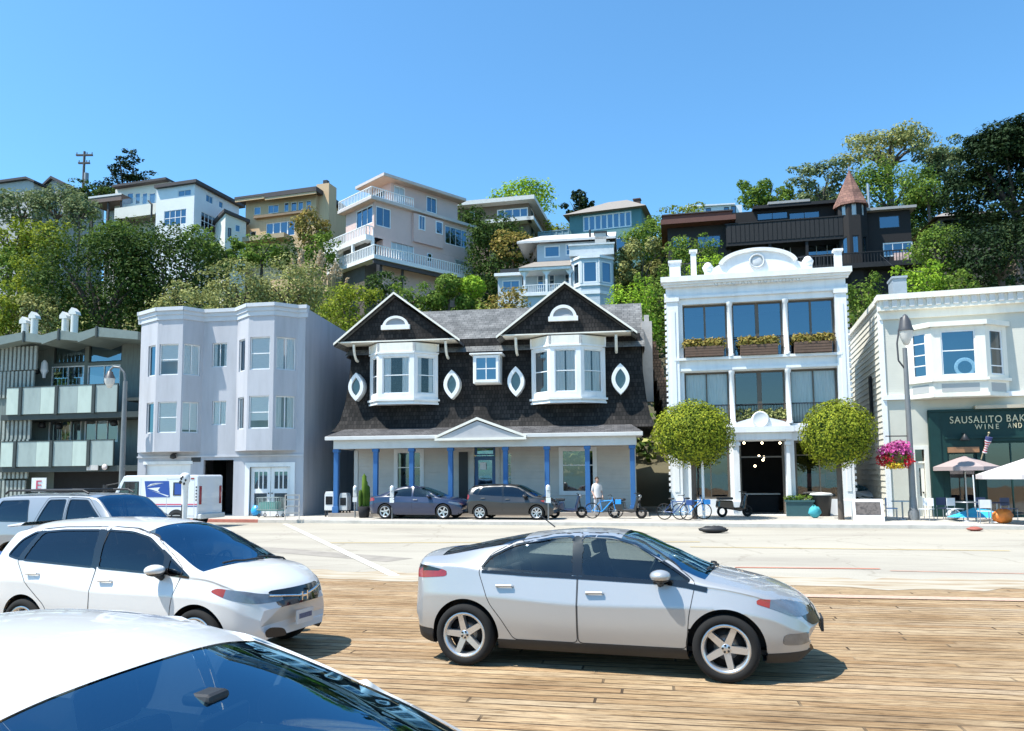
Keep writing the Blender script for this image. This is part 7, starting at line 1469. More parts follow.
# local x to the right (rear of the van at x=0, front towards -x), y away from the camera
L = 4.75; H = 2.16; Wd = 1.8
m = MB(); prof = [(-L + .05, .38), (-.02, .38), (0, .5), (0, H - .06), (-.08, H), (-L + 1.42, H), (-L + 1.30, H - .04), (-L + .82, 1.28), (-L + .15, 1.16), (-L, 1.0), (-L, .5)]
m.poly(prof, 0, Wd); m.build('body', pm, van, bevel=.035)
def vr(x0, z0, x1, z1, y, nm, mt, d=.01, par=None): mm = MB(); mm.box(x0, -y - d, z0, x1, -y, z1); return mm.build(nm, mt, par or van)
m = MB(); m.poly([(-L + 1.10, 1.32), (-L + 1.98, 1.32), (-L + 1.98, 1.86), (-L + 1.36, 1.86)], -.012, 0); m.build('window', gl_dark, van); m = MB(); m.poly([(-L + 1.04, 1.27), (-L + 2.04, 1.27), (-L + 2.04, 1.91), (-L + 1.33, 1.91)], -.006, 0); m.build('window_seal', blackpl, van)
vr(-1.12, 1.32, -.50, 1.86, 0, 'rear_side_window', gloss_blk, .012); vr(-1.05, 1.36, -.57, 1.82, .012, 'painted_reflection', pblue, .004)  # opaque blue pane paints a reflection onto the rear side window
em = MB(); x0, x1, z0, z1 = -L + 2.30, -L + 3.48, 1.26, 1.92
em.poly([(x0 + .10, z0), (x1, z0), (x1 - .06, z1), (x0, z1)], -.012, 0); e = em.build('emblem', pblue, van)
em = MB(); em.poly([(x0 + .12, z0 + .42), (x0 + .5, z0 + .58), (x1 - .28, z1 - .08), (x0 + .28, z0 + .54)], -.016, -.0125); em.poly([(x0 + .14, z0 + .36), (x1 - .45, z0 + .40), (x1 - .55, z0 + .28), (x0 + .75, z0 + .18), (x0 + .4, z0 + .30)], -.016, -.0125); em.poly([(x0 + .2, z0 + .31), (x0 + .5, z0 + .23), (x1 - .1, z0 + .02), (x1 - .02, z0 + .05)], -.016, -.0125); em.build('emblem_bird', pm, e)
vr(-L + .5, .93, 0 - .02, .985, 0, 'side_stripe', pred, .004); vr(-L + .5, .86, 0 - .02, .90, 0, 'side_stripe', pbl2, .004)
for x in (-L + 2.12, -1.42, -.16): vr(x - .012, .45, x + .012, 2.05, 0, 'panel_joint', trimg, .006)
m = MB(); m.box(-1.42, -.008, .5, -.16, -.001, .52); m.box(-1.42, -.008, 2.0, -.16, -.001, 2.02); m.build('door_outline', trimg, van)
vr(-.32, 1.98, -.18, 2.04, 0, 'marker_lamp', lamp_r, .015); m = MB(); m.box(-.03, .1, .95, .02, .25, 1.7); m.box(-.03, Wd - .25, .95, .02, Wd - .1, 1.7); m.build('taillight', lamp_r, van)
for k in range(5): vr(-.10, 1.1 + .13 * k, -.04, 1.17 + .13 * k, 0, 'code_mark', black, .004)
m = MB(); m.box(-.02, .02, .36, .16, Wd - .02, .56); m.build('rear_bumper', trimg, van, bevel=.03)
m = MB(); m.box(-L - .06, .0, .38, -L + .03, Wd, .6); m.build('front_bumper', trimg, van, bevel=.03)
m = MB(); m.path([(-L + .95, -.01, 1.35), (-L + .65, -.25, 1.5), (-L + .65, -.25, 1.75), (-L + 1.1, -.02, 1.85)], .02, 6); m.box(-L + .60, -.34, 1.42, -L + .68, -.16, 1.78); m.build('mirror', blackpl, van)
m = MB(); m.add([(-L + .84, .12, 1.30), (-L + .84, Wd - .12, 1.30), (-L + 1.28, Wd - .16, H - .12), (-L + 1.28, .16, H - .12)], [(0, 1, 2, 3)]); o = m.build('windscreen', gl_dark, van); o.location = (-.015, 0, .01)
for x in (-L + .85, -.95):
    for y, sd in ((.09, -1), (Wd - .09, 1)): wheel(van, x, y, .33, .2, sd, 5, trimg)
    m = MB(); m.poly([(x + .42 * math.cos(R(a)), .34 + .42 * math.sin(R(a))) for a in range(0, 181, 12)], -.004, .3); m.build('wheel_arch', blackpl, van)

# ================================================================== STREET TREES, LAMPS, SIGNS AND SMALL THINGS
# clipped ball trees
def ball_tree(cx, cy, hw, hh, bx, by, Y, label):
    t = plant('ball', 'ball', cx, cy - hh, cy + hh, hw, Y, label, 'tree', 'clipped_tree', 'clipped ball street trees', trunk=False, dens=1.6, leaf_px=1.55, base=.14)
    c = at(cx, cy, Y); b = at(bx, by, Y); m = MB(); m.tube((0, 0, -.05), (0, 0, c.z - .14), .12, .09, 10); m.build('trunk', bark, t)
    o = [x for x in bpy.data.objects if x.parent == t and x.name.startswith('crown')][0]
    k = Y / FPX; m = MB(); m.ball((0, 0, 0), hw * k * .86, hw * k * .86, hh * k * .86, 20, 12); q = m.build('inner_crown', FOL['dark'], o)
    return t
ball_tree(692.5, 434, 38.5, 32.5, 692, 512, 32.6, 'clipped ball tree with the white pole in front, left of the white building door')
ball_tree(837.5, 434, 34, 34, 838, 512, 31.2, 'clipped ball tree to the right of the white building door')
def pt(px, py, z=.14):
    if z > 0 and px > 880 and py < 519: py += 5.5
    elif z > 0 and px > 640 and py <= 517: py += 4
    elif z > 0 and px < 380 and py < 516: py += 2.5
    return ground(px, py, z)
# white pole before the left tree, white post by the right tree
g = pt(704, 519); t = thing('sign_pole', 'thin white pole standing in front of the left clipped tree', 'pole', g); H = (at(704, 418, g.y).z - .14); m = MB(); m.tube((0, 0, 0), (0, 0, H), .06, .055, 10); m.ball((0, 0, H), .06); m.build('pole', white, t); m = MB(); m.box(-.07, -.085, H * .62, .07, -.06, H * .70); m.build('bracket_plate', trimg, t)
# right lamp post with flower basket
lampgrey = plain('lamp_post_grey', (.20, .205, .205), .5, .12, 3, metal=.3)
g = pt(914, 520); Yl = g.y; t = thing('street_lamp', 'tall grey street lamp with acorn lantern in front of the bakery', 'street lamp', g); zt_ = at(908, 348, Yl).z - .14
m = MB(); m.tube((0, 0, 0), (0, 0, zt_), .125, .085, 14); m.lathe([(.2, 0), (.2, .3), (.15, .42), (.125, .9)], n=14); m.build('pole', lampgrey, t)
zl = at(909, 330, Yl).z - .14; m = MB(); m.lathe([(.04, zl - .62), (.1, zl - .6), (.2, zl - .35), (.26, zl - .1), (.27, zl - .05)], (.05, -.05, 0), 16); m.build('lantern_globe', plain('frosted_globe', (.62, .6, .56), .3, .1, 6), t)
m = MB(); m.lathe([(.29, zl - .06), (.29, zl), (.24, zl + .12), (.2, zl + .35), (.1, zl + .55), (.05, zl + .62), (.0, zl + .64)], (.05, -.05, 0), 16); m.path([(0, 0, zt_ - .9), (-.28, 0, zt_ - .5), (-.3, 0, zt_ + .2), (-.1, -.02, zl + .5), (.05, -.05, zl + .45)], .035, 8); m.build('lantern_hood', plain('dark_lamp_metal', (.06, .06, .065), .45, .2, 5), t)
zb = at(905, 436, Yl).z - .14; m = MB(); m.tube((0, 0, zb), (-.95, 0, zb), .022); m.tube((0, 0, zb - .5), (-.02, 0, zb), .02); m.tube((-.78, 0, zb), (-.78, 0, zb - .45), .01, .01, 5); m.build('basket_arm', black, t)
hb = at(894.5, 456, Yl); fb = thing('flower_basket', 'hanging basket of pink and red flowers on the grey lamp post', 'flower basket', (hb.x, hb.y, hb.z - .4))
rng = np.random.default_rng(5)
pf_ = [foliage('pink_petal', (.40, .03, .22), (.62, .10, .40), (.75, .25, .55)), foliage('red_petal', (.35, .01, .03), (.55, .03, .06), (.65, .12, .10)), foliage('yellow_petal', (.5, .3, .03), (.6, .45, .05), (.3, .35, .04))]
for (mt, nm, B, n) in ((pf_[0], 'pink_bloom', [(0, 0, .55, .60, .5, .32), (.1, -.1, .75, .42, .4, .25)], 1100), (pf_[1], 'red_bloom', [(-.25, 0, .25, .42, .4, .26), (.3, 0, .22, .4, .4, .3)], 800), (pf_[2], 'yellow_bloom', [(-.1, -.2, .02, .35, .3, .12)], 220), (FOL['mid'], 'leaves', [(0, 0, .35, .5, .45, .4)], 500)):
    P, N = blobs_to_leaves(B, n, rng); me = leafmesh(nm, P, N, .085, rng, mt, 1.1); o = bpy.data.objects.new(nm, me); C.objects.link(o); o.parent = fb
m = MB(); m.lathe([(.12, -.02), (.35, .2), (.42, .4)], n=14); m.build('basket', plain('basket_fibre', (.12, .08, .05), .9), fb)
# left curved-arm lamp
g = pt(120.5, 515); Yl = g.y; t = thing('street_lamp', 'grey curved arm street lamp in front of the green flats', 'street lamp', g); zt_ = at(121, 381, Yl).z - .14
m = MB(); m.tube((0, 0, 0), (0, 0, zt_), .15, .1, 12); m.lathe([(.24, 0), (.24, .3), (.16, .45)], n=12); m.build('pole', lampgrey, t)
m = MB(); m.path([(0, 0, zt_ - .1), (-.06, 0, zt_ + .4), (-.3, 0, zt_ + .68), (-.62, 0, zt_ + .72), (-.78, 0, zt_ + .55)], .055, 8); m.build('arm', lampgrey, t)
m = MB(); m.lathe([(.02, .5), (.12, .42), (.24, .12), (.26, .08)], (-.78, 0, zt_ + .05), 14); m.build('lantern_hood', MAT['dark_lamp_metal'], t); m = MB(); m.lathe([(.25, .08), (.22, -.15), (.1, -.38), (0, -.4)], (-.78, 0, zt_ + .05), 14); m.build('lantern_globe', MAT['frosted_globe'], t)
# parking meters
def meter(px, py, lb):
    g = pt(px, py); t = thing('parking_meter', lb, 'parking meter', g, 0, 'parking meters along the far kerb'); m = MB(); m.tube((0, 0, 0), (0, 0, 1.05), .035, .035, 8); m.build('pole', lampgrey, t)
    m = MB(); m.box(-.09, -.07, .95, .09, .07, 1.25); m.build('housing', trimg, t, bevel=.02); m = MB(); m.lathe([(.10, 0), (.105, .12), (.08, .2), (0, .24)], (0, 0, 1.25), 12); m.build('dome', plain('meter_dome', (.66, .67, .68), .35, .1, 6, metal=.3) if 'meter_dome' not in MAT else MAT['meter_dome'], t); m = MB(); m.box(-.1, -.09, .72, .1, -.07, .94); m.build('label_plate', white, t)
meter(392, 519, 'parking meter in front of the navy car at the left half of the porch'); meter(548.5, 520, 'parking meter at the nose of the black hatchback by the porch'); meter(355, 515, 'parking meter at the left corner of the porch beside the cactus')
# cactus planter on the porch corner
g = pt(364, 515.2); t = thing('potted_cactus', 'tall green potted cactus at the left porch corner', 'potted plant', g); m = MB(); m.lathe([(.0, 0), (.22, 0), (.3, .5), (.27, .52)], n=14); m.build('pot', darkin, t)
m = MB(); 
for a, h, r_ in ((0, 1.55, .11), (.17, 1.0, .09), (-.16, .8, .09), (.08, 1.25, .08)): m.lathe([(r_ * .8, .5), (r_ * 1.1, .5 + h * .5), (r_ * .9, .5 + h * .9), (0, .5 + h)], (a, a * .4, 0), 8)
m.build('stem', FOL['mid'], t)
# newspaper boxes and bins
def newsbox(px, py, wd, ht, mt, lb, gname='news boxes and crates by the blue post'):
    g = pt(px, py); t = thing('news_box', lb, 'news box', g, KA, gname); m = MB(); m.box(-wd / 2, -.2, .3, wd / 2, .2, ht); m.poly([(-wd / 2, ht), (wd / 2, ht), (wd / 2 - .06, ht + .14), (-wd / 2 + .06, ht + .14)], -.2, .2); m.build('case', mt, t, bevel=.015)
    m = MB(); m.box(-wd * .36, -.215, ht * .55, wd * .36, -.2, ht * .92); m.build('display_window', gloss_blk, t); m = MB(); [m.box(x - .03, y - .03, 0, x + .03, y + .03, .3) for x in (-wd * .4, wd * .4) for y in (-.15, .15)]; m.build('legs', blackpl, t)
newsbox(331, 514, .5, 1.05, plain('white_news_box', (.6, .62, .62), .5, .1, 4), 'white news box just left of the leftmost blue post'); newsbox(345, 514, .42, .98, plain('pale_grey_box', (.48, .5, .5), .5, .1, 4), 'pale grey news box just right of the leftmost blue post')
# bicycles
def bicycle(px, py, col, lb, rz=.1, z=.14):
    g = pt(px, py, z); t = thing('bicycle', lb, 'bicycle', g, KA + rz, 'blue bicycles on the far pavement')
    for x in (-.5, .5):
        w_ = bpy.data.objects.new('wheel', None); C.objects.link(w_); w_.parent = t; m = MB(Matrix.Translation((x, 0, .34)) @ Matrix.Rotation(R(90), 4, 'X')); m.lathe([(.32 + .022 * math.cos(a), .022 * math.sin(a)) for a in np.linspace(0, 6.283, 7)], n=26); m.build('tyre', tyre_m, w_)
        m = MB(Matrix.Translation((x, 0, .34))); [m.tube((0, 0, 0), (.3 * math.cos(k * .628), 0, .3 * math.sin(k * .628)), .004, .004, 4) for k in range(10)]; m.tube((0, -.04, 0), (0, .04, 0), .025); m.build('spokes', chrome, w_)
    m = MB(); m.path([(-.5, 0, .34), (-.08, 0, .30), (-.16, 0, .82)], .018, 8); m.path([(-.08, 0, .30), (.38, 0, .78), (-.14, 0, .74)], .022, 8); m.path([(-.5, 0, .34), (-.14, 0, .74)], .014, 8); m.path([(.5, 0, .34), (.36, 0, .92)], .018, 8); m.build('frame', col, t)
    m = MB(); m.path([(.36, 0, .92), (.34, 0, 1.0), (.3, -.26, 1.02), (.2, -.27, 1.0)], .013, 6); m.path([(.34, 0, 1.0), (.3, .26, 1.02), (.2, .27, 1.0)], .013, 6); m.build('handlebar', blackpl, t)
    m = MB(); m.ball((-.18, 0, .87), .14, .075, .04, 12, 6); m.build('saddle', blackpl, t); m = MB(); m.box(.5, -.15, .62, .75, .15, .82); m.build('front_basket', col, t)
bikeb = plain('bike_blue', (.03, .30, .72), .35, .1, 4)
bicycle(604, 518.5, bikeb, 'bright blue bicycle in front of the person in white'); bicycle(692, 519.5, bikeb, 'blue bicycle at the foot of the left clipped tree', .3); bicycle(676, 516, plain('bike_navy', (.02, .06, .2), .4), 'dark blue bicycle leaning left of the left clipped tree', -.3)
# parked motor scooter shapes in the shade by the white building
def scooter(px, py, mt, lb, rz=0, grp='scooters parked before the white building'):
    g = pt(px, py); t = thing('motor_scooter', lb, 'scooter', g, KA + rz, grp)
    for x in (-.6, .6): m = MB(Matrix.Translation((x, 0, .25)) @ Matrix.Rotation(R(90), 4, 'X')); m.lathe([(.19 + .06 * math.cos(a), .06 * math.sin(a)) for a in np.linspace(0, 6.283, 9)], n=20); m.build('wheel', tyre_m, t)
    m = MB(); m.poly([(-.85, .42), (-.2, .32), (.2, .25), (.42, .3), (.55, .95), (.45, 1.0), (.3, .42), (-.1, .42), (-.15, .72), (-.8, .74)], -.17, .17); m.build('body', mt, t, bevel=.05); m = MB(); m.box(-.8, -.15, .75, -.12, .15, .86); m.build('seat', blackpl, t, bevel=.04)
    m = MB(); m.tube((.6, 0, .25), (.46, 0, 1.05), .03); m.tube((.42, -.33, 1.08), (.42, .33, 1.08), .018); m.build('handlebar', blackpl, t); m = MB(); m.ball((.55, 0, .95), .08, .1, .08); m.build('headlight', lamp_c, t)
scooter(735, 513, gloss_blk, 'black scooter parked by the left door pilaster of the white building', .5)
scooter(568, 518, p_navy, 'navy scooter parked between the black hatchback and the person in white', .15, 'scooters parked at the right half of the porch'); scooter(628, 518.5, p_black, 'black scooter parked in front of the rightmost blue porch post', -.2, 'scooters parked at the right half of the porch');
# flower boxes on the top balconies
rng = np.random.default_rng(3)
for (F_, q), lb in zip(WB, ('wooden flower box behind the left top balcony rail', 'wooden flower box behind the middle top balcony rail', 'wooden flower box behind the right top balcony rail')):
    t = thing('flower_box', lb, 'flower box', F_.M @ Vector(((q[0] + q[2]) / 2, -.12, q[1])), F_.rz, 'flower boxes on the top floor'); hw = (q[2] - q[0]) / 2; m = MB(); m.box(-hw, -.2, 0, hw, .15, q[3] - q[1]); 
    for k in range(4): z = (q[3] - q[1]) * (k + .5) / 4; m.box(-hw - .01, -.215, z - .045, hw + .01, -.2005, z + .045)
    m.build('box', boxw, t); P, N = blobs_to_leaves([(x, -.02, q[3] - q[1] + .1, .26, .2, .2 + .1 * abs(math.sin(x * 3))) for x in np.linspace(-hw * .85, hw * .85, 7)], 900, rng); me = leafmesh('plants', P, N, .09, rng, FOL['rust']); o = bpy.data.objects.new('plants', me); C.objects.link(o); o.parent = t
# plants behind the rail above the door
q = (F, ); 
Fg = WB[0][0]; u, z = Fg.uz(761, 415, -.15); t = thing('flower_box', 'row of leafy pot plants behind the rail above the white building door', 'flower box', Fg.M @ Vector((u, .15, z)), Fg.rz); P, N = blobs_to_leaves([(x, 0, .0, .3, .1, .3) for x in (-.9, -.5, 0, .4, .9)], 600, rng); me = leafmesh('plants', P, N, .1, rng, FOL['olive']); o = bpy.data.objects.new('plants', me); C.objects.link(o); o.parent = t; m = MB(); m.box(-1.1, -.1, -.4, 1.1, .1, -.2); m.build('box', boxw, t)
# striped flag on the bakery
u, z = FBAK.uz(988, 459, F5D - .9); b = FBAK.M @ Vector((u, F5D, z)); t = thing('striped_flag', 'furled red and white striped flag on a pole above the parasol', 'flag', b, FBAK.rz); d = Vector((.26, -.3, 1.08))
m = MB(); m.tube((0, 0, 0), d, .025, .02, 8); m.ball(d, .045); m.build('pole', plain('flag_pole_wood', (.4, .33, .2), .5), t)
m = MB(); n = 14
for k in range(n):
    f0, f1 = .36 + .6 * k / n, .36 + .6 * (k + 1) / n; p, q_ = d * f0, d * f1; r0 = .075 + .03 * math.sin(f0 * 9); m.tube(p + Vector((.02, 0, -.12)), q_ + Vector((.02, 0, -.12)), r0 * 1.25, r0 * 1.25, 9, k % 2 if k < 11 else 2)
m.build('cloth', [plain('flag_white', (.72, .68, .68), .8), plain('flag_red', (.42, .04, .07), .8), plain('flag_navy', (.04, .05, .16), .8)], t)
# parasols
def parasol(px, py, Y, rad, lb, mt, zbase=.14):
    a = at(px, py, Y); t = thing('parasol', lb, 'parasol', (a.x, a.y, zbase), 0, 'pale parasols at the bakery'); H = a.z - zbase
    m = MB(); m.tube((0, 0, 0), (0, 0, H), .03); m.lathe([(.28, 0), (.28, .06), (.05, .1)], n=16); m.build('pole', trimg, t); m = MB(); N_ = 8; 
    for k in range(N_):
        a0, a1 = 6.283 * k / N_, 6.283 * (k + 1) / N_
        p = (rad * math.cos(a0), rad * math.sin(a0), H - rad * .36); q = (rad * math.cos(a1), rad * math.sin(a1), H - rad * .36); m.add([(0, 0, H), p, q], [(0, 1, 2)]); m.quad(p, (p[0], p[1], p[2] - .16), (q[0], q[1], q[2] - .16), q)
        m.tube((0, 0, H - .03), (p[0], p[1], p[2] - .02), .012, .012, 5, 1)
    m.build('canopy', [mt, trimg], t)
pc1 = plain('pale_canvas', (.56, .50, .49), .85, .06, 2); pc2 = plain('pinkish_canvas', (.36, .29, .28), .85, .06, 2)
parasol(1033, 455.5, 27.5, 1.85, 'large pale parasol cut by the right edge of the view', pc1); parasol(964, 455.5, 32.3, 1.3, 'pinkish parasol built in place of a reflection in the bakery window', pc2)  # second parasol is added to stand for a reflection in the bakery window
# cafe tables and chairs
metal = plain('cafe_metal', (.35, .37, .4), .35, .1, 5, metal=.6)
def table(px, py, lb, mt):
    g = pt(px, py); t = thing('cafe_table', lb, 'table', g, 0, 'small cafe tables by the bakery'); m = MB(); m.lathe([(0, .74), (.4, .74), (.4, .71), (0, .71)], n=22); m.build('top', mt, t); m = MB(); m.tube((0, 0, .02), (0, 0, .71), .03); m.lathe([(.25, 0), (.25, .02), (.03, .06)], n=16); m.build('pedestal', metal, t)
def chair(px, py, rz, lb, mt):
    g = pt(px, py); t = thing('cafe_chair', lb, 'chair', g, rz, 'cafe chairs by the bakery'); m = MB(); m.box(-.21, -.21, .43, .21, .21, .46); m.build('seat', mt, t); m = MB(); m.box(-.2, .18, .56, .2, .21, .86); m.build('backrest', mt, t)
    for x in (-.18, .18):
        for y in (-.18, .2): m = MB(); m.tube((x, y, 0), (x, y, .43 if y < 0 else .86), .015, .015, 6); m.build('leg', metal, t)
blu = plain('cafe_blue', (.10, .22, .42), .5, .1, 4); wch = plain('cafe_white', (.58, .6, .62), .5, .1, 4); nav = plain('cafe_navy', (.02, .03, .08), .5, .1, 4)
table(968, 516, 'small round metal table in front of the bakery window', metal); table(998, 517, 'small navy table under the pale parasol', nav); table(903, 514, 'pale blue round table beside the grey lamp post', plain('table_blue', (.22, .33, .40), .5))
for px, py, rz, lb, mt in ((956, 515, .3, 'white cafe chair left of the metal table', wch), (981, 514, -.5, 'navy cafe chair right of the metal table', nav), (985, 518, 2.8, 'white cafe chair turned away between the two tables', wch), (1010, 515, .2, 'navy cafe chair under the pale parasol', nav), (892, 514, 1.2, 'blue cafe chair left of the pale blue table', blu), (927, 515, -.9, 'white cafe chair right of the lamp post', wch), (945, 514, .1, 'navy cafe chair against the dark green wall', nav)): chair(px, py, rz, lb, mt)
# small items
def crumple(name, lb, cat, px, py, sx, sy, sz, mt, z=.14, seed=1):
    g = pt(px, py, z); rs = random.Random(seed); m = MB(); m.ball((0, 0, sz * .5), sx / 2, sy / 2, sz / 2, 14, 9); m.v = [(x * rs.uniform(.85, 1.15), y * rs.uniform(.85, 1.15), max(0, z_ * rs.uniform(.85, 1.12))) for x, y, z_ in m.v]; o = m.build(name, mt); o.location = g; tag(o, lb, cat)
crumple('black_bag', 'flat black bag lying on the road in front of the left clipped tree', 'bag', 714, 533, 1.0, .45, .24, blackpl, -.004, 2)
crumple('teal_bag', 'teal domed bag on the pavement right of the white building door', 'bag', 815, 514, .5, .4, .5, plain('teal_cloth', (.05, .36, .42), .7), .14, 3)
crumple('blue_sack', 'bright blue sack before the pale double doors of the lavender flats', 'bag', 255.5, 516, .45, .35, .5, plain('bright_blue_plastic', (.03, .36, .75), .4), .14, 4)
crumple('white_bag', 'white bag on the pavement in front of the bakery', 'bag', 954, 520, .55, .4, .42, wch, .14, 5)
crumple('orange_jacket', 'orange bundle on the ground beneath the pale parasol', 'bundle', 1003, 518, .75, .5, .5, plain('orange_nylon', (.70, .20, .03), .6, .3, 5), .14, 6)
crumple('red_bag', 'small dull red bag on the road edge before the bakery', 'bag', 975, 531, .5, .35, .14, plain('dull_red', (.35, .10, .07), .7), -.004, 7)
# fallen bright blue beach umbrella (folded cloth on a stand)
g = pt(979, 521); t = thing('blue_canopy', 'low bright blue folding canopy on a thin white pole before the bakery', 'canopy', g); m = MB(); m.add([(-1.0, -.3, .16), (1.0, -.3, .12), (1.0, .4, .16), (-1.0, .4, .14), (-.2, 0, .5), (.45, .05, .42)], [(0, 1, 5, 4), (1, 2, 5), (2, 3, 4, 5), (3, 0, 4), (3, 2, 1, 0)]); m.build('cloth', plain('bright_blue_cloth', (.04, .42, .70), .6, .15, 3), t); m = MB(); m.tube((-.1, 0, 0), (-.12, 0, 1.75), .022); m.build('pole', white, t)
# shopping trolley with a pink top on a stand (before the lavender flats)
g = pt(271, 517); t = thing('garment_trolley', 'low green and grey wire trolley before the pale double doors', 'trolley', g, KA); m = MB(); railing(m, (-.6, -.3), (.6, -.3), .35, .95, .1, .008, .03); railing(m, (-.6, .3), (.6, .3), .35, .95, .1, .008, .03); railing(m, (-.6, -.3), (-.6, .3), .35, .95, .1, .008, .03); railing(m, (.6, -.3), (.6, .3), .35, .95, .1, .008, .03); m.build('wire_basket', plain('trolley_wire', (.45, .5, .48), .4, metal=.5), t); m = MB(); m.box(-.58, -.28, .3, .58, .28, .36); m.box(-.5, -.25, .37, .4, .25, .72); m.build('load', plain('teal_green_cloth', (.12, .33, .30), .8, .3, 4), t)
for x in (-.5, .5):
    for y in (-.25, .25): m = MB(Matrix.Translation((x, y, .08)) @ Matrix.Rotation(R(90), 4, 'X')); m.lathe([(.05, -.02), (.08, -.02), (.08, .02), (.05, .02)], n=12); m.tube((0, .06, 0), (0, .26, 0), .012); m.build('caster', blackpl, t)
g = pt(292, 520); t = thing('folding_frame', 'pale upright folding crate stand at the red kerb end', 'stand', g, .3); m = MB(); 
for x in (-.3, .3): m.tube((x, -.15, 0), (x, .1, 1.1), .02); m.tube((x, .2, 0), (x, 0, 1.1), .02)
for z in (.3, .6, .9, 1.1): m.box(-.3, -.02 - .15 + z * .22, z - .03, .3, .02 - .15 + z * .22, z + .03)
m.build('frame', plain('pale_grey_wood', (.48, .45, .41), .7), t)
# sandwich board by the white post
g = pt(868, 521); t = thing('sandwich_board', 'white sandwich board with dark printed panel near the right clipped tree', 'sign', g, KA); 
for sgn in (-1, 1): m = MB(); m.add([(-.55, sgn * .28, 0), (.55, sgn * .28, 0), (.55, sgn * .04, .85), (-.55, sgn * .04, .85), (-.55, sgn * .25, 0), (.55, sgn * .25, 0), (.55, sgn * .01, .85), (-.55, sgn * .01, .85)], [(0, 1, 2, 3), (7, 6, 5, 4), (0, 3, 7, 4), (1, 5, 6, 2), (3, 2, 6, 7), (0, 4, 5, 1)]); bd = m.build('board', white, t)
m = MB(); m.add([(-.45, -.222, .24), (.45, -.222, .24), (.45, -.085, .74), (-.45, -.085, .74)], [(0, 1, 2, 3)]); pn = m.build('printed_panel', plain('dark_print', (.12, .10, .09), .6, .7, 9), t)
# small estate sign among the green flats
g = pt(20, 512); t = thing('lettered_sign', 'small white sign with red letter above the silver SUV', 'sign', (at(39, 484, 30).x, 30, .0)); zs_ = at(39, 484, 30).z; m = MB(); m.box(-.28, -.02, zs_ - .3, .28, .02, zs_ + .24); m.build('board', white, t); m = MB(); m.tube((0, .03, 0), (0, .03, zs_), .03); m.build('post', trimg, t); lettering(t, 'E', 0, -.03, zs_ - .22, .52, plain('sign_red', (.55, .06, .12), .6), depth=.004)
# tall white spotted post in front of the mail van
p = at(184, 522, 30.6); t = thing('wrapped_post', 'white wrapped post with black marks in front of the mail van', 'post', (p.x, p.y, 0)); H = at(184, 473, 30.6).z; m = MB(); m.lathe([(.11, 0), (.10, .5), (.12, 1.1), (.13, H - .45), (.19, H - .3), (.18, H - .08), (.1, H), (0, H + .01)], n=14); m.build('wrap', plain('white_wrap', (.74, .73, .71), .6, .06, 5), t)
m = MB()
for x, z, s_ in ((-.08, H - .22, .05), (.09, H - .28, .04), (-.12, H - .36, .06), (.04, H - .42, .045), (-.02, H - .15, .035)): m.ball((x, -math.sqrt(max(.001, .2**2 - x * x)) - .0, z), s_, .02, s_ * 1.3, 8, 6)
m.tube((-.03, -.17, .35), (-.03, -.18, 1.0), .018); m.path([(-.03, -.17, .35), (.1, -.2, .25), (.3, -.2, .28), (.34, -.2, .12), (.0, -.2, .06)], .03); m.build('black_mark', blackpl, t)
# roof cables and flank items
m = MB(); a = at(924, 272, 40); b = at(880, 255, 66); m.path([a, (a + b) / 2 + Vector((0, 0, -.6)), b], .02, 5); tag(m.build('overhead_cable', black), 'thin black cable from the bakery roof unit up to the dark house', 'cable')
# two low dark bins / planters along the white building
for px, py, lb in ((800, 512, 'dark teal square planter right of the white building door'), (822, 512, 'black round bin beneath the right shop window')):
    g = pt(px, py); t = thing('planter' if px == 800 else 'litter_bin', lb, 'planter' if px == 800 else 'bin', g, KA); m = MB()
    if px == 800: m.box(-.55, -.3, 0, .55, .3, .62); m.box(-.6, -.35, .62, .6, .35, .7)
    else: m.lathe([(.0, 0), (.34, 0), (.44, .85), (.46, .88), (.4, .9), (.38, .6)], n=20)
    m.build('body', plain('teal_dark', (.03, .09, .10), .6) if px == 800 else blackpl, t)
    if px == 800: P, N = blobs_to_leaves([(x, 0, .75, .3, .25, .15) for x in (-.35, 0, .35)], 260, rng); me = leafmesh('plants', P, N, .08, rng, FOL['mid']); o = bpy.data.objects.new('plants', me); C.objects.link(o); o.parent = t
    else: m = MB(); m.lathe([(.46, .9), (.5, .93), (.42, 1.0), (0, 1.04)], n=20); m.build('lid', trimg, t)

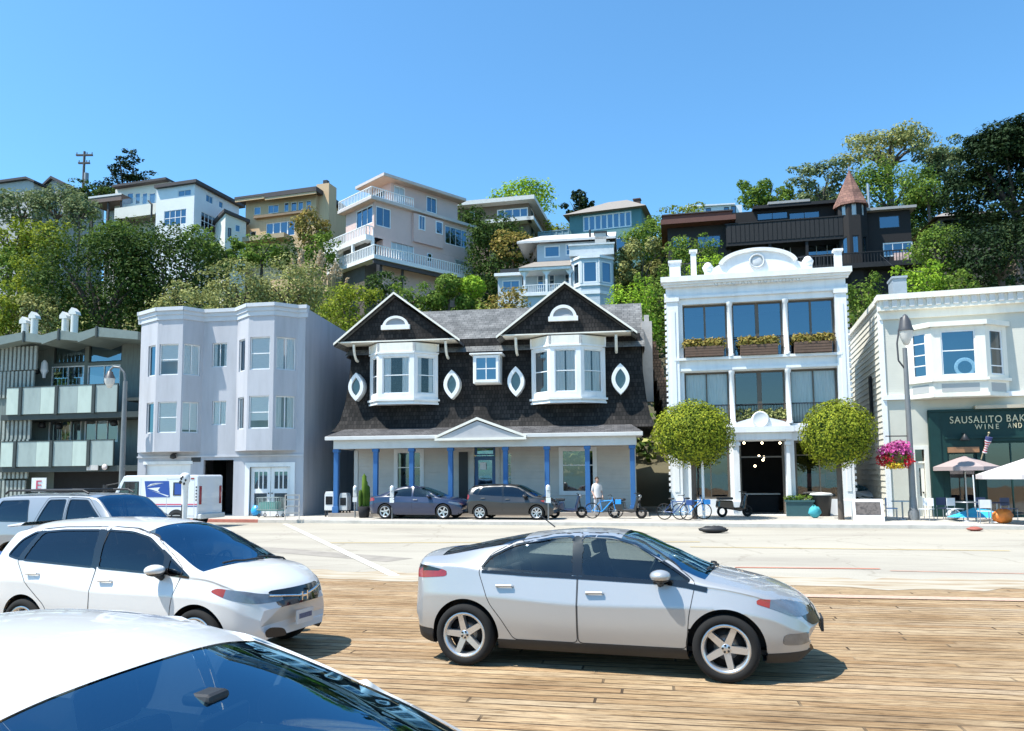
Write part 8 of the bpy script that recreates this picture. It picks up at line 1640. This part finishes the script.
# ================================================================== THE PERSON IN WHITE
def person(px, py, facing, shirt, trousers, hairc, label):
    g = pt(px, py); t = thing('person', label, 'person', g, facing)
    J = dict(pelvis=(0, 0, .95), waist=(0, 0, 1.08), chest=(0, .01, 1.30), neck=(0, .0, 1.48), head0=(0, -.01, 1.57), head1=(0, -.02, 1.66), head2=(0, -.01, 1.74))
    V = []; E = []; Rr = []
    def add(p, r, par=None):
        V.append(p); Rr.append(r); 
        if par is not None: E.append((par, len(V) - 1))
        return len(V) - 1
    pv = add((0, 0, .95), (.15, .11)); ws = add((0, 0, 1.10), (.135, .10), pv); ch = add((0, .01, 1.32), (.16, .11), ws); nk0 = add((0, .005, 1.45), (.085, .07), ch); nk = add((0, -.0, 1.52), (.05, .052), nk0); h0 = add((0, -.02, 1.59), (.068, .085), nk); h1 = add((0, -.015, 1.68), (.078, .098), h0); add((0, -.0, 1.755), (.055, .07), h1)
    for sd in (-1, 1):
        hp = add((sd * .09, 0, .90), (.085, .09), pv); kn = add((sd * .10, -.01, .50), (.058, .062), hp); an = add((sd * .10, .02, .09), (.04, .045), kn); add((sd * .115, -.13, .04), (.042, .032), an)
        sh_ = add((sd * .185, .01, 1.42), (.06, .06), nk0); el = add((sd * .24, .03, 1.14), (.042, .042), sh_); wr_ = add((sd * .21, -.12, .93), (.028, .026), el); pm_ = add((sd * .20, -.16, .87), (.036, .022), wr_)
        for k in range(4): f = add((sd * (.175 + .018 * k), -.185, .815 - .004 * (k in (1, 2))), (.0095, .0095), pm_); add((sd * (.175 + .018 * k), -.18, .775), (.008, .008), f)
        th = add((sd * .165, -.19, .865), (.011, .011), pm_); add((sd * .155, -.205, .835), (.009, .009), th)
    me = bpy.data.meshes.new('body'); me.from_pydata(V, E, []); o = bpy.data.objects.new('body_rig', me); C.objects.link(o)
    sk = o.modifiers.new('skin', 'SKIN'); 
    for k, r in enumerate(Rr): me.skin_vertices[0].data[k].radius = r; me.skin_vertices[0].data[k].use_root = (k == 0)
    sb = o.modifiers.new('sub', 'SUBSURF'); sb.levels = 2; sb.render_levels = 2
    dg = bpy.context.evaluated_depsgraph_get(); dg.update(); bmz = bpy.data.meshes.new_from_object(o.evaluated_get(dg)); bpy.data.objects.remove(o)
    skin = plain('skin', (.50, .30, .22), .5, .06, 6) if 'skin' not in MAT else MAT['skin']; bmz.name = 'body'; bmz.materials.clear()
    for m_ in (skin, shirt, trousers, blackpl): bmz.materials.append(m_)
    for f in bmz.polygons:
        f.use_smooth = True; c = f.center; ax = abs(c.x)
        f.material_index = 3 if c.z < .10 else 2 if c.z < .97 and ax < .19 and c.y > -.16 and not (ax > .16 and c.z < .96 and c.y < -.06) else 1 if (c.z < 1.49 and not (ax > .2 and c.z < 1.17)) and c.z > .97 else 0
    b = bpy.data.objects.new('body', bmz); C.objects.link(b); b.parent = t
    m = MB(); m.ball((0, .012, 1.70), .092, .112, .098, 16, 10); m.v = [v for v in m.v]; m.v = [(x, y if not (y < -.04 and z < 1.72) else -.04 + (y + .04) * .1, z) for x, y, z in m.v]; m.build('hair', hairc, t)
    m = MB()
    for sd in (-1, 1): m.ball((sd * .032, -.108, 1.662), .012, .008, .008, 8, 6)
    m.build('eye', black, b); m = MB(); m.ball((0, -.125, 1.635), .014, .02, .022, 8, 6); m.build('nose', skin, b); m = MB(); m.ball((0, -.108, 1.598), .025, .008, .007, 8, 6); m.build('mouth', plain('lip', (.35, .13, .11), .5), b)
    for sd in (-1, 1): m = MB(); m.ball((sd * .083, .0, 1.65), .014, .024, .034, 8, 6); m.build('ear', skin, b)
    m = MB(); n = 22; rings = [(1.46, .11, .085), (1.38, .20, .125), (1.2, .175, .13), (1.0, .18, .14), (.84, .20, .155)]
    vs = [(rx * math.cos(6.283 * k / n), ry * math.sin(6.283 * k / n), z) for z, rx, ry in rings for k in range(n)]; m.add(vs, [(i * n + k, i * n + (k + 1) % n, (i + 1) * n + (k + 1) % n, (i + 1) * n + k) for i in range(4) for k in range(n)], 0, True); m.build('shirt', shirt, t)
    return t
person(597.5, 516.5, .35, plain('white_shirt', (.70, .66, .64), .8, .06, 6), plain('pale_trousers', (.50, .52, .55), .8, .08, 6), plain('brown_hair', (.06, .035, .02), .7, .2, 20), 'person in white shirt and pale trousers standing on the pavement behind the bright blue bicycle')
